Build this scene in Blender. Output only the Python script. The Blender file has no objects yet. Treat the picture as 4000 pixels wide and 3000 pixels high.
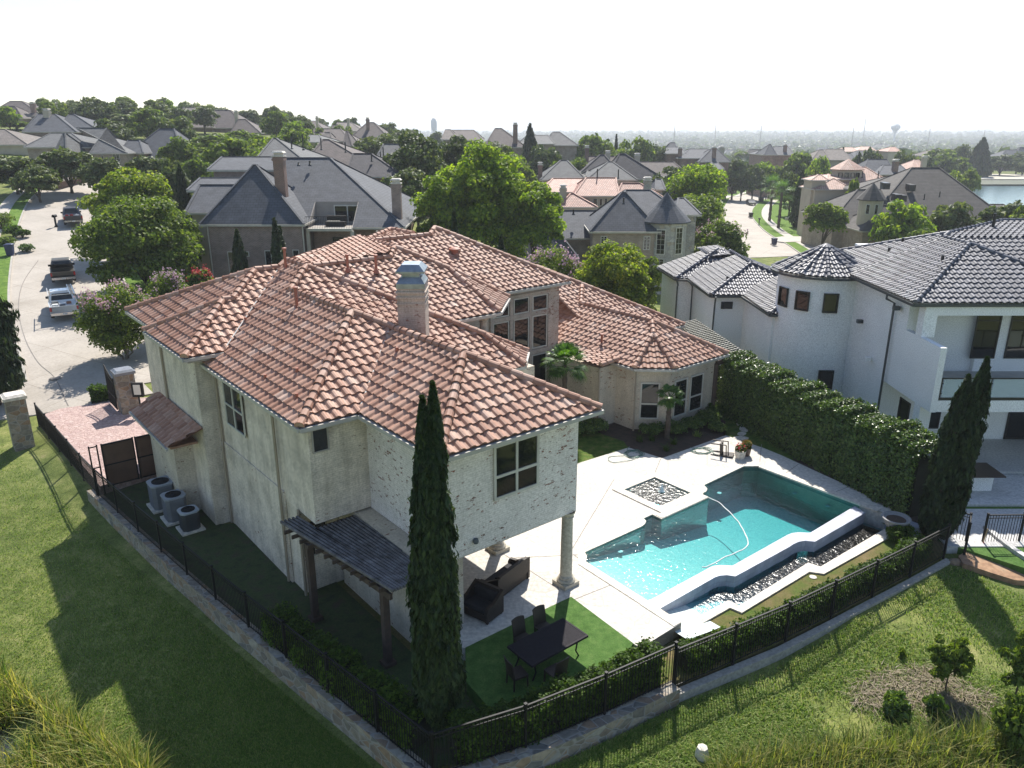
import bpy, bmesh, math, random
import numpy as np
from mathutils import Matrix, Vector
random.seed(7); rng = np.random.default_rng(7)
sc = bpy.context.scene
R = math.radians
# ---------------- camera, sky, sun, exposure ----------------
F = 3044.0; H = 16.0; PITCH = math.atan(1010 / F)
cam = bpy.data.cameras.new('camera'); co = bpy.data.objects.new('camera', cam); sc.collection.objects.link(co)
co.location = (0, 0, H); co.rotation_euler = (math.pi / 2 - PITCH, 0, 0)
cam.sensor_width = 36.0; cam.lens = 36.0 * F / 4000.0; cam.clip_start = 0.1; cam.clip_end = 40000
sc.camera = co
AZ, EL = 9.0, 48.0
w = bpy.data.worlds.new("World"); sc.world = w; w.use_nodes = True
nt = w.node_tree; nt.nodes.clear()
sky = nt.nodes.new('ShaderNodeTexSky'); sky.sky_type = 'NISHITA'; sky.sun_disc = False
sky.sun_elevation = R(EL); sky.sun_rotation = R(AZ); sky.altitude = 200; sky.air_density = 1.0; sky.dust_density = 0.6; sky.ozone_density = 1.0
bg = nt.nodes.new('ShaderNodeBackground'); bg.inputs['Strength'].default_value = 0.112
out = nt.nodes.new('ShaderNodeOutputWorld')
nt.links.new(sky.outputs[0], bg.inputs[0]); nt.links.new(bg.outputs[0], out.inputs[0])
sl = bpy.data.lights.new('sun', 'SUN'); sl.energy = 5.0; sl.angle = R(0.53); sl.color = (1.0, 0.95, 0.87)
so = bpy.data.objects.new('sun', sl); sc.collection.objects.link(so)
sd = Vector((math.sin(R(AZ)) * math.cos(R(EL)), math.cos(R(AZ)) * math.cos(R(EL)), math.sin(R(EL))))
so.rotation_euler = sd.to_track_quat('Z', 'Y').to_euler(); so.location = (0, 60, 80)
sc.view_settings.view_transform = 'Standard'; sc.view_settings.look = 'None'
sc.view_settings.exposure = 0.72; sc.view_settings.gamma = 1.0
# ---------------- pixel rays of the photograph (4000x3000), used to survey the place ----------------
s_, c_ = math.sin(PITCH), math.cos(PITCH)
def ray(u, v):
    x = (u - 2000) / F; y = (v - 1500) / F
    return np.array((x, c_ - y * s_, -s_ - y * c_))
def P(u, v, z=0.0):
    d = ray(u, v); t = (z - H) / d[2]; return (d[0] * t, d[1] * t, z)
def PY(u, v, Y):
    d = ray(u, v); t = Y / d[1]; return (d[0] * t, Y, H + d[2] * t)
TH = R(39)
BX, BY = math.cos(TH), math.sin(TH)
def W(b, a, z=0.0): return (b * BX - a * BY, b * BY + a * BX, z)      # lot frame (b right-back, a left-back) -> world
def Lt(x, y): return (x * BX + y * BY, -x * BY + y * BX)
def LP(u, v, z=0.0):
    p = P(u, v, z); b, a = Lt(p[0], p[1]); return (b, a, z)
def rayplane(u, v, p0, n):                                              # p0, n in lot frame
    d = ray(u, v); db, da = Lt(d[0], d[1]); d = np.array((db, da, d[2])); o = np.array((0, 0, H))
    t = np.dot(np.array(p0) - o, n) / np.dot(d, n); return tuple(o + d * t)
TL = Matrix.Rotation(TH, 4, 'Z')
I4 = Matrix.Identity(4)
# ---------------- mesh helpers ----------------
MW = {}
class MB:
    def __init__(s, T=None): s.v = []; s.f = []; s.T = T
    def add(s, vs, fs):
        n = len(s.v); s.v += [tuple(q) for q in vs]; s.f += [tuple(i + n for i in f) for f in fs]
    def box(s, x0, x1, y0, y1, z0, z1):
        if x0 > x1: x0, x1 = x1, x0
        if y0 > y1: y0, y1 = y1, y0
        s.add([(x0,y0,z0),(x1,y0,z0),(x1,y1,z0),(x0,y1,z0),(x0,y0,z1),(x1,y0,z1),(x1,y1,z1),(x0,y1,z1)],
              [(0,3,2,1),(4,5,6,7),(0,1,5,4),(1,2,6,5),(2,3,7,6),(3,0,4,7)]); return s
    def bar(s, p, q, w, h, up=(0,0,1)):                                 # rectangular bar from p to q
        p = Vector(p); q = Vector(q); d = (q - p).normalized(); u = Vector(up)
        if abs(d.dot(u)) > .98: u = Vector((1,0,0))
        r = d.cross(u).normalized(); u = r.cross(d)
        c = [p + r*a*w/2 + u*b*h/2 for a,b in ((-1,-1),(1,-1),(1,1),(-1,1))] + [q + r*a*w/2 + u*b*h/2 for a,b in ((-1,-1),(1,-1),(1,1),(-1,1))]
        s.add(c, [(0,3,2,1)[::-1],(4,5,6,7)[::-1],(0,1,5,4)[::-1],(1,2,6,5)[::-1],(2,3,7,6)[::-1],(3,0,4,7)[::-1]]); return s
    def tube(s, pts, rad, n=8, cap=True):
        pts = [Vector(p) for p in pts]; rr = rad if isinstance(rad, (list, tuple)) else [rad]*len(pts)
        vs = []; pu = None
        for i, p in enumerate(pts):
            d = (pts[min(i+1, len(pts)-1)] - pts[max(i-1, 0)]).normalized()
            if pu is None: pu = Vector((1,0,0)) if abs(d.x) < .9 else Vector((0,1,0))
            r = d.cross(pu).normalized(); u = r.cross(d).normalized(); pu = u
            for k in range(n):
                a = 2*math.pi*k/n; vs.append(p + r*math.cos(a)*rr[i] + u*math.sin(a)*rr[i])
        fs = [(i*n+k, i*n+(k+1) % n, (i+1)*n+(k+1) % n, (i+1)*n+k) for i in range(len(pts)-1) for k in range(n)]
        if cap: fs += [tuple(range(n))[::-1], tuple((len(pts)-1)*n + k for k in range(n))]
        s.add(vs, fs); return s
    def lathe(s, prof, cx=0, cy=0, n=20, a0=0, a1=2*math.pi):           # prof: (r,z) bottom to top
        full = abs(a1 - a0 - 2*math.pi) < 1e-6; m = n if full else n+1; vs = []
        for r, z in prof:
            for k in range(m):
                a = a0 + (a1-a0)*k/n; vs.append((cx + r*math.cos(a), cy + r*math.sin(a), z))
        fs = [(i*m+k, i*m+(k+1) % m, (i+1)*m+(k+1) % m, (i+1)*m+k) for i in range(len(prof)-1) for k in range(m if full else n)]
        s.add(vs, fs); return s
    def prism(s, poly, z0, z1, top=True, bot=True):                     # poly in xy, ccw
        n = len(poly); ar = sum(poly[i][0]*poly[(i+1)%n][1]-poly[(i+1)%n][0]*poly[i][1] for i in range(n))
        if ar < 0: poly = poly[::-1]
        s.add([(x,y,z0) for x,y in poly] + [(x,y,z1) for x,y in poly],
              [(i,(i+1)%n,n+(i+1)%n,n+i) for i in range(n)] + ([tuple(n+i for i in range(n))] if top else []) + ([tuple(range(n))[::-1]] if bot else [])); return s
    def poly(s, pts): s.add(pts, [tuple(range(len(pts)))]); return s
    def build(s, name, mat, parent=None, smooth=False, loc=None, base=None):
        me = bpy.data.meshes.new(name)
        v = np.array(s.v, dtype=np.float64).reshape(-1, 3)
        if s.T is not None:
            M = np.array(s.T); v = v @ M[:3,:3].T + M[:3,3]
        return mesh_obj(name, v, s.f, mat, parent, smooth, base)
def mesh_obj(name, v, f, mat, parent=None, smooth=False, base=None):
    """v in world coordinates; base = origin of a top-level mesh"""
    o = bpy.data.objects.new(name, None) if False else None
    if parent is not None: Mp = MW[parent.name]
    elif base is not None: Mp = Matrix.Translation(base)
    else: Mp = I4
    v = np.asarray(v, dtype=np.float64)
    Mi = np.array(Mp.inverted()); lv = v @ Mi[:3,:3].T + Mi[:3,3]
    me = bpy.data.meshes.new(name); me.from_pydata(lv.tolist(), [], [tuple(int(i) for i in q) for q in f])
    o = bpy.data.objects.new(name, me); sc.collection.objects.link(o)
    if parent is not None: o.parent = parent
    else: o.matrix_basis = Mp
    MW[o.name] = Mp
    me.materials.append(mat); uvs(me, smooth)
    return o
def uvs(me, smooth=False):
    nl = len(me.loops)
    if not nl: return
    co_ = np.empty(len(me.vertices)*3); me.vertices.foreach_get('co', co_); co_ = co_.reshape(-1,3)
    vi = np.empty(nl, dtype=np.int32); me.loops.foreach_get('vertex_index', vi)
    npoly = len(me.polygons); no = np.empty(npoly*3); me.polygons.foreach_get('normal', no); no = no.reshape(-1,3)
    lt = np.empty(npoly, dtype=np.int32); me.polygons.foreach_get('loop_total', lt)
    n = np.repeat(no, lt, axis=0)
    t = np.stack([-n[:,1], n[:,0], np.zeros(nl)], 1); L = np.linalg.norm(t, axis=1); flat = L < .05
    t[flat] = (1,0,0); L[flat] = 1; t /= L[:,None]
    b = np.cross(n, t); b[flat] = (0,1,0)
    p = co_[vi]; uv = np.stack([(p*t).sum(1), (p*b).sum(1)], 1)
    l = me.uv_layers.new(name='UVMap'); l.data.foreach_set('uv', uv.ravel())
    if smooth: me.polygons.foreach_set('use_smooth', [True]*npoly)
def tag(o, label=None, cat=None, group=None, kind=None):
    if label: o['label'] = label
    if cat: o['category'] = cat
    if group: o['group'] = group
    if kind: o['kind'] = kind
    return o
def empty(name, loc, rz=0.0, label=None, cat=None, group=None):
    o = bpy.data.objects.new(name, None); sc.collection.objects.link(o)
    o.location = loc; o.rotation_euler = (0,0,rz); o.empty_display_size = .3
    MW[o.name] = Matrix.Translation(loc) @ Matrix.Rotation(rz, 4, 'Z')
    return tag(o, label, cat, group)
def copy_tree(o, M, label=None, group=None):                            # copy a thing with its parts; M = world matrix of the copy
    def rec(x, par):
        c = x.copy(); sc.collection.objects.link(c)
        if par is not None: c.parent = par
        MW[c.name] = M
        for ch in KIDS.get(x.name, []): rec(ch, c); KIDS.setdefault(c.name, [])
        return c
    c = rec(o, None); c.matrix_basis = M
    if label: c['label'] = label
    if group: c['group'] = group
    return c
KIDS = {}
def kids_index():
    KIDS.clear()
    for o in bpy.data.objects:
        if o.parent: KIDS.setdefault(o.parent.name, []).append(o)
# ---------------- materials ----------------
def nodes(name):
    m = bpy.data.materials.new(name); m.use_nodes = True; nt = m.node_tree
    return m, nt, nt.nodes['Principled BSDF'], nt.nodes['Material Output']
def N(nt, t, **kw):
    n = nt.nodes.new(t)
    for k, v in kw.items():
        if k in n.inputs: n.inputs[k].default_value = v
        else: setattr(n, k, v)
    return n
def ramp(nt, fac, stops):
    r = nt.nodes.new('ShaderNodeValToRGB'); nt.links.new(fac, r.inputs[0]); e = r.color_ramp.elements
    while len(e) < len(stops): e.new(.5)
    for i, (p, c) in enumerate(stops): e[i].position = p; e[i].color = (*c, 1) if len(c) == 3 else c
    return r
def mix(nt, fac, a, b, mode='MIX'):
    m = nt.nodes.new('ShaderNodeMix'); m.data_type = 'RGBA'; m.blend_type = mode
    for s, x in ((0, fac), (6, a), (7, b)):
        if isinstance(x, (int, float)): m.inputs[s].default_value = x
        elif isinstance(x, tuple): m.inputs[s].default_value = (*x, 1)
        else: nt.links.new(x, m.inputs[s])
    return m.outputs[2]
def bump(nt, bsdf, h, strength=.3, dist=.02):
    b = N(nt, 'ShaderNodeBump', Strength=strength, Distance=dist); nt.links.new(h, b.inputs['Height']); nt.links.new(b.outputs[0], bsdf.inputs['Normal'])
def noise(nt, scale, detail=4, coord='Object', rough=.5):
    tc = nt.nodes.new('ShaderNodeTexCoord'); n = N(nt, 'ShaderNodeTexNoise', Scale=scale, Detail=detail, Roughness=rough)
    nt.links.new(tc.outputs[coord], n.inputs['Vector']); return n.outputs['Fac']
def pm(name, c1, c2=None, scale=2.0, rough=.8, bm=.0, bs=30, metal=0, island=0.0, spec=.5, c3=None, fine=None):
    """mottled paint / stone / soil"""
    m, nt, b, o = nodes(name); b.inputs['Roughness'].default_value = rough; b.inputs['Metallic'].default_value = metal
    b.inputs['Specular IOR Level'].default_value = spec
    c2 = c2 or tuple(x*.82 for x in c1)
    st = [(.32, c2), (.68, c1)] if c3 is None else [(.3, c2), (.5, c1), (.72, c3)]
    col = ramp(nt, noise(nt, scale, 6), st).outputs[0]
    if fine:
        f = ramp(nt, noise(nt, fine, 3), [(.3, (.72,.72,.72)), (.7, (1.15,1.15,1.15))]); col = mix(nt, 1.0, col, f.outputs[0], 'MULTIPLY')
    if island:
        g = nt.nodes.new('ShaderNodeNewGeometry'); r = ramp(nt, g.outputs['Random Per Island'], [(0, (1-island,)*3), (1, (1+island,)*3)])
        col = mix(nt, 1.0, col, r.outputs[0], 'MULTIPLY')
    nt.links.new(col, b.inputs['Base Color'])
    if bm: bump(nt, b, noise(nt, bs, 4), bm)
    return m
def brickm(name, ca, cb, mortar, bw=.22, bh=.075, ms=.012, rough=.85, off=.5, bmp=.4, extra=None, sq=1.0):
    m, nt, b, o = nodes(name); b.inputs['Roughness'].default_value = rough
    tc = nt.nodes.new('ShaderNodeTexCoord')
    t = N(nt, 'ShaderNodeTexBrick', Scale=1.0, offset=off)
    t.inputs['Brick Width'].default_value = bw; t.inputs['Row Height'].default_value = bh; t.inputs['Mortar Size'].default_value = ms
    t.inputs['Color1'].default_value = (*ca,1); t.inputs['Color2'].default_value = (*cb,1); t.inputs['Mortar'].default_value = (*mortar,1); t.inputs['Bias'].default_value = 0
    nt.links.new(tc.outputs['UV'], t.inputs['Vector']); col = t.outputs['Color']
    r = ramp(nt, noise(nt, 1.3, 6), [(.3, (.75,.75,.75)), (.7, (1.12,1.12,1.12))]); col = mix(nt, 1.0, col, r.outputs[0], 'MULTIPLY')
    if extra: col = extra(nt, tc, t, col)
    nt.links.new(col, b.inputs['Base Color'])
    if bmp:
        inv = N(nt, 'ShaderNodeMath', operation='SUBTRACT'); inv.inputs[0].default_value = 1; nt.links.new(t.outputs['Fac'], inv.inputs[1])
        bump(nt, b, inv.outputs[0], bmp, .01)
    return m
# ---------------- terrain ----------------
CP = []
def cp(x, y, z): CP.append((x, y, z))
for a, bw in ((14, 8.6), (18, 8.0), (22, 7.4), (27, 6.8), (33, 6.2), (40, 5.6)):     # west of the stone wall
    for d, z in ((.5, -1.15), (2.2, -1.45), (4.5, -2.05), (8.5, -2.9), (14, -3.3)):
        x, y, _ = W(bw - d, a); cp(x, y, z + (.35 if a > 35 else 0))
for d, z in ((.5, -.6), (4, -.9), (9, -1.3)):
    for a in (47, 52): x, y, _ = W(5.3 - d, a); cp(x, y, z)
for b, af in ((10, 13.3), (13, 12.9), (17, 12.2), (21, 11.6), (25, 11.1), (29, 10.6), (33, 10.3)):   # south of the front fence
    for d, z in ((.5, -1.0), (3, -1.3), (6, -1.65), (10, -2.1)):
        x, y, _ = W(b, af - d); cp(x, y, z + .25*(b > 24))
x, y, _ = W(6, 10); cp(x, y, -1.6); x, y, _ = W(2, 5); cp(x, y, -2.6)
for b, a in ((14, 20), (22, 20), (14, 30), (24, 30), (30, 16), (33, 24)): x, y, _ = W(b, a); cp(x, y, -1.1)
for b, a in ((12, 37), (20, 40), (30, 40)): x, y, _ = W(b, a); cp(x, y, -.6)
for b, a in ((8, 44), (12, 46), (20, 47)): x, y, _ = W(b, a); cp(x, y, -.05)
for q in ((-26,50,.25),(-22,55,.35),(-31,57,.8),(-35.5,62,1.2),(-42.3,73,1.9),(-47,84,3.1),(-53.4,96,4.6),(-60,110,6),(-70,130,8),(-36,48,.2),(-45,60,1.2),(-55,75,2.6),(-70,90,4.6),
          (-24,74,1.5),(-8,74,.8),(0,60,-.2),(-10,60,.2),(10,62,-.6),(12,88,-1.5),(0,90,-.3),(-20,100,2.5),(-90,130,9.5),(-120,170,13),(-160,220,17),(-100,220,15),(-60,170,10),(-60,220,13),
          (-30,150,4.5),(-20,220,6),(-40,320,9),(-100,330,15),(-200,330,18),(-170,130,14),(-350,200,18),(-350,400,15),
          (20,40,-.5),(28,34,-.45),(40,40,-.5),(20,30,-.6),(30,60,-.9),(45,60,-1.5),(34,76,-2),(38,100,-3),(45,136,-3.6),(60,200,-4),(66,240,-4.2),(30,140,-3.5),(25,180,-3.2),(10,130,-1.5),(0,170,0),
          (0,250,1),(40,300,-7),(70,80,-3),(75,110,-4.5),(85,140,-5.5),(100,190,-7),(110,240,-8.5),(150,250,-8.6),(220,250,-8.6),(150,150,-8),(250,330,-8.6),(170,360,-8.2),(200,440,-6),(300,440,-7),(120,380,-9),
          (60,50,-1.2),(80,30,-1.5),(50,10,-2),(120,60,-5),
          (0,420,-8),(0,700,-18),(150,600,-16),(400,700,-18),(600,300,-12),(-300,700,0),(-150,600,0),(0,1200,-26),(600,1200,-26),(-600,1300,-25),(1200,800,-26),(-900,700,-5),(-1500,2500,-26),(0,3000,-26),(2500,3000,-26),
          (0,-40,-3),(-60,20,-3.5),(-100,60,2),(40,-10,-2.6),(-30,20,-3.2),(-40,35,-1.8),(-9000,14000,-26),(9000,14000,-26),(0,14000,-26),(-9000,0,-20),(9000,0,-30),(0,7000,-26)):
    cp(*q)
CP = np.array(CP, float); n_ = len(CP)
def phi(r): return r
D_ = np.linalg.norm(CP[:,None,:2] - CP[None,:,:2], axis=2)
K_ = np.zeros((n_+1, n_+1)); K_[:n_,:n_] = phi(D_) - np.eye(n_)*.4; K_[:n_,n_] = 1; K_[n_,:n_] = 1
Wt = np.linalg.solve(K_, np.append(CP[:,2], 0))
def G(x, y):
    q = np.stack([np.atleast_1d(np.asarray(x, float)).ravel(), np.atleast_1d(np.asarray(y, float)).ravel()], 1); r = np.empty(len(q))
    for i in range(0, len(q), 4000):
        d = np.linalg.norm(q[i:i+4000,None,:] - CP[None,:,:2], axis=2); r[i:i+4000] = phi(d) @ Wt[:n_] + Wt[n_]
    return r
def g1(x, y): return float(G(x, y)[0])
def hit(u, v):                                                          # ray of the survey -> terrain
    d = ray(u, v); t = np.concatenate([np.arange(15, 150, .5), np.arange(150, 1500, 4.)])
    z = H + d[2]*t - G(d[0]*t, d[1]*t); i = int(np.argmax(z < 0)) if (z < 0).any() else len(t)-1
    t0, t1 = t[max(i-1, 0)], t[i]
    for _ in range(12):
        tm = (t0+t1)/2
        if H + d[2]*tm - g1(d[0]*tm, d[1]*tm) < 0: t1 = tm
        else: t0 = tm
    return (d[0]*t1, d[1]*t1, H + d[2]*t1)
def grow(a, b, st, k=1.13):
    r = []; x = a
    while x < b: x += st; st *= k; r.append(x)
    return r
xs = sorted([-v for v in grow(50, 12000, .6)] + list(np.arange(-50, 50.01, .5)) + grow(50, 12000, .6))
ys = sorted([-v for v in grow(0, 300, 1.5, 1.4)] + list(np.arange(0, 90.01, .5)) + grow(90, 15000, .55, 1.09))
X_, Y_ = np.meshgrid(xs, ys); Z_ = G(X_, Y_)
nx, ny = len(xs), len(ys); ii = (np.arange(ny-1)[:,None]*nx + np.arange(nx-1)[None,:]).ravel()
# ground material: grass near, patchwork of woods and fields far away
m, nt, b, o = nodes('ground'); b.inputs['Roughness'].default_value = .95; b.inputs['Specular IOR Level'].default_value = .15
c1 = ramp(nt, noise(nt, 1.1, 8, rough=.65), [(.3, (.08,.105,.03)), (.48, (.145,.175,.05)), (.6, (.21,.225,.078)), (.74, (.31,.27,.14))])
f = ramp(nt, noise(nt, 16, 5, rough=.7), [(.3, (.5,.5,.5)), (.7, (1.45,1.45,1.45))])
c = mix(nt, 1, c1.outputs[0], f.outputs[0], 'MULTIPLY')
big = ramp(nt, noise(nt, .12, 3), [(.35, (.8,.85,.8)), (.65, (1.15,1.1,1.0))]); c = mix(nt, 1, c, big.outputs[0], 'MULTIPLY')
tc = nt.nodes.new('ShaderNodeTexCoord'); sp = nt.nodes.new('ShaderNodeSeparateXYZ'); nt.links.new(tc.outputs['Object'], sp.inputs[0])
mr = N(nt, 'ShaderNodeMapRange'); nt.links.new(sp.outputs[1], mr.inputs[0]); mr.inputs[1].default_value = 350; mr.inputs[2].default_value = 600
fr = ramp(nt, noise(nt, .012, 8, rough=.75), [(.38, (.02,.035,.014)), (.52, (.04,.06,.025)), (.6, (.13,.12,.08)), (.66, (.09,.1,.06)), (.7, (.03,.05,.02))])
c = mix(nt, mr.outputs[0], c, fr.outputs[0]); nt.links.new(c, b.inputs['Base Color'])
bump(nt, b, noise(nt, 22, 5), .6, .05)
MG = m
me = bpy.data.meshes.new('ground'); V_ = np.stack([X_.ravel(), Y_.ravel(), Z_], 1)
q_ = np.stack([ii, ii+1, ii+1+nx, ii+nx], 1)
fx, fy = V_[q_].mean(1)[:,0], V_[q_].mean(1)[:,1]; fb, fa = fx*BX + fy*BY, -fx*BY + fy*BX          # the lot is dug out: pool and yard have their own ground
cut = (fb > np.interp(fa, [14,24.6,38.6,49.5], [8.65,7.15,5.6,5.2])+.5) & (fa > np.interp(fb, [8.6,12,16.5,21,31], [14,13.05,12.4,11.55,10.55])+.5) & (fb < np.interp(fa, [12,24,38], [32.8,36.8,39])) & (fa < 41)
me.from_pydata(V_.tolist(), [], q_[~cut].tolist()); me.materials.append(MG)
me.polygons.foreach_set('use_smooth', [True]*len(me.polygons))
o = bpy.data.objects.new('ground', me); sc.collection.objects.link(o); tag(o, kind='structure')
def drape(name, poly, mat, dz, step=2.0, kind='structure', label=None, cat=None, flat=None):
    """poly: world xy outline; sheet dz above the terrain, subdivided to follow it"""
    bm = bmesh.new(); vs = [bm.verts.new((x, y, 0)) for x, y in poly]; bm.faces.new(vs)
    bmesh.ops.triangulate(bm, faces=bm.faces[:])
    x0, x1 = min(p[0] for p in poly), max(p[0] for p in poly); y0, y1 = min(p[1] for p in poly), max(p[1] for p in poly)
    for k in range(1, int((x1-x0)/step)+1):
        bmesh.ops.bisect_plane(bm, geom=bm.verts[:]+bm.edges[:]+bm.faces[:], plane_co=(x0+k*step, 0, 0), plane_no=(1,0,0))
    for k in range(1, int((y1-y0)/step)+1):
        bmesh.ops.bisect_plane(bm, geom=bm.verts[:]+bm.edges[:]+bm.faces[:], plane_co=(0, y0+k*step, 0), plane_no=(0,1,0))
    co_ = np.array([v.co[:2] for v in bm.verts]); z = G(co_[:,0], co_[:,1]) if flat is None else np.full(len(co_), flat)
    for v, q in zip(bm.verts, z): v.co.z = q + dz
    bmesh.ops.recalc_face_normals(bm, faces=bm.faces[:])
    if sum(f.normal.z for f in bm.faces) < 0: bmesh.ops.reverse_faces(bm, faces=bm.faces[:])
    ex = bmesh.ops.extrude_face_region(bm, geom=bm.faces[:])['geom']     # skirt so that the sheet has a thickness
    for v in [g for g in ex if isinstance(g, bmesh.types.BMVert)]: v.co.z -= .0
    low = [v for v in bm.verts if v not in set(g for g in ex if isinstance(g, bmesh.types.BMVert))]
    for v in low: v.co.z -= .35
    me = bpy.data.meshes.new(name); bm.to_mesh(me); bm.free(); me.materials.append(mat); uvs(me)
    o = bpy.data.objects.new(name, me); sc.collection.objects.link(o); MW[o.name] = I4; KIDS.setdefault(o.name, [])
    return tag(o, label, cat, kind=kind)
def strip(cl, wl, wr):                                                  # outline of a band along a centre line of world xy points
    cl = [Vector(p) for p in cl]; L_, R_ = [], []
    for i, p in enumerate(cl):
        d = (cl[min(i+1, len(cl)-1)] - cl[max(i-1, 0)]).normalized(); nrm = Vector((-d.y, d.x))
        L_.append(tuple(p + nrm*wl)); R_.append(tuple(p - nrm*wr))
    return L_ + R_[::-1]
def smooth_line(pts, n=6):                                              # Catmull-Rom
    pts = [Vector(p) for p in pts]; P_ = [2*pts[0]-pts[1]] + pts + [2*pts[-1]-pts[-2]]; r = []
    for i in range(1, len(P_)-2):
        for k in range(n):
            t = k/n; a, b_, c, d = P_[i-1:i+3]
            r.append(tuple(.5*((2*b_)+(c-a)*t+(2*a-5*b_+4*c-d)*t*t+(3*b_-a-3*c+d)*t**3)))
    r.append(tuple(pts[-1])); return r
# roads of pale concrete with joints
m, nt, b, o = nodes('concrete_road'); b.inputs['Roughness'].default_value = .85
c = ramp(nt, noise(nt, .35, 6), [(.3, (.36,.32,.27)), (.7, (.43,.385,.33))]).outputs[0]
f = ramp(nt, noise(nt, 6, 5), [(.3, (.88,.88,.88)), (.7, (1.08,1.08,1.08))]); c = mix(nt, 1, c, f.outputs[0], 'MULTIPLY'); nt.links.new(c, b.inputs['Base Color'])
tc = nt.nodes.new('ShaderNodeTexCoord'); mp = N(nt, 'ShaderNodeMapping'); mp.inputs['Rotation'].default_value = (0,0,R(28)); nt.links.new(tc.outputs['Object'], mp.inputs[0])
bt = N(nt, 'ShaderNodeTexBrick', Scale=1.0, offset=0.0); bt.inputs['Brick Width'].default_value = 4.6; bt.inputs['Row Height'].default_value = 4.6; bt.inputs['Mortar Size'].default_value = .02; bt.inputs['Color1'].default_value = (1,1,1,1); bt.inputs['Color2'].default_value = (.95,.95,.95,1); bt.inputs['Mortar'].default_value = (.6,.58,.55,1); nt.links.new(mp.outputs[0], bt.inputs['Vector'])
c2_ = mix(nt, 1, c, bt.outputs['Color'], 'MULTIPLY'); st_ = ramp(nt, noise(nt, .22, 5, rough=.7), [(.5, (1,1,1)), (.72, (.8,.79,.77))]); c2_ = mix(nt, 1, c2_, st_.outputs[0], 'MULTIPLY'); nt.links.new(c2_, b.inputs['Base Color'])
ROAD = m
WALK = pm('sidewalk', (.48,.44,.385), (.4,.37,.32), 1.2, .85, fine=9)
KERB = pm('kerb', (.42,.39,.34), (.34,.32,.28), 1.5, .85, fine=9)
m, nt, b, o = nodes('lawn'); b.inputs['Roughness'].default_value = .95; b.inputs['Specular IOR Level'].default_value = .1
c = ramp(nt, noise(nt, 1.6, 7, rough=.65), [(.3, (.06,.12,.02)), (.55, (.12,.2,.035)), (.75, (.19,.25,.06))]).outputs[0]
f = ramp(nt, noise(nt, 25, 4), [(.3, (.6,.6,.6)), (.7, (1.35,1.35,1.35))]); c = mix(nt, 1, c, f.outputs[0], 'MULTIPLY'); nt.links.new(c, b.inputs['Base Color']); bump(nt, b, noise(nt, 30, 4), .5, .04)
LAWN = m
JOINT = pm('joint', (.22,.2,.18), rough=.9)
# left street: runs from the lot's drive up the hill
lst = smooth_line([(-25.5,47),(-28.5,52),(-34,60),(-40,69.5),(-46,80),(-54,95),(-62,112),(-68,130)], 5)
drape('road', strip(lst, 4.6, 4.6), ROAD, .06, label=None)
ap = [hit(u, v)[:2] for u, v in ((330,1290),(420,1420),(560,1500),(600,1540),(380,1585),(130,1625),(-150,1660),(-420,1600),(-300,1300),(0,1180),(180,1200))]
drape('road_apron', ap, ROAD, .075, 2)
drape('kerb', strip(lst[4:], 4.78, -4.6), KERB, .19)
drape('kerb_strip', strip(lst[9:], -4.6, 4.78), KERB, .19)
wl = lst[6:]
for nm, seg in (('verge', lst[8:24]), ('verge_strip', lst[25:])): drape(nm, strip(seg, 6.2, -4.78), LAWN, .17)
drape('sidewalk', strip(lst[6:], 7.7, -6.2), WALK, .19)
drape('lawn', strip(lst[8:30], 17, -7.7), LAWN, .2)
drape('lawn_strip', strip(lst[10:26], -4.78, 10.5), LAWN, .17)
# right street
rcl = smooth_line([(30,70),(34,84),(38.5,98),(42,116),(45.3,133),(50,150),(56.5,166),(63,184),(68,203),(72,222),(80,240),(95,262)], 5)
RW = 4.9
rr = smooth_line([hit(*q)[:2] for q in ((3135,1000),(3060,950),(3000,915),(2960,880),(2935,845),(2940,815),(2965,790),(3005,775))], 4)
rl = smooth_line([hit(*q)[:2] for q in ((2830,1010),(2840,940),(2838,880),(2825,830),(2830,795),(2860,765),(2920,752))], 4)
drape('road_right', rr + [hit(3002,758)[:2], hit(2990,748)[:2]] + rl[::-1], ROAD, .06, 3)
far_road = smooth_line([hit(2990,760)[:2], hit(3010,730)[:2], hit(3030,705)[:2], hit(3022,690)[:2]], 3)
drape('road_far', strip(far_road, 3.5, 3.5), ROAD, .08, 4)
def offs(line, d0, d1): return strip(line, d0, -d1) if d0 > d1 else strip(line, d1, -d0)
# kerb, verge, sidewalk and lawns on the right side of the right street
drape('kerb_right', strip(rr[:-2], 0.0, .2), KERB, .18, 3)
rv = [Vector(p) for p in rr]
drape('verge_right', strip(rr[:-2], -.2, 2.4), LAWN, .17, 3)
drape('sidewalk_right', strip(rr[:-2], -2.4, 4.2), WALK, .2, 3)
drape('lawn_right', strip(rr[:-2], -4.2, 17), LAWN, .16, 3)
dw = [hit(*q)[:2] for q in ((3022,933),(3030,947),(3060,951),(3140,948),(3290,938),(3290,915),(3150,928),(3055,928))]
drape('driveway', dw, WALK, .24, 2)
drape('lawn_island', [hit(*q)[:2] for q in ((2815,800),(2830,760),(2900,725),(3000,720),(3015,745),(2950,755),(2890,762),(2850,775),(2825,815))], LAWN, .14, 3)
drape('walk_island', strip(smooth_line([hit(2810,778)[:2], hit(2850,768)[:2], hit(2900,757)[:2], hit(2960,750)[:2], hit(3005,740)[:2]], 3), .8, .8), WALK, .2, 3)
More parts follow.
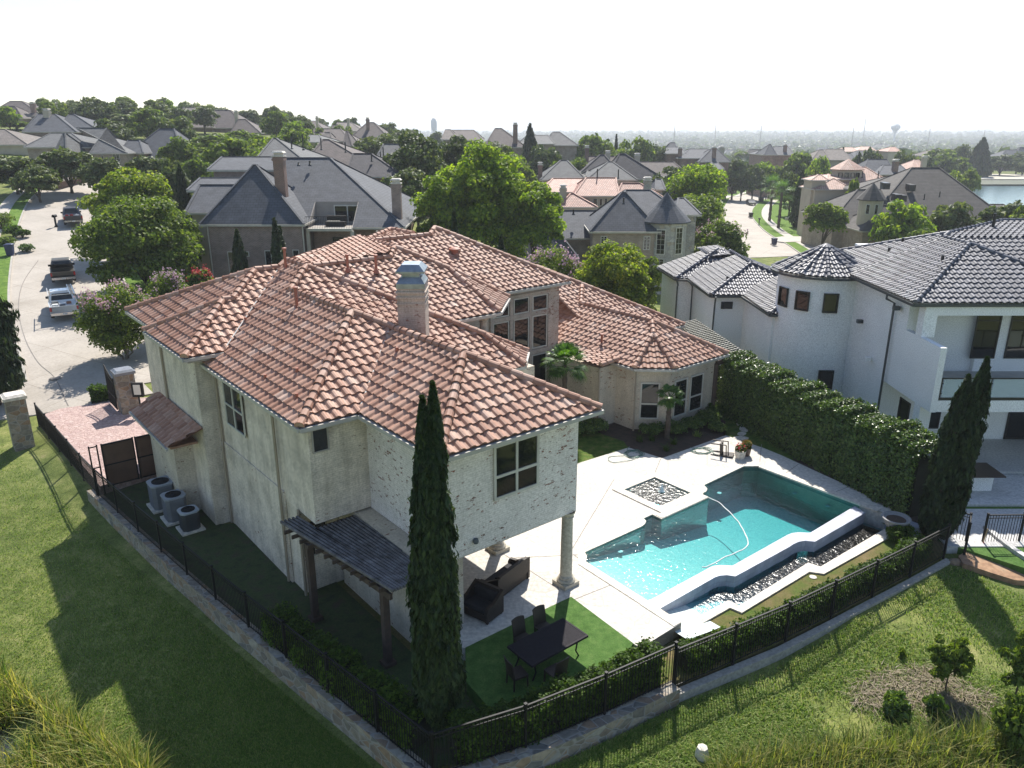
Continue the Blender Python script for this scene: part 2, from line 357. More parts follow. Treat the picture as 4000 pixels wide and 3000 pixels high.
# lake beyond the right hand roofs
m, nt, b, o = nodes('lake_water'); b.inputs['Base Color'].default_value = (.12,.19,.2,1); b.inputs['Roughness'].default_value = .12
bump(nt, b, noise(nt, .9, 4), .25, .3); LAKE = m
drape('lake', [P(3780,900,-7.6)[:2], P(5200,900,-7.6)[:2], P(5200,718,-7.6)[:2], P(3790,716,-7.6)[:2], P(3700,735,-7.6)[:2]], LAKE, 0, 12, flat=-7.6)
drape('lake_bank', [P(3700,722,-7.2)[:2], P(5200,722,-7.2)[:2], P(5200,700,-7.2)[:2], P(3700,700,-7.2)[:2]], pm('bank', (.08,.09,.05), (.05,.06,.03), .3), 0, 12, flat=-7.0)
drape('path_bank', [P(3700,700,-6.7)[:2], P(5200,703,-6.7)[:2], P(5200,683,-6.7)[:2], P(3700,680,-6.7)[:2]], pm('sand', (.5,.45,.36), rough=.9), 0, 12, flat=-6.6)
ROADS = [list(lst), list(rr), list(rl), list(far_road)]; RCL = list(rcl)
# ---------------- roofs, windows, pipes ----------------
def v3(p): return np.array(p, float)
def tile_mesh(polys, tw=.39, th=.42, amp=.074, lip=.055, eave_rows=None):
    """S-shaped tiles laid on convex planar polygons (lot frame or any frame); returns verts, faces"""
    VV, FF, off = [], [], 0
    us = np.linspace(0, 1, 7)
    prof = np.where(us < .64, amp*np.sin(np.pi*np.clip(us/.64, 0, 1))**.8, -.012*np.sin(np.pi*(us-.64)/.36))
    for poly in polys:
        p = [v3(q) for q in poly]; n = np.zeros(3)
        for i in range(len(p)): n += np.cross(p[i], p[(i+1) % len(p)])
        n /= np.linalg.norm(n)
        if n[2] < 0: n = -n; p = p[::-1]
        e = np.cross((0,0,1.), n); e /= np.linalg.norm(e); s = np.cross(n, e)
        if s[2] < 0: s = -s; e = -e
        o0 = p[0]; q = np.array([[np.dot(x-o0, e), np.dot(x-o0, s)] for x in p])
        ar = sum(q[i][0]*q[(i+1) % len(q)][1]-q[(i+1) % len(q)][0]*q[i][1] for i in range(len(q)))
        if ar < 0: q = q[::-1]; p = p[::-1]
        lo, hi = q.min(0), q.max(0)
        i_ = np.arange(int(math.floor(lo[0]/tw))-1, int(math.ceil(hi[0]/tw))+1); j_ = np.arange(0, int((hi[1]-lo[1])/th)+1)
        I_, J_ = np.meshgrid(i_, j_); I_, J_ = I_.ravel(), J_.ravel()
        cx = (I_+.5)*tw; cy = lo[1] + (J_+.5)*th; keep = np.ones(len(cx), bool)
        for k in range(len(q)):
            a, b_ = q[k], q[(k+1) % len(q)]; d = b_-a; L_ = np.hypot(*d)
            if L_ < 1e-6: continue
            keep &= ((d[0]*(cy-a[1]) - d[1]*(cx-a[0]))/L_ > -.3)
        I_, J_ = I_[keep], J_[keep]; m_ = len(I_)
        if not m_: continue
        jit = (rng.random(m_)-.5)*.012
        x = (I_[:,None] + us[None,:]*1.02)*tw
        y0 = lo[1] + J_*th - .03; y1 = y0 + th + .03
        rows = []
        for yy, hh in ((y0, lip), (y0, lip-.035), (y1, .0)):
            pr = prof*(1.0 if hh != lip-.035 else 1.0)
            z = pr[None,:] + (hh + jit)[:,None]
            rows.append(o0 + x[...,None]*e + (np.repeat(yy[:,None], 7, 1))[...,None]*s + z[...,None]*n)
        V = np.stack([rows[1], rows[0], rows[2]], 1)          # lip bottom, lip top, upper end
        V = V.reshape(m_*21, 3)
        base = (np.arange(m_)*21)[:,None]
        fl = []
        for r in (0, 1):
            for k in range(6): fl.append([r*7+k, r*7+k+1, (r+1)*7+k+1, (r+1)*7+k])
        Fq = (base[:,:,None] + np.array(fl)[None]).reshape(-1, 4)
        bm = bmesh.new(); bv = [bm.verts.new(v) for v in V]
        for f in Fq: bm.faces.new([bv[i] for i in f])
        for k in range(len(q)):                               # trim at hips, ridges and valleys, leave the eave
            a, b_ = q[k], q[(k+1) % len(q)]
            if np.hypot(*(b_-a)) < .02: continue
            if max(a[1], b_[1]) - lo[1] < .12: continue
            d = (b_-a)/np.hypot(*(b_-a)); on = e*d[1] - s*d[0]
            bmesh.ops.bisect_plane(bm, geom=bm.verts[:]+bm.edges[:]+bm.faces[:], plane_co=o0+a[0]*e+a[1]*s, plane_no=on, clear_outer=True)
        bm.verts.index_update()
        VV += [tuple(v.co) for v in bm.verts]; FF += [tuple(v.index+off for v in f.verts) for f in bm.faces]; off = len(VV); bm.free()
        VV += [tuple(x - n*(.03 + np.dot(x-o0, n))) for x in p]; FF.append(tuple(off+k for k in range(len(p)))); off = len(VV)
    return VV, FF
def caps(mb, p, q, r=.155, ln=.42, lift=.05):
    """barrel caps along a ridge or hip, starting at the low end p"""
    p, q = Vector(p), Vector(q); L_ = (q-p).length; n = max(1, round(L_/ln)); d = (q-p)/L_
    sd_ = d.cross(Vector((0,0,1))).normalized(); up = sd_.cross(d).normalized()
    if up.z < 0: up = -up
    for i in range(n):
        a = p + d*(L_*i/n - .03); b_ = p + d*(L_*(i+1)/n + .04)
        vs = []
        for c, rr, l in ((a, r*1.14, lift+.02), (a, r*.98, lift+.02), (b_, r*.92, lift)):
            for k in range(8):
                t = math.pi*(-.08 + 1.16*k/7); vs.append(c + sd_*math.cos(t)*rr + up*(math.sin(t)*rr + l - .02))
        fs = [(8+k, 9+k, 17+k, 16+k) for k in range(7)] + [(k, k+1, 9+k, 8+k) for k in range(7)]
        mb.add(vs, fs)
        if i == 0: mb.add([a + sd_*math.cos(math.pi*(-.08+1.16*k/7))*r*1.1 + up*(math.sin(math.pi*(-.08+1.16*k/7))*r*1.1 + lift) for k in range(8)], [tuple(range(8))])
def gutter(mb, pts, z, w_=.13, h_=.13):
    """open gutter box along eave points (x,y), outward side = left normal flipped by sign"""
    for (x0, y0), (x1, y1) in zip(pts, pts[1:]): mb.bar((x0, y0, z - h_/2), (x1, y1, z - h_/2), w_, h_)
def wall_ring(mb, pts, z0, z1, closed=False):
    n = len(pts); r = range(n if closed else n-1)
    for i in r:
        a, b_ = pts[i], pts[(i+1) % n]; mb.poly([(a[0],a[1],z0), (b_[0],b_[1],z0), (b_[0],b_[1],z1), (a[0],a[1],z1)])
def window(root, T, p0, p1, z0, z1, cols=1, rows=1, fr=None, gl=None, fw=.06, name='window', split=None, proud=.05, muntin=None, trim=None):
    """p0->p1 along the wall (seen from outside left to right); frame mesh with its pane as sub-part"""
    p0, p1 = Vector((p0[0], p0[1], 0)), Vector((p1[0], p1[1], 0)); d = (p1-p0).normalized(); n = Vector((d.y, -d.x, 0)); L_ = (p1-p0).length
    mb = MB(T); g = MB(T)
    def pt(x, z, o_): q = p0 + d*x + n*o_; return (q.x, q.y, z)
    def vbar(x): mb.bar(pt(x, z0, proud/2), pt(x, z1, proud/2), fw, proud, up=n)
    def hbar(z, w2=fw): mb.bar(pt(0, z, proud/2+.002), pt(L_, z, proud/2+.002), proud, w2)
    for i in range(cols+1): vbar(L_*i/cols if 0 < i < cols else (fw/2 if i == 0 else L_-fw/2))
    hbar(z0+fw/2); hbar(z1-fw/2)
    for s in (split if split is not None else [k/rows for k in range(1, rows)]): hbar(z0+(z1-z0)*s)
    if muntin:
        mc, mr_ = muntin
        for i in range(1, mc): mb.bar(pt(L_*i/mc, z0, proud*.3), pt(L_*i/mc, z1, proud*.3), .025, .02, up=n)
        for i in range(1, mr_): mb.bar(pt(0, z0+(z1-z0)*i/mr_, proud*.3+.001), pt(L_, z0+(z1-z0)*i/mr_, proud*.3+.001), .02, .025)
    f = mb.build(name, fr, root)
    g.poly([pt(0, z0, .012), pt(L_, z0, .012), pt(L_, z1, .012), pt(0, z1, .012)]); g.build('pane', gl, f)
    return f
def pipe_vent(T, x, y, z, h, r=.06, mat=None, root=None, name='vent_pipe', capr=None):
    mb = MB(T); mb.lathe([(r*2.2, z-.12), (r*1.5, z+.05), (r, z+.08), (r, z+h)] + ([(capr, z+h), (capr, z+h+.07), (0.01, z+h+.1)] if capr else [(.01, z+h)]), x, y, 12)
    return mb.build(name, mat, root, smooth=False)
def glassm(name, col=(.012,.014,.015), rough=.04, spec=.6):
    m, nt, b, o = nodes(name); b.inputs['Base Color'].default_value = (*col, 1); b.inputs['Roughness'].default_value = rough; b.inputs['Specular IOR Level'].default_value = spec
    bump(nt, b, noise(nt, .7, 2), .04, .2); return m
GLASS = glassm('window_glass'); 
FRAME_TAUPE = pm('frame_taupe', (.42,.38,.33), rough=.5); FRAME_CREAM = pm('frame_cream', (.6,.57,.5), rough=.5)
FRAME_BLACK = pm('frame_black', (.015,.015,.017), (.012,.012,.013), rough=.35)
BLACK = pm('black_metal', (.012,.012,.013), (.009,.009,.01), rough=.6, spec=.3)
# terracotta tile: each tile its own tone, chalky bloom
m, nt, b, o = nodes('terracotta_tile'); b.inputs['Roughness'].default_value = .62; b.inputs['Specular IOR Level'].default_value = .35
g = nt.nodes.new('ShaderNodeNewGeometry')
c = ramp(nt, g.outputs['Random Per Island'], [(0, (.31,.155,.1)), (.25, (.375,.2,.135)), (.5, (.405,.225,.155)), (.72, (.43,.25,.175)), (.9, (.46,.285,.21)), (1, (.52,.36,.28))]).outputs[0]
f = ramp(nt, noise(nt, 5, 6), [(.3, (.82,.8,.78)), (.7, (1.1,1.12,1.15))]); c = mix(nt, 1, c, f.outputs[0], 'MULTIPLY')
dirt = ramp(nt, noise(nt, .8, 6, rough=.7), [(.5, (0,0,0)), (.75, (.5,.5,.5))]); c = mix(nt, dirt.outputs[0], c, (.2,.1,.075)); nt.links.new(c, b.inputs['Base Color']); bump(nt, b, noise(nt, 40, 3), .15, .01)
TILE = m
m2 = m.copy(); m2.name = 'black_tile'; TILEB = m2
b2 = m2.node_tree.nodes['Principled BSDF']; b2.inputs['Roughness'].default_value = .5; b2.inputs['Specular IOR Level'].default_value = .28
for n2 in m2.node_tree.nodes:
    if n2.type == 'VALTORGB' and len(n2.color_ramp.elements) == 6:
        for i, e_ in enumerate(n2.color_ramp.elements): e_.color = (.09+.014*i, .092+.014*i, .11+.015*i, 1)
    if n2.type == 'MIX' and n2.blend_type == 'MIX': n2.inputs[7].default_value = (.04,.04,.05,1)
# painted brick: lime wash over brick, flaked off in patches
def limewash(name, paint=(.6,.57,.51), amount=.5, stain=.5):
    def ex(nt, tc, t, col):
        mp = N(nt, 'ShaderNodeMapping'); mp.inputs['Scale'].default_value = (1.0, 2.2, 1); nt.links.new(tc.outputs['UV'], mp.inputs[0])
        n1 = N(nt, 'ShaderNodeTexNoise', Scale=3.2, Detail=3.0, Roughness=.6); nt.links.new(mp.outputs[0], n1.inputs['Vector'])
        n0 = N(nt, 'ShaderNodeTexNoise', Scale=.55, Detail=3.0); nt.links.new(tc.outputs['UV'], n0.inputs['Vector'])
        ad = N(nt, 'ShaderNodeMath', operation='MULTIPLY_ADD'); nt.links.new(n0.outputs['Fac'], ad.inputs[0]); ad.inputs[1].default_value = .45; nt.links.new(n1.outputs['Fac'], ad.inputs[2])
        hole = ramp(nt, ad.outputs[0], [(amount, (0,0,0)), (amount+.012, (1,1,1))])
        inv = N(nt, 'ShaderNodeMath', operation='SUBTRACT', use_clamp=True); nt.links.new(hole.outputs[0], inv.inputs[0]); nt.links.new(t.outputs['Fac'], inv.inputs[1])
        pn = ramp(nt, noise(nt, 1.1, 7, rough=.65), [(.28, tuple(x*(1-.38*stain) for x in paint)), (.55, paint), (.75, tuple(min(1, x*1.12) for x in paint))])
        m3 = N(nt, 'ShaderNodeMapping'); m3.inputs['Scale'].default_value = (2.6, .22, 1); nt.links.new(tc.outputs['UV'], m3.inputs[0]); n3 = N(nt, 'ShaderNodeTexNoise', Scale=1.0, Detail=5.0, Roughness=.6); nt.links.new(m3.outputs[0], n3.inputs['Vector'])
        sk = ramp(nt, n3.outputs['Fac'], [(.3, (1-.22*stain,1-.24*stain,1-.27*stain)), (.55, (1,1,1))]); pn_ = mix(nt, 1, pn.outputs[0], sk.outputs[0], 'MULTIPLY')
        fine = ramp(nt, noise(nt, 14, 4, rough=.7), [(.3, (.74,.73,.7)), (.6, (1.06,1.06,1.06))]); pc = mix(nt, 1, pn_, fine.outputs[0], 'MULTIPLY')
        pc = mix(nt, t.outputs['Fac'], pc, mix(nt, 1, pc, (.88,.87,.85), 'MULTIPLY'))
        return mix(nt, inv.outputs[0], pc, col)
    return brickm(name, (.3,.11,.07), (.16,.09,.065), (.3,.28,.25), .24, .08, .012, .9, extra=ex, bmp=.5)
LIME_W = limewash('limewash_front', (.82,.76,.71), .845, .35); LIME = limewash('limewash_brick', (.78,.69,.58), .925, 1.0)
LIME_P = limewash('limewash_rose', (.5,.42,.36), .86, .7); LIME_T = limewash('limewash_tan', (.64,.56,.45), .88, .6)
GUT = pm('gutter_taupe', (.5,.47,.42), (.4,.37,.33), 1.2, .45); GUT2 = pm('downspout_tan', (.35,.29,.22), (.3,.25,.19), 1.2, .5)
STONE = None
def stonem(name, cols, scale=2.2, mort=(.3,.28,.25), sz=(1,1.6,1)):
    m, nt, b, o = nodes(name); b.inputs['Roughness'].default_value = .9; tc = nt.nodes.new('ShaderNodeTexCoord')
    mp = N(nt, 'ShaderNodeMapping'); mp.inputs['Scale'].default_value = sz; nt.links.new(tc.outputs['UV'], mp.inputs[0])
    v = N(nt, 'ShaderNodeTexVoronoi', Scale=scale); nt.links.new(mp.outputs[0], v.inputs['Vector'])
    e_ = N(nt, 'ShaderNodeTexVoronoi', Scale=scale, feature='DISTANCE_TO_EDGE'); nt.links.new(mp.outputs[0], e_.inputs['Vector'])
    sp = nt.nodes.new('ShaderNodeSeparateColor'); nt.links.new(v.outputs['Color'], sp.inputs[0])
    c = ramp(nt, sp.outputs[0], [(i/(len(cols)-1), x) for i, x in enumerate(cols)]).outputs[0]
    f = ramp(nt, noise(nt, 7, 5), [(.3, (.75,.75,.75)), (.7, (1.15,1.15,1.15))]); c = mix(nt, 1, c, f.outputs[0], 'MULTIPLY')
    ed = ramp(nt, e_.outputs['Distance'], [(.02, (1,1,1)), (.06, (0,0,0))]); c = mix(nt, ed.outputs[0], c, mort); nt.links.new(c, b.inputs['Base Color'])
    r = ramp(nt, e_.outputs['Distance'], [(0, (0,0,0)), (.1, (1,1,1))]); bump(nt, b, r.outputs[0], .6, .03); return m
STONE = stonem('lime_stone', [(.2,.18,.145), (.3,.25,.19), (.16,.155,.14), (.28,.19,.12), (.36,.33,.27)])
# ================= the tile roofed house (lot frame: x = b, y = a) =================
EZ = 6.9; K = .53
Hs = empty('tile_roof_house', W(14, 24, 0), TH, 'large painted brick house under a stepped terracotta tile roof, beside the swimming pool', 'house')
def pl(b, a): return (b, a)
# roof faces, lot frame (b, a, z)
A1 = (14.65, 20.7, 8.65); A15 = (14.65, 25.5, 8.65); A2 = (13.6, 26.55, 9.2); A3 = (13.6, 32.1, 9.18); H3 = (15.0, 33.4, 9.9); R3 = (15.0, 35.5, 9.9)
E1, E2, E3, E4 = (17.9, 17.4, EZ), (11.4, 17.4, EZ), (11.4, 22.2, EZ), (9.3, 22.2, EZ)
BK = (20.75, 27.65, 6.9)
C1a, C1b, C1c = (20.6, 25.7, 5.8), (21.5, 25.7, 5.8), (23.0, 27.3, 5.8)
J6 = (8.5, 30.9, 7.35); J7 = (8.5, 36.4, 7.35); T6 = (11.15, 33.65, 8.8); J9 = (8.95, 41.2, 7.35); T6b = (11.6, 33.65, 8.8); H7 = (13.3, 35.25, 9.65)
Q2, Q3, Q4, Q5 = (19.3, 33.3, 9.87), (20.0, 34.0, 10.22), (20.2, 38.1, 10.22), (15.3, 35.3, 9.9); V7 = (14.5, 35.25, 9.65)
B2 = (24.6, 28.95+0, 7.5)
def zA(a): return 6.9 + .53*(a-27.7)
e2l, e2r, e2c = (19.6, 28.9, zA(28.9)-.03), (22.6, 28.9, zA(28.9)-.03), (24.95, 31.15, zA(28.9)-.03)
def zT(a): return 6.9 + .53*(a-34.84)
br2 = (21.9, 32.1, 9.2)
KT = 8.5/9.1
def kt(b, a, z): return (b*KT, a*KT, 16-(16-z)*KT)
M3c, MA = kt(32.7, 34.84, 6.9), kt(26.85, 40.7, 10.0); TE0, TR0, TR1, TR2 = kt(21.9, 34.84, 6.9), kt(27.45, 40.1, 9.69), kt(21.9, 40.1, 9.69), kt(26.1, 40.1, 9.69)
faces = [
 [E1, A1, E2],                                                        # front wing, toward the lawn
 [E2, A1, A15, E3], [E1, (17.9, 25.5, EZ), A15, A1],                   # its long sides
 [E4, E3, A15, A2], [E4, A2, (13.6, 31.5, 9.18), (9.3, 31.5, EZ)], [(17.9, 25.5, EZ), (17.9, 32.1, EZ), A3, A2, A15],
 [(10.75, 31.5, 7.67), (13.6, 31.5, 9.18), (13.6, 34.35, 9.18)], [A3, H3, R3, V7, (13.6, 34.35, 9.18)],
 [C1a, C1b, BK, H3, A3, (13.6, 25.7, 5.8)], [C1b, C1c, BK], [BK, C1c, (22.9, 36, 5.8), (15, 35.5, 9.9), H3],
 [J6, (10.15, 30.9, 7.35), (12.9, 33.65, 8.8), T6], [T6b, (12.9, 33.65, 8.8), V7, H7], [J6, T6, J7], [J7, T6, T6b, (11.5, 36.4, 7.35)],
 [(8.95, 36.4, 7.35), T6b, H7, J9], [H7, V7, R3, (15.0, 42, 7.4), J9],
 [(15.3, 28.9, 7.5), e2r, br2, Q2, (15.3, 33.3, 9.87)], [br2, Q3, Q2], [e2r, e2c, br2], [br2, e2c, (24.0, 37, 7.7), (20.2, 38.1, 10.22), Q3],
 [(15.2, 33.3, 9.87), Q2, Q3, Q4, Q5], [Q5, Q4, (22, 43, 7.4), (15, 43, 7.4)],
 [TE0, M3c, TR0, TR1], [TR2, TR0, MA], [M3c, (30.54, 44, 7.5), MA],
 [TR1, TR2, (25.5, 44, 7.5), (18, 44, 7.5)], [MA, TR2, (25.5, 44, 7.5), (30.54, 44, 7.5)],
]
FA = LP(1526, 898, 10.3); FL = LP(1440, 936, 10.1); FR = LP(1612, 915, 10.2); faces.append([FL, FR, FA])
NR = len(faces)
# right wing
EZR = 3.7
r1, r2_, r3, r4 = (29.9, 34.2, EZR), (30.15, 26.8, EZR), (31.75, 25.4, EZR), (36.3, 25.4, EZR)
T1, T2, T3, T4 = (32.6, 27.75, 4.97), (33.4, 28.6, 5.42), (33.4, 34.4, 5.45), (34.8, 35.8, 6.15)
SE = (39.7, 31.3, EZR); SA = (32.9, 38.1, 7.3)
faces += [[(30.15, 36.5, EZR), r2_, T1, T2, T3, (33.4, 36.5, 5.42)], [T3, T4, (33.4, 35.8, 5.42)], [r2_, r3, T1], [r3, r4, T2, T1], [r4, (36.4, 31.3, 3.75), (33.4, 34.4, 5.45), T2],
          [(32.3, 31.3, EZR), SE, SA, (32.3, 38.1, 7.3)], [SE, (39.7, 42, EZR), SA],
          [(28.9, 30.2, 3.72), (28.9, 28.1, 3.72), (30.3, 28.1, 3.95), (30.3, 30.2, 3.95)]]
tv, tf = tile_mesh(faces)
mb = MB(TL); mb.add(tv, tf); mb.build('roof', TILE, Hs)
for p, q in ((E1,A1),(E2,A1),(A1,A15),(A15,A2),(E4,A2),(A2,A3),(A3,H3),(H3,R3),(V7,R3),(BK,H3),(C1b,BK),(C1c,BK),(J6,T6),(J7,T6),(T6,T6b),(T6b,H7),(J9,H7),(H7,V7),
             ((15.3,33.3,9.87),Q2),(Q2,Q3),(br2,Q3),(e2r,br2),(e2c,br2),(Q3,Q4),(Q5,Q4),
             (M3c,MA),(TR1,TR2),(TR2,MA),(FL,FA),(FR,FA),
             (r2_,T1),(r3,T1),(T1,T2),(r4,T2),(T2,T3),(T3,T4),(SE,SA),((28.9,28.1,3.75),(30.15,28.0,3.9))):
    cp_ = MB(TL); caps(cp_, p, q); cp_.build('ridge_tiles', TILE, Hs)
FLASH = pm('valley_flashing', (.55,.54,.5), (.4,.39,.36), 3, .5)
for p, q in ((E3, A15), ((10.15,30.95,7.42), V7), ((17.0,25.6,6.9),(14.7,25.6,8.6))):
    mb = MB(TL); mb.bar(Vector(p)+Vector((0,0,.06)), Vector(q)+Vector((0,0,.06)), .05, .03); mb.build('valley_flashing', FLASH, Hs)
# gutters
for pts, z in (([(18.0,17.33),(11.33,17.33)],6.86),([(11.33,17.33),(11.33,22.12)],6.86),([(11.33,22.12),(9.23,22.12)],6.86),([(9.23,22.12),(9.23,31.3)],6.86),
               ([(10.3,30.83),(8.43,30.83)],7.31),([(8.43,30.83),(8.43,36.4)],7.31),([(8.88,36.4),(8.88,41.2)],7.31),([(17.95,17.33),(17.95,25.4)],6.86),
               ([(20.0,25.62),(21.5,25.62)],5.76),([(21.5,25.62),(23.08,27.25)],5.76),([(19.7,28.82),(22.65,28.82)],7.46),([(22.65,28.82),(25.0,31.1)],7.46),([(22.6,32.46),(30.62,32.46)],7.46),
               ([(30.05,34.4),(30.08,26.8)],3.66),([(30.08,26.8),(31.7,25.32)],3.66),([(31.7,25.32),(36.4,25.32)],3.66),([(36.4,31.22),(39.7,31.22)],3.66)):
    gt = MB(TL); gutter(gt, pts, z); gt.build('gutter', GUT, Hs)
# soffits close the eaves (one slab per overhang)
sf = MB(TL)
for poly, z in (([(17.85,17.5),(17.85,25.5),(11.5,25.5),(11.5,17.5)], 6.66), ([(9.4,22.3),(17.8,22.3),(17.8,31.4),(9.4,31.4)], 6.65), ([(8.6,31),(15,31),(15,36.3),(8.6,36.3)], 7.1), ([(9.1,36.3),(15,36.3),(15,41.1),(9.1,41.1)], 7.09),
                ([(15,25.8),(21.4,25.8),(22.8,27.3),(22.8,33),(15,33)], 5.6), ([(15.5,29),(22.5,29),(24.7,31.2),(24.7,37),(15.5,37)], 7.28), ([(20.6,32.7),(30.3,32.7),(30.3,42),(20.6,42)], 7.28),
                ([(30.25,26.95),(31.85,25.55),(36.2,25.55),(36.2,34),(30.25,34)], 3.5), ([(32,31.5),(39.5,31.5),(39.5,40),(32,40)], 3.49)):
    sf.prism(poly, z-.05, z)
sf.build('soffit', GUT, Hs)
# walls
z0 = -.6
wl_ = MB(TL); wl_.prism([(9.75,22.7),(12.0,22.7),(12.0,24.1),(17.2,24.1),(17.2,31.5),(9.75,31.5)], 3.05, 6.62)
wl_.prism([(9.78,24.2),(12.6,24.2),(12.6,31.48),(9.78,31.48)], z0, 3.05)
wl_.prism([(9.0,31.5),(15,31.5),(15,36.2),(9.0,36.2)], z0, 7.06); wl_.prism([(9.4,36.2),(15,36.2),(15,40.7),(9.4,40.7)], z0, 7.05)
wl_.prism([(9.69,25.2),(9.76,25.2),(9.76,31.49),(9.69,31.49)], z0, 3.35)
wl_.build('wall', LIME, Hs)
fw_ = MB(TL); fw_.prism([(11.9,17.9),(17.42,17.9),(17.42,24.05),(11.9,24.05)], 3.0, 6.64); fw_.build('front_wall', LIME_W, Hs)
pw = MB(TL); pw.prism([(11.25,18.5),(12.9,18.5),(12.9,24.0),(11.25,24.0)], z0, 2.98); pw.prism([(15.6,25.8),(22.3,25.9),(22.3,33.2),(15.6,33.2)], -.3, 5.55); pw.build('lower_wall', LIME_T, Hs)
tw_ = MB(TL); tw_.prism([(21.5,32.97),(30.22,32.97),(30.22,42),(21.5,42)], -.3, 7.24); tw_.build('tower_wall', LIME_P, Hs)
bw_ = MB(TL); bw_.prism([(19.8,33.2),(24.3,33.2),(24.3,37),(19.8,37)], 3.6, 7.22); bw_.prism([(16.5,33.2),(24.4,33.2),(24.4,37),(16.5,37)], -.3, 3.3); bw_.build('balcony_wall', LIME_P, Hs)
rw_ = MB(TL); rw_.prism([(29.2,28.5),(30.55,28.5),(30.55,27.2),(32.0,25.85),(35.9,25.85),(35.9,34.5),(29.9,35.28),(29.9,32.5),(29.2,32.5)], -.4, 3.45); rw_.prism([(35.9,31.8),(39.2,31.8),(39.2,41),(35.9,41)], -.4, 3.44); rw_.build('wing_wall', LIME_T, Hs)
# balcony floor, column and wrought iron rail
bf = MB(TL); bf.box(20.2,24.4,29.4,33.15,3.3,3.55); bf.build('balcony_floor', GUT, Hs)
def column(b, a, z_, z1, r=.2, name='column'):
    mb = MB(TL); mb.box(b-r*1.6,b+r*1.6,a-r*1.6,a+r*1.6,z_,z_+.16)
    mb.lathe([(r*1.5,z_+.16),(r*1.55,z_+.22),(r*1.4,z_+.27),(r*1.2,z_+.3),(r*1.25,z_+.35),(r,z_+.42),(r*.97,z_+(z1-z_)*.5),(r*.9,z1-.25),(r*1.1,z1-.22),(r*.95,z1-.17),(r*1.25,z1-.06),(r*1.3,z1)], b, a, 24)
    return mb.build(name, pm_col, Hs, smooth=False)
pm_col = pm('cast_stone', (.5,.46,.37), (.42,.38,.3), 2.2, .85, fine=12)
column(17.2,16.75+1.35,0,3.0,.22); column(16.75,21.6,0,3.0,.22); column(22.0,29.35,3.55,7.25,.2)
rl_ = MB(TL)
for i in range(8): rl_.tube([(20.3+i*.22,29.5,3.6),(20.3+i*.22,29.5,4.55)], .012, 5)
for z in (3.65,4.2,4.55): rl_.tube([(20.2,29.5,z),(21.85,29.5,z)], .018, 5)
for i in range(5): rl_.tube([(20.35+.32*i+.12*math.cos(t), 29.49, 4.38+.12*math.sin(t)) for t in np.linspace(0, 6.28, 10)], .01, 4)
rl_.build('railing', BLACK, Hs)
# ceiling of the porch and beam
pc = MB(TL); pc.box(12.0,17.35,18.0,24.0,2.9,2.985); pc.build('porch_ceiling', GUT, Hs)
# windows
window(Hs, TL, (13.72,17.88), (15.6,17.88), 4.58, 6.48, 2, 1, FRAME_CREAM, GLASS, .09, split=[.42])
window(Hs, TL, (9.68,30.4), (9.68,28.4), 4.45, 6.42, 2, 1, FRAME_CREAM, GLASS, .07, split=[.47])
window(Hs, TL, (9.85,22.68), (10.45,22.68), 5.66, 6.55, 1, 1, FRAME_TAUPE, GLASS, .05)
window(Hs, TL, (9.8,24.18), (10.8,24.18), 1.0, 2.4, 2, 1, FRAME_TAUPE, GLASS, .05)
zk = lambda z: 16-(16-z)*KT
for x0, x1 in ((27.1,28.3),(28.66,29.86),(30.14,31.34)):
    x0, x1 = x0*KT, x1*KT; ya = 32.95
    window(Hs, TL, (x0,ya), (x1,ya), zk(5.27), zk(6.22), 1, 1, FRAME_CREAM, GLASS, .06); window(Hs, TL, (x0,ya), (x1,ya), zk(2.9), zk(4.97), 1, 1, FRAME_CREAM, GLASS, .06); window(Hs, TL, (x0,ya), (x1,ya), .3, zk(2.5), 1, 1, FRAME_CREAM, GLASS, .06)
tm = MB(TL)
for z in (5.12, 2.7): tm.box(27.0*KT,31.5*KT,32.87,32.96,zk(z)-.12,zk(z)+.12)
for x in (28.48, 30.0, 31.5, 27.0): tm.box(x*KT-.1,x*KT+.1,32.88,32.965,.2,zk(6.35))
tm.box(26.9*KT,31.6*KT,32.87,32.966,zk(6.25),zk(6.45)); tm.build('window_surround', LIME_P, Hs)
window(Hs, TL, (32.35,25.83), (33.45,25.83), .6, 2.76, 1, 1, FRAME_CREAM, GLASS, .08, split=[.42])
window(Hs, TL, (33.7,25.83), (34.85,25.83), .6, 2.76, 1, 1, FRAME_CREAM, GLASS, .08, split=[.42])
window(Hs, TL, (30.83,26.92), (31.6,26.2), .6, 2.72, 1, 1, FRAME_CREAM, GLASS, .08, split=[.42])
window(Hs, TL, (20.6,33.18), (22.2,33.18), 3.7, 6.2, 2, 1, FRAME_BLACK, GLASS, .06)
# downspouts
def spout(pts, r=.055, mat=None): mb = MB(TL); mb.tube(pts, r, 6); mb.build('downspout', mat or GUT2, Hs)
spout([(9.62,25.35,6.7),(9.62,25.35,3.5),(9.6,25.3,3.3),(9.6,25.3,-.4)])
spout([(9.66,31.3,6.7),(9.66,31.3,3.4),(9.6,31.25,3.2),(9.6,31.25,-.4)])
spout([(8.93,36.1,7.1),(8.93,36.1,3.6)]); spout([(30.45,26.95,3.5),(30.45,26.95,-.2)]); spout([(29.12,28.4,3.5),(29.12,28.4,-.2)])
spout([(9.7,24.0,3.1),(9.7,24.0,-.4)])
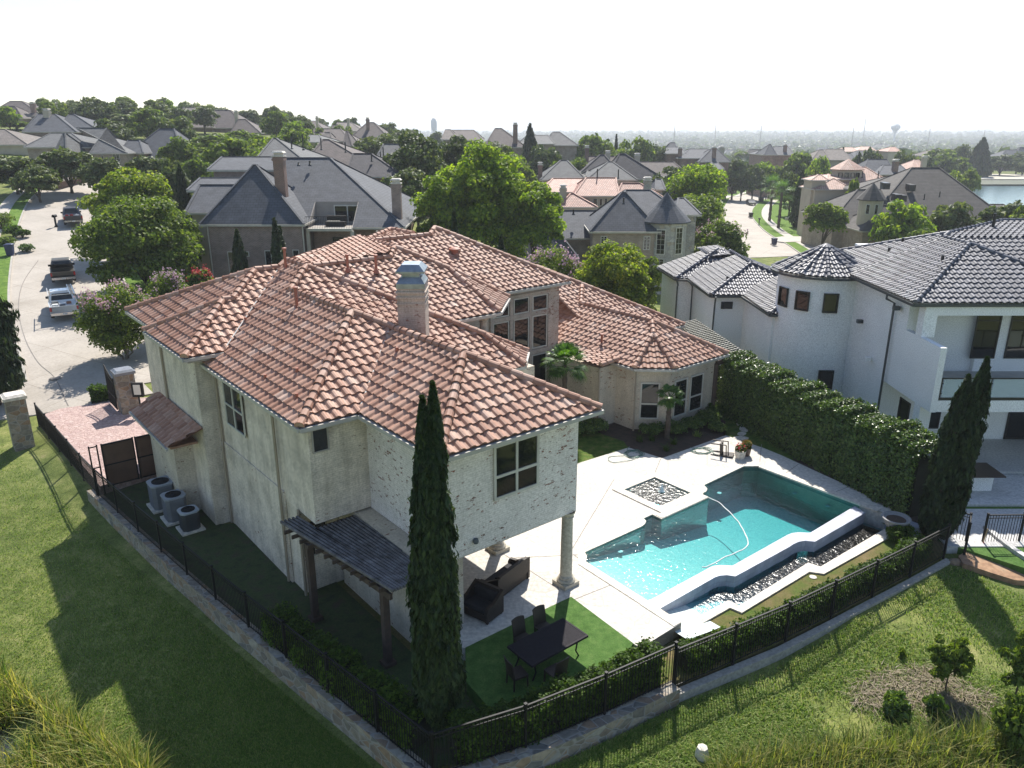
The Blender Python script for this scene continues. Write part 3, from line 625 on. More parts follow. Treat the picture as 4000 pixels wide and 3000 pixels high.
# chimney, square to the street rather than to the house
CH = MB(); CH.box(-4.5,-3.42,30.0,31.3,5.5,9.95)
for k, z in ((.05,9.55),(.05,9.75),(.03,9.3)): CH.box(-4.5-k,-3.42+k,30-k,31.3+k,z,z+.08)
ch = CH.build('chimney', LIME_P, Hs)
ZINC = pm('zinc', (.34,.37,.4), (.2,.22,.25), 3, .35, metal=.7)
sh = MB()
def frus(mb, x0,x1,y0,y1,z0,z1,k): mb.add([(x0,y0,z0),(x1,y0,z0),(x1,y1,z0),(x0,y1,z0),(x0+k,y0+k,z1),(x1-k,y0+k,z1),(x1-k,y1-k,z1),(x0+k,y1-k,z1)], [(0,3,2,1),(4,5,6,7),(0,1,5,4),(1,2,6,5),(2,3,7,6),(3,0,4,7)])
frus(sh, -4.52,-3.4,29.98,31.32,9.95,10.14,0); frus(sh, -4.52,-3.4,29.98,31.32,10.14,10.36,.14); frus(sh, -4.3,-3.62,30.2,31.1,10.36,10.55,0)
frus(sh, -4.52,-3.4,29.98,31.32,10.55,10.62,0); frus(sh, -4.52,-3.4,29.98,31.32,10.62,10.86,.22); sh.build('chimney_cap', ZINC, ch)
# vent pipes on the roof
PIPE = pm('painted_pipe', (.36,.13,.08), (.28,.1,.065), 3, .6)
def on_roof(u, v, face):
    f = [v3(q) for q in face]; n = np.cross(f[1]-f[0], f[2]-f[0]); return rayplane(u, v, f[0], n)
for (u, v, f, h, cr) in ((1117,1050,7,.9,.11),(1359,1052,8,.62,.1),(1470,1058,8,.68,.1),(1160,1200,4,.78,.11),(960,1262,4,.25,None),(1037,1485,4,.22,None),(1162,1462,4,.24,None),(1160,1560,4,.22,None),(1552,1382,1,.25,None),
                         (2350,1345,NR,.55,.12),(2206,1145,NR,.3,None)):
    x, y, z = on_roof(u, v, faces[f]); pipe_vent(TL, x, y, z, h, .055 if not cr else .065, PIPE, Hs, capr=cr)
x, y, z = on_roof(1777, 990, faces[23]); mb = MB(TL); mb.lathe([(.3,z-.2),(.2,z+.05),(.2,z+.18),(.34,z+.2),(.34,z+.27),(.22,z+.33),(.01,z+.36)], x, y, 20); mb.build('roof_vent', PIPE, Hs)
# lean-to roof over the garage side entry, west end
lf = [[(8.9,31.4,3.55+.35),(8.9,37.0,3.9),(7.95,37.0,3.25),(7.95,32.2,3.25)], [(8.9,37.0,3.9),(8.9,38.2,3.3),(7.95,38.2,3.0),(7.95,37.0,3.25)]]
tv, tf = tile_mesh([[(7.7,32.2,3.3),(8.95,31.4,4.1),(8.95,37.4,4.1),(7.7,37.9,3.3)]]); mb = MB(TL); mb.add(tv, tf); mb.prism([(7.85,32.4),(8.95,32.4),(8.95,37.5),(7.85,37.5)], 3.1, 3.2); mb.build('lean_to_roof', TILE, Hs)
mb = MB(TL); gutter(mb, [(7.63,32.1),(7.63,37.9)], 3.28, .1, .1); mb.build('gutter', GUT, Hs)
mb = MB(TL); mb.prism([(8.2,33.4),(9.0,33.4),(9.0,37.2),(8.2,37.2)], z0, 3.12); mb.build('lean_to_wall', LIME_T, Hs)
# ---------------- foliage ----------------
def leafm(name, cols, tr=.45, rough=.55, spec=.25, tcol=None):
    m = bpy.data.materials.new(name); m.use_nodes = True; nt = m.node_tree; nt.nodes.clear()
    o = nt.nodes.new('ShaderNodeOutputMaterial'); g = nt.nodes.new('ShaderNodeNewGeometry')
    oi = nt.nodes.new('ShaderNodeObjectInfo')
    c = ramp(nt, g.outputs['Random Per Island'], [(i/(len(cols)-1), x) for i, x in enumerate(cols)]).outputs[0]
    r2 = ramp(nt, oi.outputs['Random'], [(0, (.82,.86,.85)), (1, (1.12,1.1,1.0))]); c = mix(nt, 1, c, r2.outputs[0], 'MULTIPLY')
    b = nt.nodes.new('ShaderNodeBsdfPrincipled'); b.inputs['Roughness'].default_value = rough; b.inputs['Specular IOR Level'].default_value = spec; nt.links.new(c, b.inputs['Base Color'])
    t = nt.nodes.new('ShaderNodeBsdfTranslucent'); tc2 = mix(nt, 1, c, tcol or (1.5,1.6,.7), 'MULTIPLY'); nt.links.new(tc2, t.inputs[0])
    mx = nt.nodes.new('ShaderNodeMixShader'); mx.inputs[0].default_value = tr; nt.links.new(b.outputs[0], mx.inputs[1]); nt.links.new(t.outputs[0], mx.inputs[2]); nt.links.new(mx.outputs[0], o.inputs[0])
    return m
L_OAK = leafm('leaf_oak', [(0.044,0.067,0.021), (0.074,0.104,0.032), (0.113,0.145,0.048), (0.184,0.205,0.081)], .28)
L_LIME = leafm('leaf_lime', [(0.061,0.109,0.013), (0.122,0.189,0.020), (0.192,0.275,0.026), (0.295,0.348,0.039)], .5)
L_MID = leafm('leaf_mid', [(0.055,0.086,0.016), (0.098,0.147,0.024), (0.151,0.207,0.035), (0.237,0.276,0.054)], .4)
L_YEL = leafm('leaf_yellow', [(0.069,0.109,0.014), (0.127,0.184,0.021), (0.196,0.241,0.029), (0.276,0.287,0.046)], .5)
L_CYP = leafm('leaf_cypress', [(0.013,0.025,0.009), (0.020,0.040,0.014), (0.033,0.057,0.019), (0.056,0.083,0.027)], .22)
L_HEDGE = leafm('leaf_hedge', [(0.036,0.065,0.013), (0.058,0.106,0.019), (0.100,0.163,0.029), (0.187,0.250,0.064)], .32, .35, .5)
L_BOX = leafm('leaf_box', [(0.030,0.058,0.009), (0.060,0.111,0.014), (0.105,0.169,0.023)], .4)
L_PALM = leafm('leaf_palm', [(0.039,0.091,0.016), (0.078,0.156,0.023), (0.130,0.234,0.033)], .4, .4, .4)
L_FAR = leafm('leaf_far', [(0.050,0.075,0.035), (0.083,0.116,0.047), (0.132,0.165,0.071)], .3)
L_REED = leafm('leaf_reed', [(.05,.1,.02), (.13,.18,.03), (.26,.26,.06), (.4,.34,.14), (.1,.16,.03)], .45)
L_GRASS = leafm('leaf_grass', [(0.085,0.155,0.025), (0.151,0.238,0.043), (0.227,0.311,0.068), (0.378,0.365,0.151)], .4)
L_STRAW = leafm('straw', [(.22,.17,.12), (.34,.28,.2), (.16,.12,.085)], .15)
PINK = leafm('flower_pink', [(.55,.33,.42), (.65,.45,.55), (.5,.28,.38)], .3, tcol=(1,1,1)); RED = leafm('flower_red', [(.5,.03,.06), (.6,.08,.1)], .3, tcol=(1,1,1))
BARK = pm('bark', (.11,.085,.065), (.06,.048,.038), 6, .95, bm=.6, bs=18); BARKG = pm('bark_grey', (.2,.18,.15), (.12,.11,.09), 6, .95, bm=.6, bs=18)
def rdirs(n):
    v = rng.normal(size=(n,3)); return v/np.linalg.norm(v, axis=1)[:,None]
def cards(C, Nn, size, asp=1.0, up=None):
    """one small four-cornered leaf per centre, facing Nn"""
    n = len(C); r = rdirs(n) if up is None else up
    t = np.cross(Nn, r); L = np.linalg.norm(t, axis=1); L[L < 1e-6] = 1; t /= L[:,None]; b = np.cross(Nn, t)
    s = (size if np.ndim(size) else np.full(n, size))[:,None]*.5
    fold = Nn*s*.35
    V = np.stack([C - b*s*asp, C + t*s + fold, C + b*s*asp, C - t*s + fold], 1).reshape(-1,3)
    F_ = (np.arange(n)[:,None]*4 + np.arange(4)[None]).tolist()
    return V, F_
def crown_pts(n, rx, ry, rz, K, rc, seed, low=-.55, lump=.25):
    r_ = np.random.default_rng(seed); d = r_.normal(size=(K,3)); d /= np.linalg.norm(d, axis=1)[:,None]
    d = d[d[:,2] > low]; K = len(d); rad = (1 - lump*r_.random(K))*np.where(r_.random(K) < .3, r_.uniform(.35,.75,K), 1)
    ce = d*rad[:,None]*np.array((rx-rc*.7, ry-rc*.7, rz-rc*.7)); rr = rc*r_.uniform(.6,1.25,K)
    k = r_.integers(0, K, n); e = r_.normal(size=(n,3)); e /= np.linalg.norm(e, axis=1)[:,None]; e[:,2] = np.where(e[:,2] < -.3, -e[:,2]*.6, e[:,2])
    pos = ce[k] + e*(rr[k]*(.55+.5*r_.random(n)**.6))[:,None]*np.array((1,1,.8))
    nn = e*.9 + r_.normal(size=(n,3))*.55 + np.array((0,0,.35)); nn /= np.linalg.norm(nn, axis=1)[:,None]
    return pos, nn, ce
def make_tree(name, x, y, z, h, rx, ry=None, lm=None, n=6000, leaf=.3, K=60, rc=None, trunk=.25, tr=.18, seed=1, low=-.5, bark=None, label=None, cat='tree', group=None, flowers=None, multi=1, lean=0, asp=1.2, lump=.28):
    ry = ry or rx; r_ = np.random.default_rng(seed); cz = h*(trunk + (1-trunk)*.5); rz = h*(1-trunk)*.5; rc = rc or .33*min(rx, rz)
    o = empty(name, (x, y, z), 0, label, cat, group)
    pos, nn, ce = crown_pts(n, rx, ry, rz, K, rc, seed, low, lump); pos[:,2] += cz; ce[:,2] += cz
    sz = leaf*r_.uniform(.6, 1.35, n); V, F_ = cards(pos + (x,y,z), nn, sz, asp); mesh_obj('crown', V, F_, lm, o)
    mb = MB(Matrix.Translation((x,y,z)))
    trunk = max(trunk, .08)
    for k in range(multi):
        a = 2*math.pi*k/max(multi,1)+.5; dx, dy = (math.cos(a)*.35*(multi > 1), math.sin(a)*.35*(multi > 1))
        top = (dx*rx*.5+lean, dy*rx*.5, h*(trunk+.25))
        mb.tube([(dx*.3,dy*.3,-.3), (dx*.6,dy*.6,h*trunk*.5), (dx*1.5+lean*.5,dy*1.5,h*trunk), top], [tr*1.25, tr, tr*.8, tr*.5], 8)
        for i in r_.choice(len(ce), min(7, len(ce)), replace=False):
            c = ce[i]*.8 + np.array((0,0,cz*.2)); s0 = (dx*1.5+lean*.5, dy*1.5, h*trunk*.95)
            mb.tube([s0, (c[0]*.4, c[1]*.4, s0[2]+(c[2]-s0[2])*.55), tuple(c)], [tr*.55, tr*.35, tr*.1], 5)
    mb.build('trunk', bark or BARK, o, smooth=True)
    if flowers is not None:
        nf, fm, fs = flowers; fc = pos[np.argsort(-(pos[:,2]*.7+np.hypot(pos[:,0], pos[:,1])*.6 + r_.random(n)*h*.35))[:nf*3]][r_.choice(nf*3, nf, replace=False)]
        P_ = (fc[:,None,:] + r_.normal(size=(nf,14,3))*fs*np.array((.4,.4,.8)) + np.array((0,0,.08))).reshape(-1,3)
        V, F_ = cards(P_ + (x,y,z), rdirs(len(P_)), fs*.55, 1.0); mesh_obj('flowers', V, F_, fm, o)
    return o
def tree_px(name, u, vtop, Y, wpx, **kw):
    """tree standing Y metres ahead in the direction of the survey column u, its top seen at vtop, wpx wide"""
    x, _, zt = PY(u, vtop, Y); z = g1(x, Y) if 'gz' not in kw else kw.pop('gz'); h = zt - z
    d = Y*c_ + (H-z)*s_; r = wpx/2/F*d; k = dict(kw); src = k.pop('src', None)
    if src is not None:
        so_, sh_, sr_ = src; M = Matrix.Translation((x, Y, z)) @ Matrix.Rotation(random.uniform(0, 6.28), 4, 'Z') @ Matrix.Diagonal((r/sr_, r/sr_, h/sh_, 1))
        return copy_tree(so_, M, k.get('label'), k.get('group'))
    return make_tree(name, x, Y, z, h, r, **k)
def cypress(name, x, y, z, h, r, n=9000, seed=3, label=None, group=None, leaf=.2, tips=((0,0,1.0),), lm=None, fat=.32, lean=0):
    o = empty(name, (x, y, z), 0, label, 'cypress tree', group); r_ = np.random.default_rng(seed); Vs, Fs, off = [], [], 0
    Cs, Ns = [], []
    KC = 340; ca, ct, cr = r_.uniform(0, 6.283, KC), r_.random(KC), r_.uniform(.85, 1.09, KC)
    for dx, dy, hs in tips:
        m = n//len(tips); ki = r_.integers(0, KC, m); t = np.clip(ct[ki] + np.abs(r_.normal(size=m))*.022 - .008, 0, 1); hh = h*hs; a = ca[ki] + r_.normal(size=m)*.2
        prof = np.minimum(1, (t/.12)**.6)*np.where(t > fat, np.clip((1-t)/(1-fat), 0, 1)**.62, 1)
        lump = cr[ki] + .1*np.sin(a*3+t*9+dx*5) + .1*np.sin(a*5-t*21) + .06*np.sin(a*11+t*47)
        rr = r*(.8 if len(tips) > 1 else 1)*prof*lump*(.78+.26*r_.random(m)**2) * np.where(r_.random(m) < .2, r_.uniform(.3,.8,m), 1)
        px_, py_ = dx*r + rr*np.cos(a), dy*r + rr*np.sin(a)
        Cs.append(np.stack([px_+lean*t, py_, .15+t*hh], 1)); q = np.stack([np.cos(a), np.sin(a), np.full(m, .25)], 1) + r_.normal(size=(m,3))*.4; Ns.append(q/np.linalg.norm(q, axis=1)[:,None])
    C = np.concatenate(Cs); Q_ = np.concatenate(Ns); up = np.zeros_like(C); up[:,2] = 1; up += r_.normal(size=C.shape)*.18
    V, F_ = cards(C + (x,y,z), Q_, leaf*r_.uniform(.5,1.3,len(C)), 2.6, up); mesh_obj('crown', V, F_, lm or L_CYP, o)
    mb = MB(Matrix.Translation((x,y,z))); mb.tube([(0,0,-.3),(0,0,h*.4),(0,0,h*.8)], [r*.2, r*.13, r*.03], 8)
    for dx, dy, hs in tips: mb.tube([(0,0,h*.1),(dx*r*.7,dy*r*.7,h*.4*hs),(dx*r,dy*r,h*.85*hs)], [r*.12, r*.09, .01], 6)
    mb.build('trunk', BARK, o); return o
def hedge(name, path, wd, h, n, leaf, lm, z, label, cat='hedge', T=None, seed=5, rough=.12, dark=None):
    """leafy hedge along a path of (x,y) in frame T"""
    r_ = np.random.default_rng(seed); pts = np.array(path, float); seg = np.diff(pts, axis=0); L = np.hypot(seg[:,0], seg[:,1]); cum = np.r_[0, np.cumsum(L)]
    s = r_.random(n)*cum[-1]; i = np.clip(np.searchsorted(cum, s)-1, 0, len(L)-1); f = (s-cum[i])/L[i]; c = pts[i]+seg[i]*f[:,None]; d = seg[i]/L[i][:,None]; nn = np.stack([-d[:,1], d[:,0]], 1)
    hh = h*(1 + rough*np.sin(s*2.1+1)*.6 + rough*np.sin(s*5.3)*.5 + rough*.5*np.sin(s*13.)); ww = wd*(1+rough*np.sin(s*3.7))
    k = r_.random(n); side = np.where(k < .38, -1, np.where(k < .62, 1, 0)); t = r_.random(n); depth = r_.random(n)**2*.35
    lat = np.where(side == 0, (t*2-1)*ww/2, side*(ww/2-depth)*(1-.12*t**3)); ver = np.where(side == 0, hh-depth*.8-.15*((t*2-1)**4), t*hh)
    C = np.stack([c[:,0]+nn[:,0]*lat, c[:,1]+nn[:,1]*lat, z+ver], 1) + r_.normal(size=(n,3))*.045
    Nn = np.stack([nn[:,0]*side, nn[:,1]*side, np.where(side == 0, 1., .35)], 1) + r_.normal(size=(n,3))*.5; Nn /= np.linalg.norm(Nn, axis=1)[:,None]
    V, F_ = cards(C, Nn, leaf*r_.uniform(.6,1.3,n), 1.25)
    if T is not None: M = np.array(T); V = V @ M[:3,:3].T + M[:3,3]
    b0 = V.mean(0); b0[2] = z
    o = empty(name, tuple(b0), 0, label, cat); mesh_obj('foliage', V, F_, lm, o)
    core = MB(T); st = strip([tuple(p) for p in pts], wd*.33, wd*.33); core.prism(st, z-.2, z+h*.72); core.build('shade_core', DARKCORE, o)  # solid dark prism behind the leaves, paints the shade inside the hedge
    return o
DARKCORE = pm('inner_shade', (.02,.024,.012), (.012,.014,.008), 4, 1.0)  # near-black colour stands in for shade deep in the foliage
def shrub(name, x, y, z, r, h, n, leaf, lm, label, cat='shrub', seed=1, group=None):
    pos, nn, ce = crown_pts(n, r, r, h*.5, 40, r*.35, seed, -.9, .15); pos[:,2] += h*.5; r_ = np.random.default_rng(seed)
    V, F_ = cards(pos + (x,y,z), nn, leaf*r_.uniform(.6,1.3,n), 1.2); o = empty(name, (x,y,z), 0, label, cat, group); mesh_obj('foliage', V, F_, lm, o)
    mb = MB(Matrix.Translation((x,y,z))); mb.tube([(0,0,-.1),(0,0,h*.5)], [r*.1, r*.05], 6)
    for k in range(5): a = k*1.26; mb.tube([(0,0,.05),(math.cos(a)*r*.4,math.sin(a)*r*.4,h*.55)], [r*.06, r*.02], 5)
    mb.build('stem', BARK, o); return o
def blades(P0, hgt, wid, lean, lm, name, seed=2, label=None, cat=None, kind='stuff', seg=3):
    """grass or reed blades: curved strips rooted at P0"""
    n = len(P0); r_ = np.random.default_rng(seed); a = r_.uniform(0, 2*math.pi, n); d = np.stack([np.cos(a), np.sin(a), np.zeros(n)], 1); w_ = np.stack([-d[:,1], d[:,0], np.zeros(n)], 1)
    hh = hgt*r_.uniform(.5,1.25,n); ln = lean*r_.uniform(.2,1.6,n); ww = wid*r_.uniform(.6,1.3,n)
    rows = []
    for k in range(seg+1):
        t = k/seg; c = P0 + d*(ln*hh*t**2)[:,None]; c = c.copy(); c[:,2] += hh*(t - .35*ln*t**2)
        wk = (ww*(1-t**1.6*.92)*.5)[:,None]; rows += [c-w_*wk, c+w_*wk]
    V = np.stack(rows, 1).reshape(-1,3); m = 2*(seg+1); base = (np.arange(n)*m)[:,None]
    F_ = np.concatenate([base + np.array([2*k,2*k+1,2*k+3,2*k+2])[None] for k in range(seg)]).tolist()
    o = mesh_obj(name, V, F_, lm); return tag(o, label, cat, kind=kind)
def palm(name, x, y, z, h, R_, nf, label, seed=4, tr=.13, skirt=True, bl=22):
    o = empty(name, (x,y,z), 0, label, 'palm tree'); T = Matrix.Translation((x,y,z)); r_ = random.Random(seed)
    mb = MB(T); k = 14; mb.tube([(0,.03*math.sin(i),h*i/k-.2*(i == 0)) for i in range(k+1)], [tr*(1.15 if i % 2 else .92)*(1.2-.25*i/k) for i in range(k+1)], 9); mb.build('trunk', BARK, o)
    for i in range(nf):
        el = R(r_.uniform(-35, 75)) if skirt else R(r_.uniform(0, 70)); az = i*2.4 + r_.uniform(-.3,.3); L = R_*r_.uniform(.5,.62)
        d = Vector((math.cos(az)*math.cos(el), math.sin(az)*math.cos(el), math.sin(el))); hub = Vector((0,0,h)) + d*L
        side = d.cross(Vector((0,0,1))).normalized(); upv = side.cross(d).normalized(); mb = MB(T); mb.bar((0,0,h-.03), hub, .025, .02)
        for j in range(bl):
            t = (j/(bl-1)-.5)*R(230); dd = (d*math.cos(t) + side*math.sin(t)).normalized(); Lb = R_*.5*(1-.25*abs(t)/2)*r_.uniform(.9,1.08)
            w_ = dd.cross(upv).normalized()*.022; a = hub; m1 = hub + dd*Lb*.55 + upv*.03; e = hub + dd*Lb + Vector((0,0,-1))*Lb*.28*r_.uniform(.6,1.3)
            mb.add([a-w_*.5, a+w_*.5, m1+w_*1.3, m1-w_*1.3, e], [(0,1,2,3),(3,2,4)])
        mb.build('frond', L_PALM, o)
    return o
# ================= yard, pool, patio =================
DECK = stonem('stamped_concrete', [(.56,.53,.47), (.6,.57,.51), (.53,.5,.45), (.58,.55,.5)], .55, (.45,.42,.375), (1,1,1))
for n2 in DECK.node_tree.nodes:
    if n2.type == 'VALTORGB' and n2.color_ramp.elements[0].position == .02 or (n2.type == 'VALTORGB' and abs(n2.color_ramp.elements[0].position-.02) < 1e-4): n2.color_ramp.elements[0].position = .004; n2.color_ramp.elements[1].position = .011
    if n2.type == 'BUMP': n2.inputs['Strength'].default_value = .15
COPING = pm('limestone_coping', (.66,.61,.53), (.58,.53,.45), 1.8, .8, fine=8)
SOIL = pm('soil', (.075,.05,.035), (.045,.032,.024), 3, 1, bm=.6, bs=25)
TURF = pm('turf', (.075,.15,.035), (.055,.115,.025), 3, .95, bm=.8, bs=45, fine=25, c3=(.11,.185,.05), spec=.15)
YGR = pm('yard_grass', (.085,.14,.025), (.055,.09,.02), 2.5, .95, bm=.7, bs=40, c3=(.15,.15,.05), spec=.1, fine=20)
YGB = pm('dry_grass', (.13,.12,.045), (.08,.12,.025), 1.2, .95, bm=.7, bs=40, c3=(.2,.15,.08), spec=.1, fine=18)
def crp(x, y, z=0): return LP(2200 + x/1.58, 1600 + y/1.58, z)[:2]
FC = [(5.15,49.5),(5.6,38.6),(6.35,31.5),(7.15,24.6),(8.65,14.0)]                                    # west fence line (b,a)
FF_ = [(8.65,14.0),(12.0,13.05),(16.5,12.42),(20.9,11.6),(23.5,11.3),(28.2,10.8),(31.0,10.55)]         # front fence line
lot = FC + FF_[1:] + [(32.5,12.5),(36.3,24),(39.5,38),(39.5,50),(5.0,53)]
def slab(name, poly, z0, z1, mat, kind='structure', label=None, cat=None, hole=None):
    from mathutils.geometry import tessellate_polygon
    mb = MB(TL); n = len(poly); ar = sum(poly[i][0]*poly[(i+1) % n][1]-poly[(i+1) % n][0]*poly[i][1] for i in range(n))
    if ar < 0: poly = poly[::-1]
    allp = poly + (hole or [])
    tr_ = tessellate_polygon([[Vector((p[0], p[1], 0)) for p in poly]] + ([[Vector((p[0], p[1], 0)) for p in hole]] if hole else []))
    poly_ = poly; poly = allp
    tr_ = [t if (poly[t[1]][0]-poly[t[0]][0])*(poly[t[2]][1]-poly[t[0]][1])-(poly[t[1]][1]-poly[t[0]][1])*(poly[t[2]][0]-poly[t[0]][0]) > 0 else t[::-1] for t in tr_]
    m_ = len(poly); mb.add([(x,y,z1) for x,y in poly] + [(x,y,z0) for x,y in poly], [tuple(t) for t in tr_] + [(i, m_+i, m_+(i+1) % n, (i+1) % n) for i in range(n)])
    o = mb.build(name, mat); return tag(o, label, cat, kind=kind)
slab('yard_ground', [(b+.1, a) for b, a in FC[2:]] + [(b, a+.1) for b, a in FF_[1:]] + [(33.5,11.5),(37.3,24),(40.5,38),(40.5,42),(15.5,42),(15.5,37.5),(5.9,37.5)], -1.9, -.485, YGB, hole=[LP(2510,2352)[:2], (18.7,19.5), (24.0,20.0),(24.3,22.3),(26.9,22.3),(27.0,20.0),(31.0,20.6),(31.9,20.4),(31.9,13.9),(31.6,13.2)] + [crp(x,y,-.42) for x,y in ((1985,742),(1590,975),(1512,951),(1087,1214),(1020,1183),(733,1335))] + [(18.9,14.6)])
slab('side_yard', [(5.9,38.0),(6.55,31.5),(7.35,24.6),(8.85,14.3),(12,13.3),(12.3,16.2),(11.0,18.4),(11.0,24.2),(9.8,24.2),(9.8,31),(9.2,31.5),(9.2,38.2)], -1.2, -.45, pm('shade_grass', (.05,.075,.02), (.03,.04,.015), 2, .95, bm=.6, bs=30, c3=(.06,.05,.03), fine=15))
tf_ = [LP(1700+x/2.011, 2200+y/2.011)[:2] for x, y in ((236,665),(740,420),(1068,265),(1556,630),(1540,655),(1570,690),(1400,800),(1030,960),(560,1180),(470,1190),(245,935))]
slab('turf', tf_, -.6, .012, TURF)
hb = [(2983,1750),(3052,1778),(3115,1807),(3210,1851),(3336,1908),(3430,1958),(3522,1999),(3493,2015)]
pool_in = [LP(2529,2347)[:2], LP(2289,2195)[:2], LP(2293,2173)[:2], (19.29,19.25), (22.55,19.25), (22.85,19.3),(23.1,19.45),(23.2,19.68),(23.75,19.68),(23.75,19.15),(26.95,19.15),(26.95,19.6),(27.4,19.62),(27.65,19.75),(27.85,20.1),(31.1,20.2),(31.7,19.75)]
deck = [tf_[0], tf_[2], tf_[3], LP(2503,2531)[:2], LP(2662,2432)[:2], LP(2578,2376)[:2]] + pool_in + [(31.62,14.4),(31.75,13.55), LP(3493,2015)[:2]] + [LP(*q)[:2] for q in hb[::-1][1:]] + [(33.81,23.28),(28.75,23.42),(28.45,25.44),(24.9,25.65),(17.2,25.9),(12.8,24.1),(12.8,18.6),(11.3,18.4)]
SPA = [(24.56,19.95),(26.68,19.95),(26.68,22.1),(24.56,22.1)]
slab('patio', deck, -.9, 0, DECK, hole=SPA)
PAV = stonem('pink_pavers', [(.42,.3,.27), (.5,.37,.33), (.38,.26,.24), (.54,.42,.38)], 4.5, (.3,.2,.17))
slab('paver_drive', [(5.85,37.8),(5.4,50.2),(6.5,50.8),(10.5,50.0),(15.5,47.5),(15.5,37.0),(9.0,37.0),(9.0,38.3)], -1.5, .0, PAV)
slab('lawn_court', [(24.9,25.66),(28.45,25.45),(28.9,26.2),(28.6,29.0),(22.5,33.1),(17.2,30.0),(17.2,25.95)], -.6, -.02, YGR)
slab('flower_bed', [(28.46,25.46),(28.76,23.43),(33.6,23.3),(35.6,24.6),(36.2,26.2),(29.3,29.2),(28.6,29.0),(28.9,26.2)], -.6, -.03, SOIL)
slab('lawn_side', [(33.82,23.26)] + [LP(*q)[:2] for q in hb[:3]] + [(35.9,21.8),(37.2,25.5),(39,31),(38,34),(36.2,30),(36.2,26.2),(35.6,24.6)], -.6, -.035, YGR)
slab('hedge_bed', [LP(*q)[:2] for q in hb[2:]] + [(32.0,12.3),(33.2,12.2),(37.8,25.6),(37.2,25.5),(35.9,21.8)], -1.2, -.06, SOIL)
# expansion joints of the patio
JT = pm('joint_dark', (.25,.22,.19), rough=.9)
mb = MB()
for (a, b_) in (((2582,1790),(2556,1852)),((2297,2165),(1990,2180)),((2195,1620+590),(2400,1870)),((1930,2140),(2165,2290)),((2235,2345),(2385,2285)),((2385,2285),(2240,2165)),((2975,1735),(2968,1805)),((3120,1812),(3060,1855)),((3320,1900),(3240,1930))):
    p, q = P(*a, .003), P(*b_, .003); mb.bar(p, q, .03, .004)
tag(mb.build('patio_joints', JT), kind='structure')
# ---- swimming pool ----
Po = empty('swimming_pool', W(25, 17, 0), TH, 'large turquoise swimming pool with a vanishing edge wall, let into the pale patio', 'swimming pool')
def pool_water(name, absn, col, tint, bs, bst, rough=.03, sp=.5, dist=.05):
    m = bpy.data.materials.new(name); m.use_nodes = True; nt = m.node_tree; nt.nodes.clear(); o = nt.nodes.new('ShaderNodeOutputMaterial')
    t = nt.nodes.new('ShaderNodeBsdfTransparent'); t.inputs[0].default_value = (*tint, 1); g = nt.nodes.new('ShaderNodeBsdfGlossy'); g.inputs['Roughness'].default_value = rough
    n1 = noise(nt, bs, 3, rough=.6); bp = N(nt, 'ShaderNodeBump', Strength=bst, Distance=dist); nt.links.new(n1, bp.inputs['Height']); nt.links.new(bp.outputs[0], g.inputs['Normal'])
    fr = N(nt, 'ShaderNodeFresnel', IOR=1.33)
    mx = nt.nodes.new('ShaderNodeMixShader'); nt.links.new(fr.outputs[0], mx.inputs[0]); nt.links.new(t.outputs[0], mx.inputs[1]); nt.links.new(g.outputs[0], mx.inputs[2]); nt.links.new(mx.outputs[0], o.inputs[0])
    v = nt.nodes.new('ShaderNodeVolumeAbsorption'); v.inputs[0].default_value = (*col, 1); v.inputs['Density'].default_value = absn; nt.links.new(v.outputs[0], o.inputs['Volume'])
    return m
PW = pool_water('pool_water', .36, (.02,.66,.7), (.72,.92,.92), 5.0, .8, .1, dist=.027); TWt = pool_water('trough_water', 1.4, (.02,.35,.42), (.6,.85,.9), 4.2, 1.0, .22, dist=.045); SW = pool_water('spa_water', 1.0, (.02,.6,.62), (.55,.86,.86), 5, 1.0, .22, dist=.038)
PLAST = pm('plaster', (.6,.67,.63), (.5,.6,.58), 7, .8, c3=(.68,.73,.68), fine=26, bm=.3, bs=6)
WTILE = brickm('waterline_tile', (.08,.2,.22), (.1,.25,.27), (.2,.3,.3), .15, .15, .008, .3, bmp=0)
ETILE = brickm('edge_tile', (.36,.38,.45), (.42,.44,.51), (.28,.3,.36), .3, .3, .008, .45, bmp=.2)
wi = [crp(x,y) for x,y in ((520,1180),(880,985),(905,970),(935,960),(975,956),(1045,960),(1385,770),(1410,760),(1445,754),(1525,757),(1800,592))]
wo = [crp(x,y) for x,y in ((597,1225),(905,1050),(935,1032),(965,1022),(1010,1018),(1063,1026),(1395,845),(1420,828),(1455,812),(1495,806),(1555,812),(1866,634))]
ew = MB(TL); nn_ = len(wi)
slab_ = wi + wo[::-1]
from mathutils.geometry import tessellate_polygon
tr_ = tessellate_polygon([[Vector((p[0], p[1], 0)) for p in slab_]]); ns = len(slab_)
ew.add([(x,y,-.02) for x,y in slab_] + [(x,y,-1.9) for x,y in slab_], [tuple(t) for t in tr_] + [(i, (i+1) % ns, ns+(i+1) % ns, ns+i) for i in range(ns)])
ew.build('vanishing_edge', ETILE, Po)
fz = lambda b: float(np.interp(b, [18.5, 19.5, 23.5, 28, 32], [-.2, -.4, -1.0, -1.5, -1.7]))
ring = pool_in + [(31.62,14.5)] + wi[::-1][1:]
bs_ = MB(TL); nr = len(ring); bs_.add([(x,y,-.22) for x,y in ring] + [(x,y,fz(x)) for x,y in ring], [(i, (i+1) % nr, nr+(i+1) % nr, nr+i) for i in range(nr)]); 
gx = np.linspace(18.3, 32, 30); gy = np.linspace(13.5, 20.5, 2)
for i in range(len(gx)-1): bs_.add([(gx[i],13.3,fz(gx[i])),(gx[i+1],13.3,fz(gx[i+1])),(gx[i+1],20.6,fz(gx[i+1])),(gx[i],20.6,fz(gx[i]))], [(0,1,2,3)])
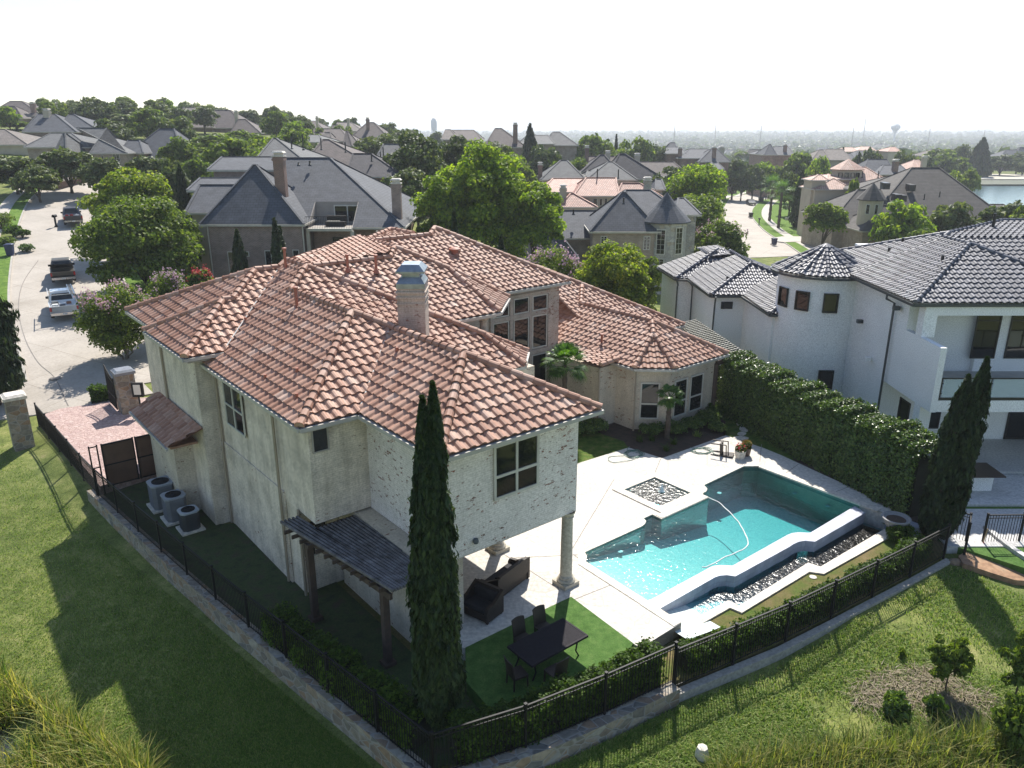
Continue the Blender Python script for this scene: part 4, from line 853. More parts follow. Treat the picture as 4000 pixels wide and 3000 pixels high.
bs_.build('basin', PLAST, Po)
wt_ = MB(TL)
for i in range(nr-1 if False else len(pool_in)): a, b_ = ring[i], ring[(i+1) % nr]; wt_.poly([(a[0],a[1],-.24),(b_[0],b_[1],-.24),(b_[0],b_[1],-.0),(a[0],a[1],-.0)])
wt_.build('waterline_tiles', WTILE, Po)
def closed(mb, ring, z0, z1):
    t_ = tessellate_polygon([[Vector((p[0], p[1], 0)) for p in ring]]); n = len(ring)
    mb.add([(x,y,z1) for x,y in ring] + [(x,y,z0) for x,y in ring], [tuple(t) for t in t_] + [tuple(n+i for i in t[::-1]) for t in t_] + [(i, (i+1) % n, n+(i+1) % n, n+i) for i in range(n)])
def fixn(o):
    bm = bmesh.new(); bm.from_mesh(o.data); bmesh.ops.recalc_face_normals(bm, faces=bm.faces[:]); bm.to_mesh(o.data); bm.free(); return o
wm = MB(TL); closed(wm, ring, -2.2, -.055); fixn(wm.build('water', PW, Po))
cpg = MB(TL)
inn = pool_in
def offset_line(pts, d):
    r = []
    for i, p in enumerate(pts):
        a = Vector(pts[max(i-1,0)]); b_ = Vector(pts[min(i+1, len(pts)-1)]); t = (b_-a).normalized(); r.append((p[0]-t.y*d, p[1]+t.x*d))
    return r
oo = offset_line(inn, .36)
for i in range(len(inn)-1):
    a, b_, c, d = inn[i], inn[i+1], oo[i+1], oo[i]
    cpg.add([(a[0],a[1],.022),(b_[0],b_[1],.022),(c[0],c[1],.022),(d[0],d[1],.022),(a[0],a[1],-.06),(b_[0],b_[1],-.06)], [(0,1,2,3),(0,4,5,1)])
e0, e1 = (31.7,19.75), (31.7,13.7); cpg.box(31.62,32.0,13.7,19.7,-.06,.021)
a, b_ = LP(2529,2347)[:2], LP(2662,2432)[:2]; cpg.prism(strip([a, b_], 0.0, .38), -.3, .02)
cpg.build('coping', COPING, Po)
TZ = -.42
ti = [crp(x,y,TZ) for x,y in ((733,1328),(1020,1176),(1087,1207),(1512,944),(1590,968),(1985,735))]
to = [crp(x,y,TZ) for x,y in ((727,1392),(1030,1222),(1103,1253),(1520,1000),(1610,1013),(2010,790))]
tp = ti + to[::-1]; o_ = MB(TL); closed(o_, tp, -1.1, TZ); fixn(o_.build('lower_coping', COPING, Po))
tw2 = [(18.62,15.0), *wo[1:], crp(1985,735,TZ), *ti[::-1][1:], (18.62,13.55)]
tr3 = MB(TL); closed(tr3, tw2, -1.5, -.5); fixn(tr3.build('trough_water', TWt, Po))
tb = MB(TL); closed(tb, [(18.3,12.2),(32.3,11.2),(32.3,14.6),(18.3,15.6)], -1.75, -1.45); fixn(tb.build('trough_floor', pm('trough_plaster', (.1,.22,.24), (.07,.16,.18), 3), Po))
be = MB(TL); be.prism([(31.62,13.3),(31.95,13.3),(31.95,11.9),(31.5,11.9)], -1.6, -.02); be.build('end_wall', ETILE, Po)
for b, a, z in ((21.0,19.2,-.45),(28.6,20.0,-.5),(31.55,17.6,-.6),(31.55,15.9,-.6)):
    dl = MB(TL); dl.lathe([(.01,z+.02),(.11,z+.02),(.12,z)], b, a-.25 if a > 19 else a, 16); dl.build('pool_light', pm('lens', (.5,.6,.6), rough=.3), Po)
hs = MB(TL)
hp = smooth_line([LP(2200+x/1.586, 1650+y/1.586, -.05)[:2] for x, y in ((880,462),(955,492),(1020,548),(1080,612),(1110,660),(1140,722),(1140,768),(1080,805),(1000,838),(905,890),(860,900))], 5)
hs.tube([(x,y,-.04+.012*math.sin(i*1.3)) for i, (x,y) in enumerate(hp)], .026, 7); tag(hs.build('cleaner_hose', pm('white_hose', (.75,.75,.72), rough=.4), base=W(hp[0][0], hp[0][1], 0)), 'white segmented pool cleaner hose floating in a curve on the turquoise water', 'hose')
# ---- spa ----
Sp = empty('spa', W(25.6, 21, 0), TH, 'small square spa with a bubbling jet beside the big pool', 'spa')
s0, s1, t0, t1 = 24.56, 26.68, 19.95, 22.1
mb = MB(TL)
for bx in ((s0-.4,s1+.4,t1,t1+.38),(s0-.4,s1+.4,t0-.42,t0),(s0-.4,s0,t0,t1),(s1,s1+.38,t0,t1)): mb.box(*bx, -.02, .045)
mb.box(s0-.75,s1+.3,t0-.78,t0-.42,-.35,.04); mb.build('coping', COPING, Sp)
mb = MB(TL); closed(mb, [(s0,t0),(s1,t0),(s1,t1),(s0,t1)], -.9, -.03); fixn(mb.build('water', SW, Sp))
mb = MB(TL)
mb.add([(s0,t0,-1),(s1,t0,-1),(s1,t1,-1),(s0,t1,-1),(s0,t0,.03),(s1,t0,.03),(s1,t1,.03),(s0,t1,.03)], [(0,1,2,3),(0,4,5,1),(1,5,6,2),(2,6,7,3),(3,7,4,0)]); mb.build('basin', PLAST, Sp)
FOAM = pm('foam', (.8,.85,.85), rough=.3); mb = MB(TL); mb.lathe([(.16,-.05),(.1,.02),(.07,.12),(.05,.22),(.02,.3),(.005,.33)], 25.9, 21.0, 12)
for k in range(26): a = k*2.4; r = .05+.16*((k*7) % 10)/10; z = .02+.2*((k*5) % 7)/7; mb.lathe([(.005,z-.02),(.02,z),(.005,z+.02)], 25.9+r*math.cos(a), 21+r*math.sin(a), 6)
mb.build('water_jet', FOAM, Sp)
# the hole of the spa in the patio is its own inset: raise the ring above the slab
# ---- retaining walls ----
def band(pts, w0, w1): return strip(pts, w0, w1)
def stone_wall(name, pts, ztop, zbot, label, wd=.42):
    mb = MB(TL); st = strip(pts, wd/2, wd/2); closed(mb, st, zbot, ztop)
    o = fixn(mb.build(name, STONE, base=W(*pts[0], zbot))); return tag(o, label, 'retaining wall')
sm = lambda pts, n=4: smooth_line(pts, n)
stone_wall('stone_retaining_wall', sm([(b-.02, a) for b, a in FC[1:]]), -.38, -1.9, 'long low limestone retaining wall under the black fence beside the shaded west lawn')
stone_wall('stone_retaining_wall', sm([(8.45,13.98),(12.0,12.95),(16.45,12.3)]), -.4, -2.0, 'low stone retaining wall under the front fence below the dining table')
mb = MB(TL); closed(mb, strip([(16.4,12.3),(20.9,11.45),(23.5,11.15),(28.2,10.65),(31.2,10.4)], .13, .13), -1.6, -.68); tag(fixn(mb.build('concrete_curb', KERB, base=W(16.4,12.3,-.7))), 'narrow concrete curb under the fence in front of the pool', 'curb')
stp = MB(TL); stp.prism([LP(2503,2531)[:2], LP(2662,2432)[:2], (18.62,13.98), (16.5,13.95)], -.7, -.02); tag(stp.build('patio_edge_wall', pm('rendered_edge', (.4,.34,.27), (.32,.27,.22), 2, .9)), kind='structure')
# ---- fences ----
def fence(name, pts, z0, h, label, post_every=2.45, mat=None, cat='fence', zf=None, T=TL, gap=.11, tall_first=False):
    L0 = pts[0]; base = W(L0[0], L0[1], z0) if T is TL else (L0[0], L0[1], z0); o = empty(name, base, 0, label, cat)
    pts = [Vector(p) for p in pts]; cum = [0]
    for a, b_ in zip(pts, pts[1:]): cum.append(cum[-1] + (b_-a).length)
    def at(s):
        i = max(0, min(len(pts)-2, int(np.searchsorted(cum, s))-1)); f = (s-cum[i])/(cum[i+1]-cum[i]); q = pts[i].lerp(pts[i+1], f); return q.x, q.y, (zf(s/cum[-1]) if zf else z0)
    n = max(1, round(cum[-1]/post_every)); sp_ = cum[-1]/n
    for i in range(n+1):
        x, y, z = at(i*sp_); mb = MB(T); mb.box(x-.035,x+.035,y-.035,y+.035,z-.05,z+h+.06); mb.box(x-.045,x+.045,y-.045,y+.045,z+h+.06,z+h+.09); mb.build('post', mat or BLACK, o)
    for i in range(n):
        a, b_ = Vector(at(i*sp_)), Vector(at((i+1)*sp_)); mb = MB(T); d = (b_-a); m = int(d.length/gap)
        for zz in (.1, h-.14): mb.bar(a+Vector((0,0,zz)), b_+Vector((0,0,zz)), .025, .03)
        mb.bar(a+Vector((0,0,h)), b_+Vector((0,0,h)), .05, .04)
        for k in range(1, m): q = a + d*k/m; mb.bar(q+Vector((0,0,.05)), q+Vector((0,0,h)), .017, .017)
        mb.build('picket_panel', mat or BLACK, o)
    return o
fence('metal_fence', FC, -.4, 1.35, 'black picket fence standing on the long stone wall beside the shaded lawn', zf=lambda t: -.4)
fence('metal_fence', [(8.65,14.0),(12.0,13.05),(16.5,12.42)], -.42, 1.42, 'black picket fence in front of the dining table, from the corner to the taller post')
fence('metal_fence', [(16.5,12.36),(20.9,11.6),(23.5,11.3),(28.2,10.8),(31.0,10.55)], -.6, 1.45, 'long black picket fence between the pool and the rough meadow')
# ---- hedges and shrubs of the lot ----
hedge('tall_hedge', [(37.4,25.6),(35.6,20.6),(34.3,16.5),(32.9,12.4)], 2.0, 3.5, 68000, .1, L_HEDGE, -.2, 'tall glossy dark green hedge between the pool patio and the white house', T=TL, rough=.06)
shrub('laurel_bush', *W(38.6,27.6,-.2), 1.5, 3.6, 5000, .14, L_HEDGE, 'big round dark bush at the far end of the tall hedge', seed=9)
hedge('low_hedge', [(12.5,13.55),(14.5,13.25),(16.35,13.05)], .75, 1.15, 9000, .085, L_BOX, -.5, 'bright green low hedge behind the fence next to the dining table', T=TL, seed=6)
hedge('low_hedge', [(9.5,14.3),(11,13.85),(12.4,13.55)], .9, 1.1, 6000, .085, L_BOX, -.5, 'dark low hedge at the fence corner around the foot of the big cypress', T=TL, seed=16)
hedge('low_hedge', [(17.3,12.75),(20.9,12.1),(23.5,11.8),(28.0,11.35),(30.6,11.2)], .7, .75, 20000, .085, L_BOX, -.55, 'long clipped hedge behind the fence in front of the pool', T=TL, seed=7)
hedge('low_hedge', [(7.95,22.6),(8.4,19.5),(9.1,15.2)], 1.0, 1.0, 12000, .085, L_BOX, -.5, 'dark low hedge behind the west fence beside the pergola', T=TL, seed=8)
for i, (b, a, r, h, lab) in enumerate(((36.0,25.6,.75,.9,'bright clipped shrub at the end of the bay window bed'),(34.6,25.0,.8,.8,'dark mound shrub under the right hand bay window'),(33.2,25.0,.7,.75,'dark mound shrub behind the small palm'),
        (31.9,25.2,.7,.8,'round shrub under the middle bay window'),(30.8,26.0,.7,.75,'round shrub at the left corner of the bay'),(28.5,28.0,.8,.9,'leafy dark shrub left of the bay by the downspout'),(27.4,28.6,.8,.85,'second dark shrub left of the bay at the lawn edge'),(26.1,29.6,.9,.9,'dark shrub in the shade beside the tall palm'),(33.9,23.9,.5,.6,'small round shrub beside the fallen chair'))):
    shrub('shrub', *W(b,a,-.05), r, h, 2600, .085, L_HEDGE if i else L_BOX, lab, seed=20+i)
shrub('clipped_bush', *W(30.7,12.1,-.66), .62, 1.0, 3500, .07, L_BOX, 'round clipped bush beside the big stone urn', seed=31)
for i, (u, v, lab) in enumerate(((2500,1725,'spiky grass clump at the left edge of the flower bed'),(2545,1722,'small strappy plant behind the hose'),(2632,1735,'pale strappy plant at the foot of the small palm'),(2722,1705,'light green spiky clump near the patio corner'),(2600,1760,'low leafy plant in the middle of the bed'))):
    x, y, z = P(u, v, -.03); r_ = np.random.default_rng(i); P0 = np.array((x,y,z)) + r_.normal(size=(70,3))*np.array((.07,.07,0)); o = blades(P0, .42, .03, .8, L_BOX if i != 3 else L_GRASS, 'grass_clump', i, lab, 'plant', None)
mb_ = random.Random(3)
# cypresses
cypress('italian_cypress', -2.05, 18.05, -.45, 10.25, .66, 90000, 3, 'tall dark cypress in the fence corner in front of the big tiled house', None, .1, ((.16,.05,1.0),(-.24,.0,.965),(.0,-.15,.9)), fat=.4)
x, y, z = W(32.1,11.3,-.5); cypress('italian_cypress', x-.1, y, z, 7.6, .62, 50000, 5, 'thick two topped cypress at the right end of the pool fence', None, .105, ((-.42,.1,.92),(.42,-.1,1.02)), fat=.66, lean=.4)
cypress('italian_cypress', -31.7, 45.0, .0, 8.3, 1.75, 26000, 8, 'dark cypress at the left edge of the picture beside the stone gate pillar', None, .18, fat=.6)
# palms
x, y, z = P(2262,1540,0)[0], 0, 0
pb = W(27.3, 29.2, -.05); palm('fan_palm', *pb, 3.9, 1.35, 34, 'taller fan palm in front of the two storey window wall', 4, .13)
pb = P(2606,1712,-.03); palm('fan_palm', *pb, 2.35, .82, 22, 'small fan palm in the flower bed by the bay window', 6, .12)
# ================= white stucco house on the right =================
WH = empty('white_stucco_house', (24, 44, -.4), 0, 'big white stucco house under a glossy black tile roof, behind the tall hedge', 'house')
STUC = pm('white_stucco', (.86,.86,.85), (.8,.8,.79), .7, .85, fine=20, bm=.15, bs=40)
TW_ = Matrix.Translation((0,0,0))
ze = 7.9; kk = .42
def hipf(x0, y0, t, z=ze, k=kk): return (x0+t, y0+t, z+k*t)
r1w = (24.4, 41.8, 10.0); r2w = (24.4, 44.4, 10.0); u1w = (19.45, 46.2, ze); u2w = (19.4, 36.8, ze)
rt = (28.4, 36.8, 8.3)
f1 = [[u2w, r1w, r2w, (19.45, 49.4, ze)], [u2w, (29.4, 36.8, ze), r1w], [(29.4,36.8,ze),(33.0,40.5,ze+1.55-1.55),(27.6,46.6,11.3),r2w,r1w]]
f1 = [[u2w, r1w, r2w, (19.45, 49.4, ze)], [u2w, (29.4, 36.8, ze), r1w], [r1w, (29.4,36.8,ze), (29.4,44.4,ze), r2w]]
def wrp(u, v, p0, n): d = ray(u, v); p0 = np.array(p0); n = np.array(n); o = np.array((0,0,H)); return tuple(o + d*(np.dot(p0-o, n)/np.dot(d, n)))
NP_ = (-.42, 0, 1); r1w = (24.4, 41.8, 10.0); S1 = wrp(3707, 911, u2w, NP_); S0 = wrp(3083, 1013, u2w, NP_); P3 = P(3914, 863, 11.0); NQ = (0, -.125, 1); S1q = wrp(3707, 911, (24.4,44.4,10.0), NQ); P3 = wrp(3914, 863, (24.4,44.4,10.0), NQ); ZQ = P3[2]; YQ = P3[1]
f1[0] = [u2w, r1w, r2w, (19.4, 44.4, ze)]; f1.append([(19.4, 44.4, ze), r2w, S1, S0])
f1 += [[(26.0,39.6,8.0),(44,39.6,8.0),(44,44.4,10.0),(24.4,44.4,10.0)], [(24.4,44.4,10.0),(44,44.4,10.0),(44,YQ,ZQ),P3,S1q], [S0, S1, (28,60,6)], [S1q, P3, (36,62,7.0)], [P3, (44,YQ,ZQ), (44,62,7)]]
# turret cone in facets
tc_, tr_c, tz, ta = (18.9, 47.1), 2.95, 7.75, 9.15
for k in range(12):
    a0, a1 = R(30*k+15), R(30*k+45)
    f1.append([(tc_[0]+tr_c*math.cos(a0), tc_[1]+tr_c*math.sin(a0), tz), (tc_[0]+tr_c*math.cos(a1), tc_[1]+tr_c*math.sin(a1), tz), (tc_[0], tc_[1], ta)])
# low wing with two bays
zl = 5.0; kl = .4
Pa, Pb, Pc, Pd, Pe, Pf = (11.9,63.6,zl), (12.4,58.6,zl), (13.3,58.3,zl), (13.6,52.5,zl), (15.7,52.5,zl), (15.9,46.9,zl)
f1 += [[Pa, Pb, (15.6,61.2,6.2), (15.6,64,6.2)], [Pb, (17.0,58.55,zl), (17.0,62.8,6.7), (16.4,62.3,6.6)], [(13.3,60,zl), Pd, (17.3,56.2,6.5), (17.3,60,6.5)], [Pd, (21.2,52.5,zl), (17.3,56.2,6.5)], [(15.8,53.5,zl), Pf, (19.3,50.3,6.4), (19.3,53.5,6.4)], [Pf,(22,46.9,zl),(19.3,50.3,6.4)],
       [(17.3,56.2,6.5),(21.2,52.5,zl),(21.2,62,zl),(17.3,62,6.5)], [(15.6,61.2,6.2),(17.3,61.0,6.4),(17.3,66,6.4),(15.6,66,6.2)]]
tv, tf = tile_mesh(f1, tw=.36, th=.42, amp=.066); mb = MB(TW_); mb.add(tv, tf); mb.build('roof', TILEB, WH)
for p, q in ((u2w,r1w),(r1w,r2w),(r2w,S1),(S1q,P3),((29.4,36.8,ze),r1w),(P3,(44,YQ,ZQ)),(S0,S1),
             (Pb,(16.4,62.3,6.65)),(Pd,(17.3,56.2,6.55)),(Pf,(19.3,50.3,6.45)),((17.3,56.2,6.55),(17.3,62,6.55)),((15.6,61.2,6.25),(15.6,65,6.25)),((21.2,52.5,zl),(17.3,56.2,6.55)),((19.3,50.3,6.45),(19.3,53.5,6.45))):
    cp_ = MB(TW_); caps(cp_, p, q, .13); cp_.build('ridge_tiles', TILEB, WH)
for k in range(12):
    a0 = R(30*k+15)
    if math.sin(a0) < .55: cp_ = MB(TW_); caps(cp_, (tc_[0]+tr_c*math.cos(a0), tc_[1]+tr_c*math.sin(a0), tz), (tc_[0], tc_[1], ta), .12); cp_.build('ridge_tiles', TILEB, WH)
GB = pm('gutter_charcoal', (.06,.07,.075), (.045,.05,.055), 2, .4)
for pts, z in (([u2w[:2],(44,36.8)],7.85),([(19.35,36.75),(19.4,46.2)],7.85),([Pa[:2],Pb[:2],Pc[:2],Pd[:2],Pe[:2],Pf[:2],(18.5,46.9)],4.95)):
    mb = MB(TW_); gutter(mb, pts, z, .14, .14); mb.build('gutter', GB, WH)
mb = MB(TW_); gutter(mb, [(tc_[0]+3.0*math.cos(R(t)), tc_[1]+3.0*math.sin(R(t))) for t in range(120, 345, 12)], 7.7, .14, .14); mb.build('gutter', GB, WH)
wl_ = MB(TW_)
wl_.prism([(20.0,39.9),(25.0,39.9),(25.0,50),(19.95,50)], -1.2, 7.72); wl_.prism([(24.5,39.6),(44,39.6),(44,56),(24.5,56)], -1.2, 8.0)
wl_.prism([(12.3,63.4),(12.75,58.95),(13.85,58.9),(13.95,52.9),(16.05,52.9),(16.2,47.3),(21,47.3),(21,63.4)], -1.6, 4.85)
wl_.build('wall', STUC, WH)
mb = MB(TW_); mb.lathe([(2.55,-1.4),(2.55,7.66)], tc_[0], tc_[1], 40); mb.build('turret_wall', STUC, WH, smooth=True)
mb = MB(TW_)
mb.box(20.0,20.3,35.0,39.95,2.95,6.15); mb.box(20.31,44,35.01,39.7,2.97,3.55); mb.box(20.01,20.28,38.4,39.89,6.151,7.7); mb.box(20.02,20.66,36.93,37.5,6.152,7.71); mb.box(20.05,44,36.9,37.3,7.25,7.72)
mb.build('balcony_wall', STUC, WH)
mb = MB(TW_); mb.box(20.3,43.9,35.35,39.6,3.55,3.58); mb.build('balcony_floor', pm('balcony_tile', (.45,.44,.42), rough=.7), WH)
mb = MB(TW_); mb.box(20.03,20.6,35.9,36.5,-1.0,2.94); mb.build('pier', STUC, WH)
mb = MB(TW_); mb.box(33.5,34.2,35.9,36.5,-1.0,2.95); mb.build('pier', STUC, WH)
gl_ = bpy.data.materials.new('rail_glass'); gl_.use_nodes = True; b = gl_.node_tree.nodes['Principled BSDF']; b.inputs['Base Color'].default_value = (.7,.85,.85,1); b.inputs['Alpha'].default_value = .3; b.inputs['Roughness'].default_value = .05
ra = empty('glass_railing', (20.4,35.1,3.55), 0, 'glass balcony railing with black posts on the white house', 'railing')
mb = MB(); mb.box(20.32,43.9,35.02,35.09,3.56,3.68); mb.build('base_rail', FRAME_BLACK, ra); mb = MB(); mb.box(20.32,43.9,35.03,35.08,4.62,4.67); mb.build('top_rail', FRAME_BLACK, ra)
for x in np.arange(20.4, 43, 2.35): mb = MB(); mb.box(x-.025,x+.025,35.09,35.13,3.56,4.65); mb.box(x-.07,x+.07,35.07,35.12,3.85,3.9); mb.box(x-.07,x+.07,35.07,35.12,4.35,4.4); mb.build('post', FRAME_BLACK, ra); mb = MB(); mb.box(x+.05,x+2.28,35.05,35.065,3.7,4.6); mb.build('glass_pane', gl_, ra)
FB, GL2 = FRAME_BLACK, GLASS
for x0, x1 in ((24.2,25.5),(26.0,27.3)): window(WH, TW_, (x0,39.58), (x1,39.58), 4.3, 7.15, 1, 1, FB, GL2, .07, split=[.72])
window(WH, TW_, (28.3,39.58), (33.5,39.58), 3.6, 7.2, 3, 1, FB, GL2, .08, split=[.72])
window(WH, TW_, (26.9,39.58), (33.5,39.58), -.3, 2.5, 4, 1, FB, GL2, .09); window(WH, TW_, (22.0,39.88), (23.4,39.88), .2, 2.4, 2, 1, FB, GL2, .07)
window(WH, TW_, (20.25,38.3), (20.25,37.2), -.3, 2.6, 1, 1, FB, GL2, .07)
for t in (196, 227, 262):
    a = R(t); c = Vector((tc_[0]+2.57*math.cos(a), tc_[1]+2.57*math.sin(a))); d = Vector((-math.sin(a), math.cos(a)))*.42; window(WH, TW_, tuple(c-d), tuple(c+d), 5.6, 6.75, 1, 1, FB, GL2, .07, proud=.1)
a = R(268); c = Vector((tc_[0]+2.57*math.cos(a), tc_[1]+2.57*math.sin(a))); d = Vector((-math.sin(a), math.cos(a)))*.45; window(WH, TW_, tuple(c-d), tuple(c+d), .9, 2.1, 1, 1, FB, GL2, .07, proud=.1)
window(WH, TW_, (14.45,52.87), (15.25,52.87), 3.95, 4.45, 1, 1, FB, GL2, .07)
for pts in ([(19.35,39.6,7.8),(19.35,39.6,7.5),(19.85,39.7,7.25),(19.85,39.7,-.5)], [(12.45,58.4,4.9),(12.6,58.5,4.5),(12.62,58.8,4.3),(12.62,58.8,-1)], [(13.3,58.2,4.9),(13.7,58.5,4.4),(13.75,58.6,-1)], [(13.9,52.3,4.9),(13.95,52.6,4.4),(13.95,52.8,-1)]):
    mb = MB(); mb.tube(pts, .06, 6); mb.build('downspout', GB, WH)
for (x, y, z, h) in ((16.3,60.2,6.0,.25),(15.2,54.6,5.4,.5),(17.6,51,5.75,.3),(22.0,45.6,8.95,.3),(23.1,46.4,9.4,.3),(22.6,40.9,9.2,.35),(28.4,46.6,10.2,.9),(32.0,48.5,10.4,1.0)): pipe_vent(TW_, x, y, z, h, .08, FRAME_BLACK, WH)
for x, y, z in ((19.8,39.2,7.0),(19.8,41.5,3.6),(19.9,43.3,5.3)): mb = MB(); mb.box(x-.22,x+.1,y-.12,y+.12,z,z+.2); mb.build('wall_light', STUC if z == 3.6 else GB, WH)
# its terrace
mb = MB(); CON = pm('white_concrete', (.56,.55,.53), (.47,.46,.45), .6, .75, fine=10)
for x0, x1, y0, y1, z in ((20.4,44,35.3,39.5,-.3),(20.0,25.2,31.9,35.1,-.36),(25.6,44,31.9,35.1,-.36),(17.9,25.0,28.3,31.6,-.42),(25.5,44,28.3,31.6,-.42)): mb.box(x0,x1,y0,y1,-1.3,z)
tag(mb.build('terrace', CON), kind='structure')
drape('white_house_yard', [(20.2,26.6),(23.5,25.2),(44,24.0),(44,39),(14.5,39),(16.6,33),(17.8,28.8)], TURF, .0, 3, flat=-.46)
ct = empty('outdoor_counter', (21.9,33.8,-.36), 0, 'white outdoor counter with a dark brown slab top on the terrace of the white house', 'counter')
mb = MB(); mb.box(20.7,22.6,33.3,34.2,-.36,.5); mb.build('base', STUC, ct); mb = MB(); mb.box(20.5,22.9,32.9,34.5,.5,.56); mb.build('top', pm('brown_slab', (.045,.028,.022), rough=.4), ct)
# fence and gate of the neighbour, survey stake, mulch
def g2(x, y): return (x, y)
nf = [P(3675,2350,-.6)[:2], P(3725,2320,-.6)[:2], P(3850,2380+0,-.6)[:2]]
p0, p1, p2, p3 = P(3765,2170,-.6)[:2], P(3840,2125,-.6)[:2], P(3860,2130,-.6)[:2], P(4060,2130,-.6)[:2]
fence('neighbour_fence', [P(3765,2170,-.6)[:2], P(3805,2140,-.6)[:2], (17.9,29.6)], -.6, 1.4, 'short black fence bend next to the two topped cypress', T=None, post_every=1.5)
fence('neighbour_fence', [P(3835,2130,-.6)[:2], P(3975,2128,-.6)[:2], P(4300,2160,-.6)[:2]], -.6, 1.4, 'black picket fence and gate in front of the small green lawn', T=None, post_every=1.8)
drape('concrete_edging', strip([P(3850,2060,-.4)[:2], P(3900,2105,-.4)[:2], P(3960,2150,-.4)[:2], P(4060,2215,-.4)[:2]], .12, .12), CON, 0, 2, flat=-.3)
drape('bare_soil', [hit(*q)[:2] for q in ((3850,2125),(3950,2115),(4100,2170),(4200,2250),(4150,2300),(3960,2285),(3880,2260),(3760,2220),(3740,2190),(3800,2150))], pm('clay', (.36,.22,.13), (.24,.14,.09), 1.3, 1, bm=1, bs=6, c3=(.42,.3,.2), fine=6), .22, 1)
st = empty('survey_stake', (*hit(3830,2145)[:2], g1(*hit(3830,2145)[:2])), 0, 'pale wooden survey stake with a red ribbon on the bare soil', 'stake'); x, y, z = st.location
mb = MB(); mb.bar((x,y,z-.1),(x+.12,y,z+.95),.05,.03); mb.build('stake', pm('pale_wood', (.45,.33,.2)), st); mb = MB(); mb.add([(x+.01,y-.03,z+.2),(x+.13,y-.05,z+.16),(x+.1,y-.05,z+.32),(x+.03,y-.03,z+.36),(x+.01,y-.06,z+.2),(x+.13,y-.08,z+.16),(x+.1,y-.08,z+.32),(x+.03,y-.06,z+.36)],[(0,1,2,3),(4,7,6,5),(0,4,5,1),(1,5,6,2),(2,6,7,3),(3,7,4,0)]); mb.build('ribbon', pm('red_ribbon', (.6,.03,.02)), st)
for k, (u, v) in enumerate(((3785,2145),(3730,2200))): x, y, z = hit(u, v); mb = MB(Matrix.Translation((x,y,z)) @ Matrix.Diagonal((.3,.22,.2,1))); mb.lathe([(.05,-.6),(.9,-.3),(1,.1),(.75,.7),(.3,.98),(.01,1.02)], 0, 0, 9); tag(mb.build('boulder', STONE, base=(x,y,z)), ('rounded limestone boulder under the two topped cypress','small dark boulder at the end of the pool fence curb')[k], 'rock')
# ================= gate, utilities, furniture, vehicles =================
BROWN = pm('gate_panel', (.13,.07,.045), (.09,.05,.033), 2, .55)
# solid double gate across the side yard
gt_ = empty('driveway_gate', W(5.75,37.7,-.2), TH, 'solid dark brown metal panel gate closing the side yard by the air conditioners', 'gate')
for x0, x1 in ((6.15,7.55),(7.6,8.75)):
    mb = MB(TL); mb.box(x0+.05,x1-.05,37.72,37.76,-.05,2.0); 
    for z0,z1 in ((.1,.95),(1.05,1.88)): mb.box(x0+.16,x1-.16,37.69,37.72,z0,z1)
    lf_ = mb.build('gate_leaf', BROWN, gt_)
    mb = MB(TL)
    for bx in ((x0,x0+.06),(x1-.06,x1)): mb.box(bx[0],bx[1],37.70,37.78,-.1,2.06)
    for z in (-.05,.98,2.0): mb.box(x0+.061,x1-.061,37.702,37.778,z-.03,z+.03)
    mb.build('gate_frame', BLACK, lf_)
for x in (5.62,5.95): mb = MB(TL); mb.box(x,x+.06,37.68,37.74,-.4,2.08); mb.build('gate_post', BLACK, gt_)
mb = MB(TL); mb.box(5.682,5.948,37.69,37.73,1.98,2.03); mb.box(5.682,5.948,37.69,37.73,.95,1.0); mb.build('gate_rail', BLACK, gt_)
# stone gate pillars
def pillar(x, y, z, wd, h, label, cap):
    o = empty('gate_pillar', (x,y,z), TH, label, 'pillar'); M = Matrix.Translation((x,y,z)) @ Matrix.Rotation(TH, 4, 'Z'); k = wd/2
    mb = MB(M); mb.box(-k,k,-k,k,-.6,h); mb.build('shaft', STONE, o); mb = MB(M); mb.box(-k-.08,k+.08,-k-.08,k+.08,h,h+.16); frus(mb,-k-.05,k+.05,-k-.05,k+.05,h+.16,h+.26,.12); mb.build('cap', cap, o); return o
pillar(*P(85,1700,0)[:2], -.1, .95, 2.25, 'stone gate pillar with a flat white cap next to the dark cypress', COPING)
px_ = P(505,1605,.0); pillar(px_[0], px_[1], 0, .95, 2.35, 'stone gate pillar with a grey slate cap between street and house', pm('slate', (.2,.22,.25), (.14,.15,.17), 3, .5))
# open ornamental gate leaf
og = empty('iron_gate_leaf', (px_[0]-.8, px_[1]+.1, 0), 0, 'open ornamental black iron gate leaf with an arched top beside the pillar', 'gate'); mb = MB()
p0 = Vector((px_[0]-.62, px_[1]-.1, .0)); d = Vector((-.62,.78,0)).normalized()*1.9
for k in range(15): q = p0 + d*k/14; top = 2.0+.45*(k/14)**1.8; mb.bar(q+Vector((0,0,.12)), q+Vector((0,0,top)), .03 if k % 14 else .07, .03)
mb.build('bars', BLACK, og); mb = MB()
for zf_ in (lambda t: .12, lambda t: .8, lambda t: 2.0+.45*t**1.8-.25, lambda t: 2.0+.45*t**1.8):
    for k in range(14): mb.bar(p0+d*k/14+Vector((0,0,zf_(k/14))), p0+d*(k+1)/14+Vector((0,0,zf_((k+1)/14))), .04, .05)
mb.build('rails', BLACK, og); mb = MB(); mb.bar(p0+Vector((0,0,.05))+d*.15, p0+Vector((0,0,.78))+d*.15, 1.0, .02, up=(-.78,-.62,0)); 
mb = MB(); q = p0 + d*.98; mb.prism([tuple((p0+d*.05)[:2]), tuple((p0+d*.95)[:2]), tuple((p0+d*.95+Vector((.02,.015,0)))[:2]), tuple((p0+d*.05+Vector((.02,.015,0)))[:2])], .15, .78); mb.build('kick_panel', BROWN, og)
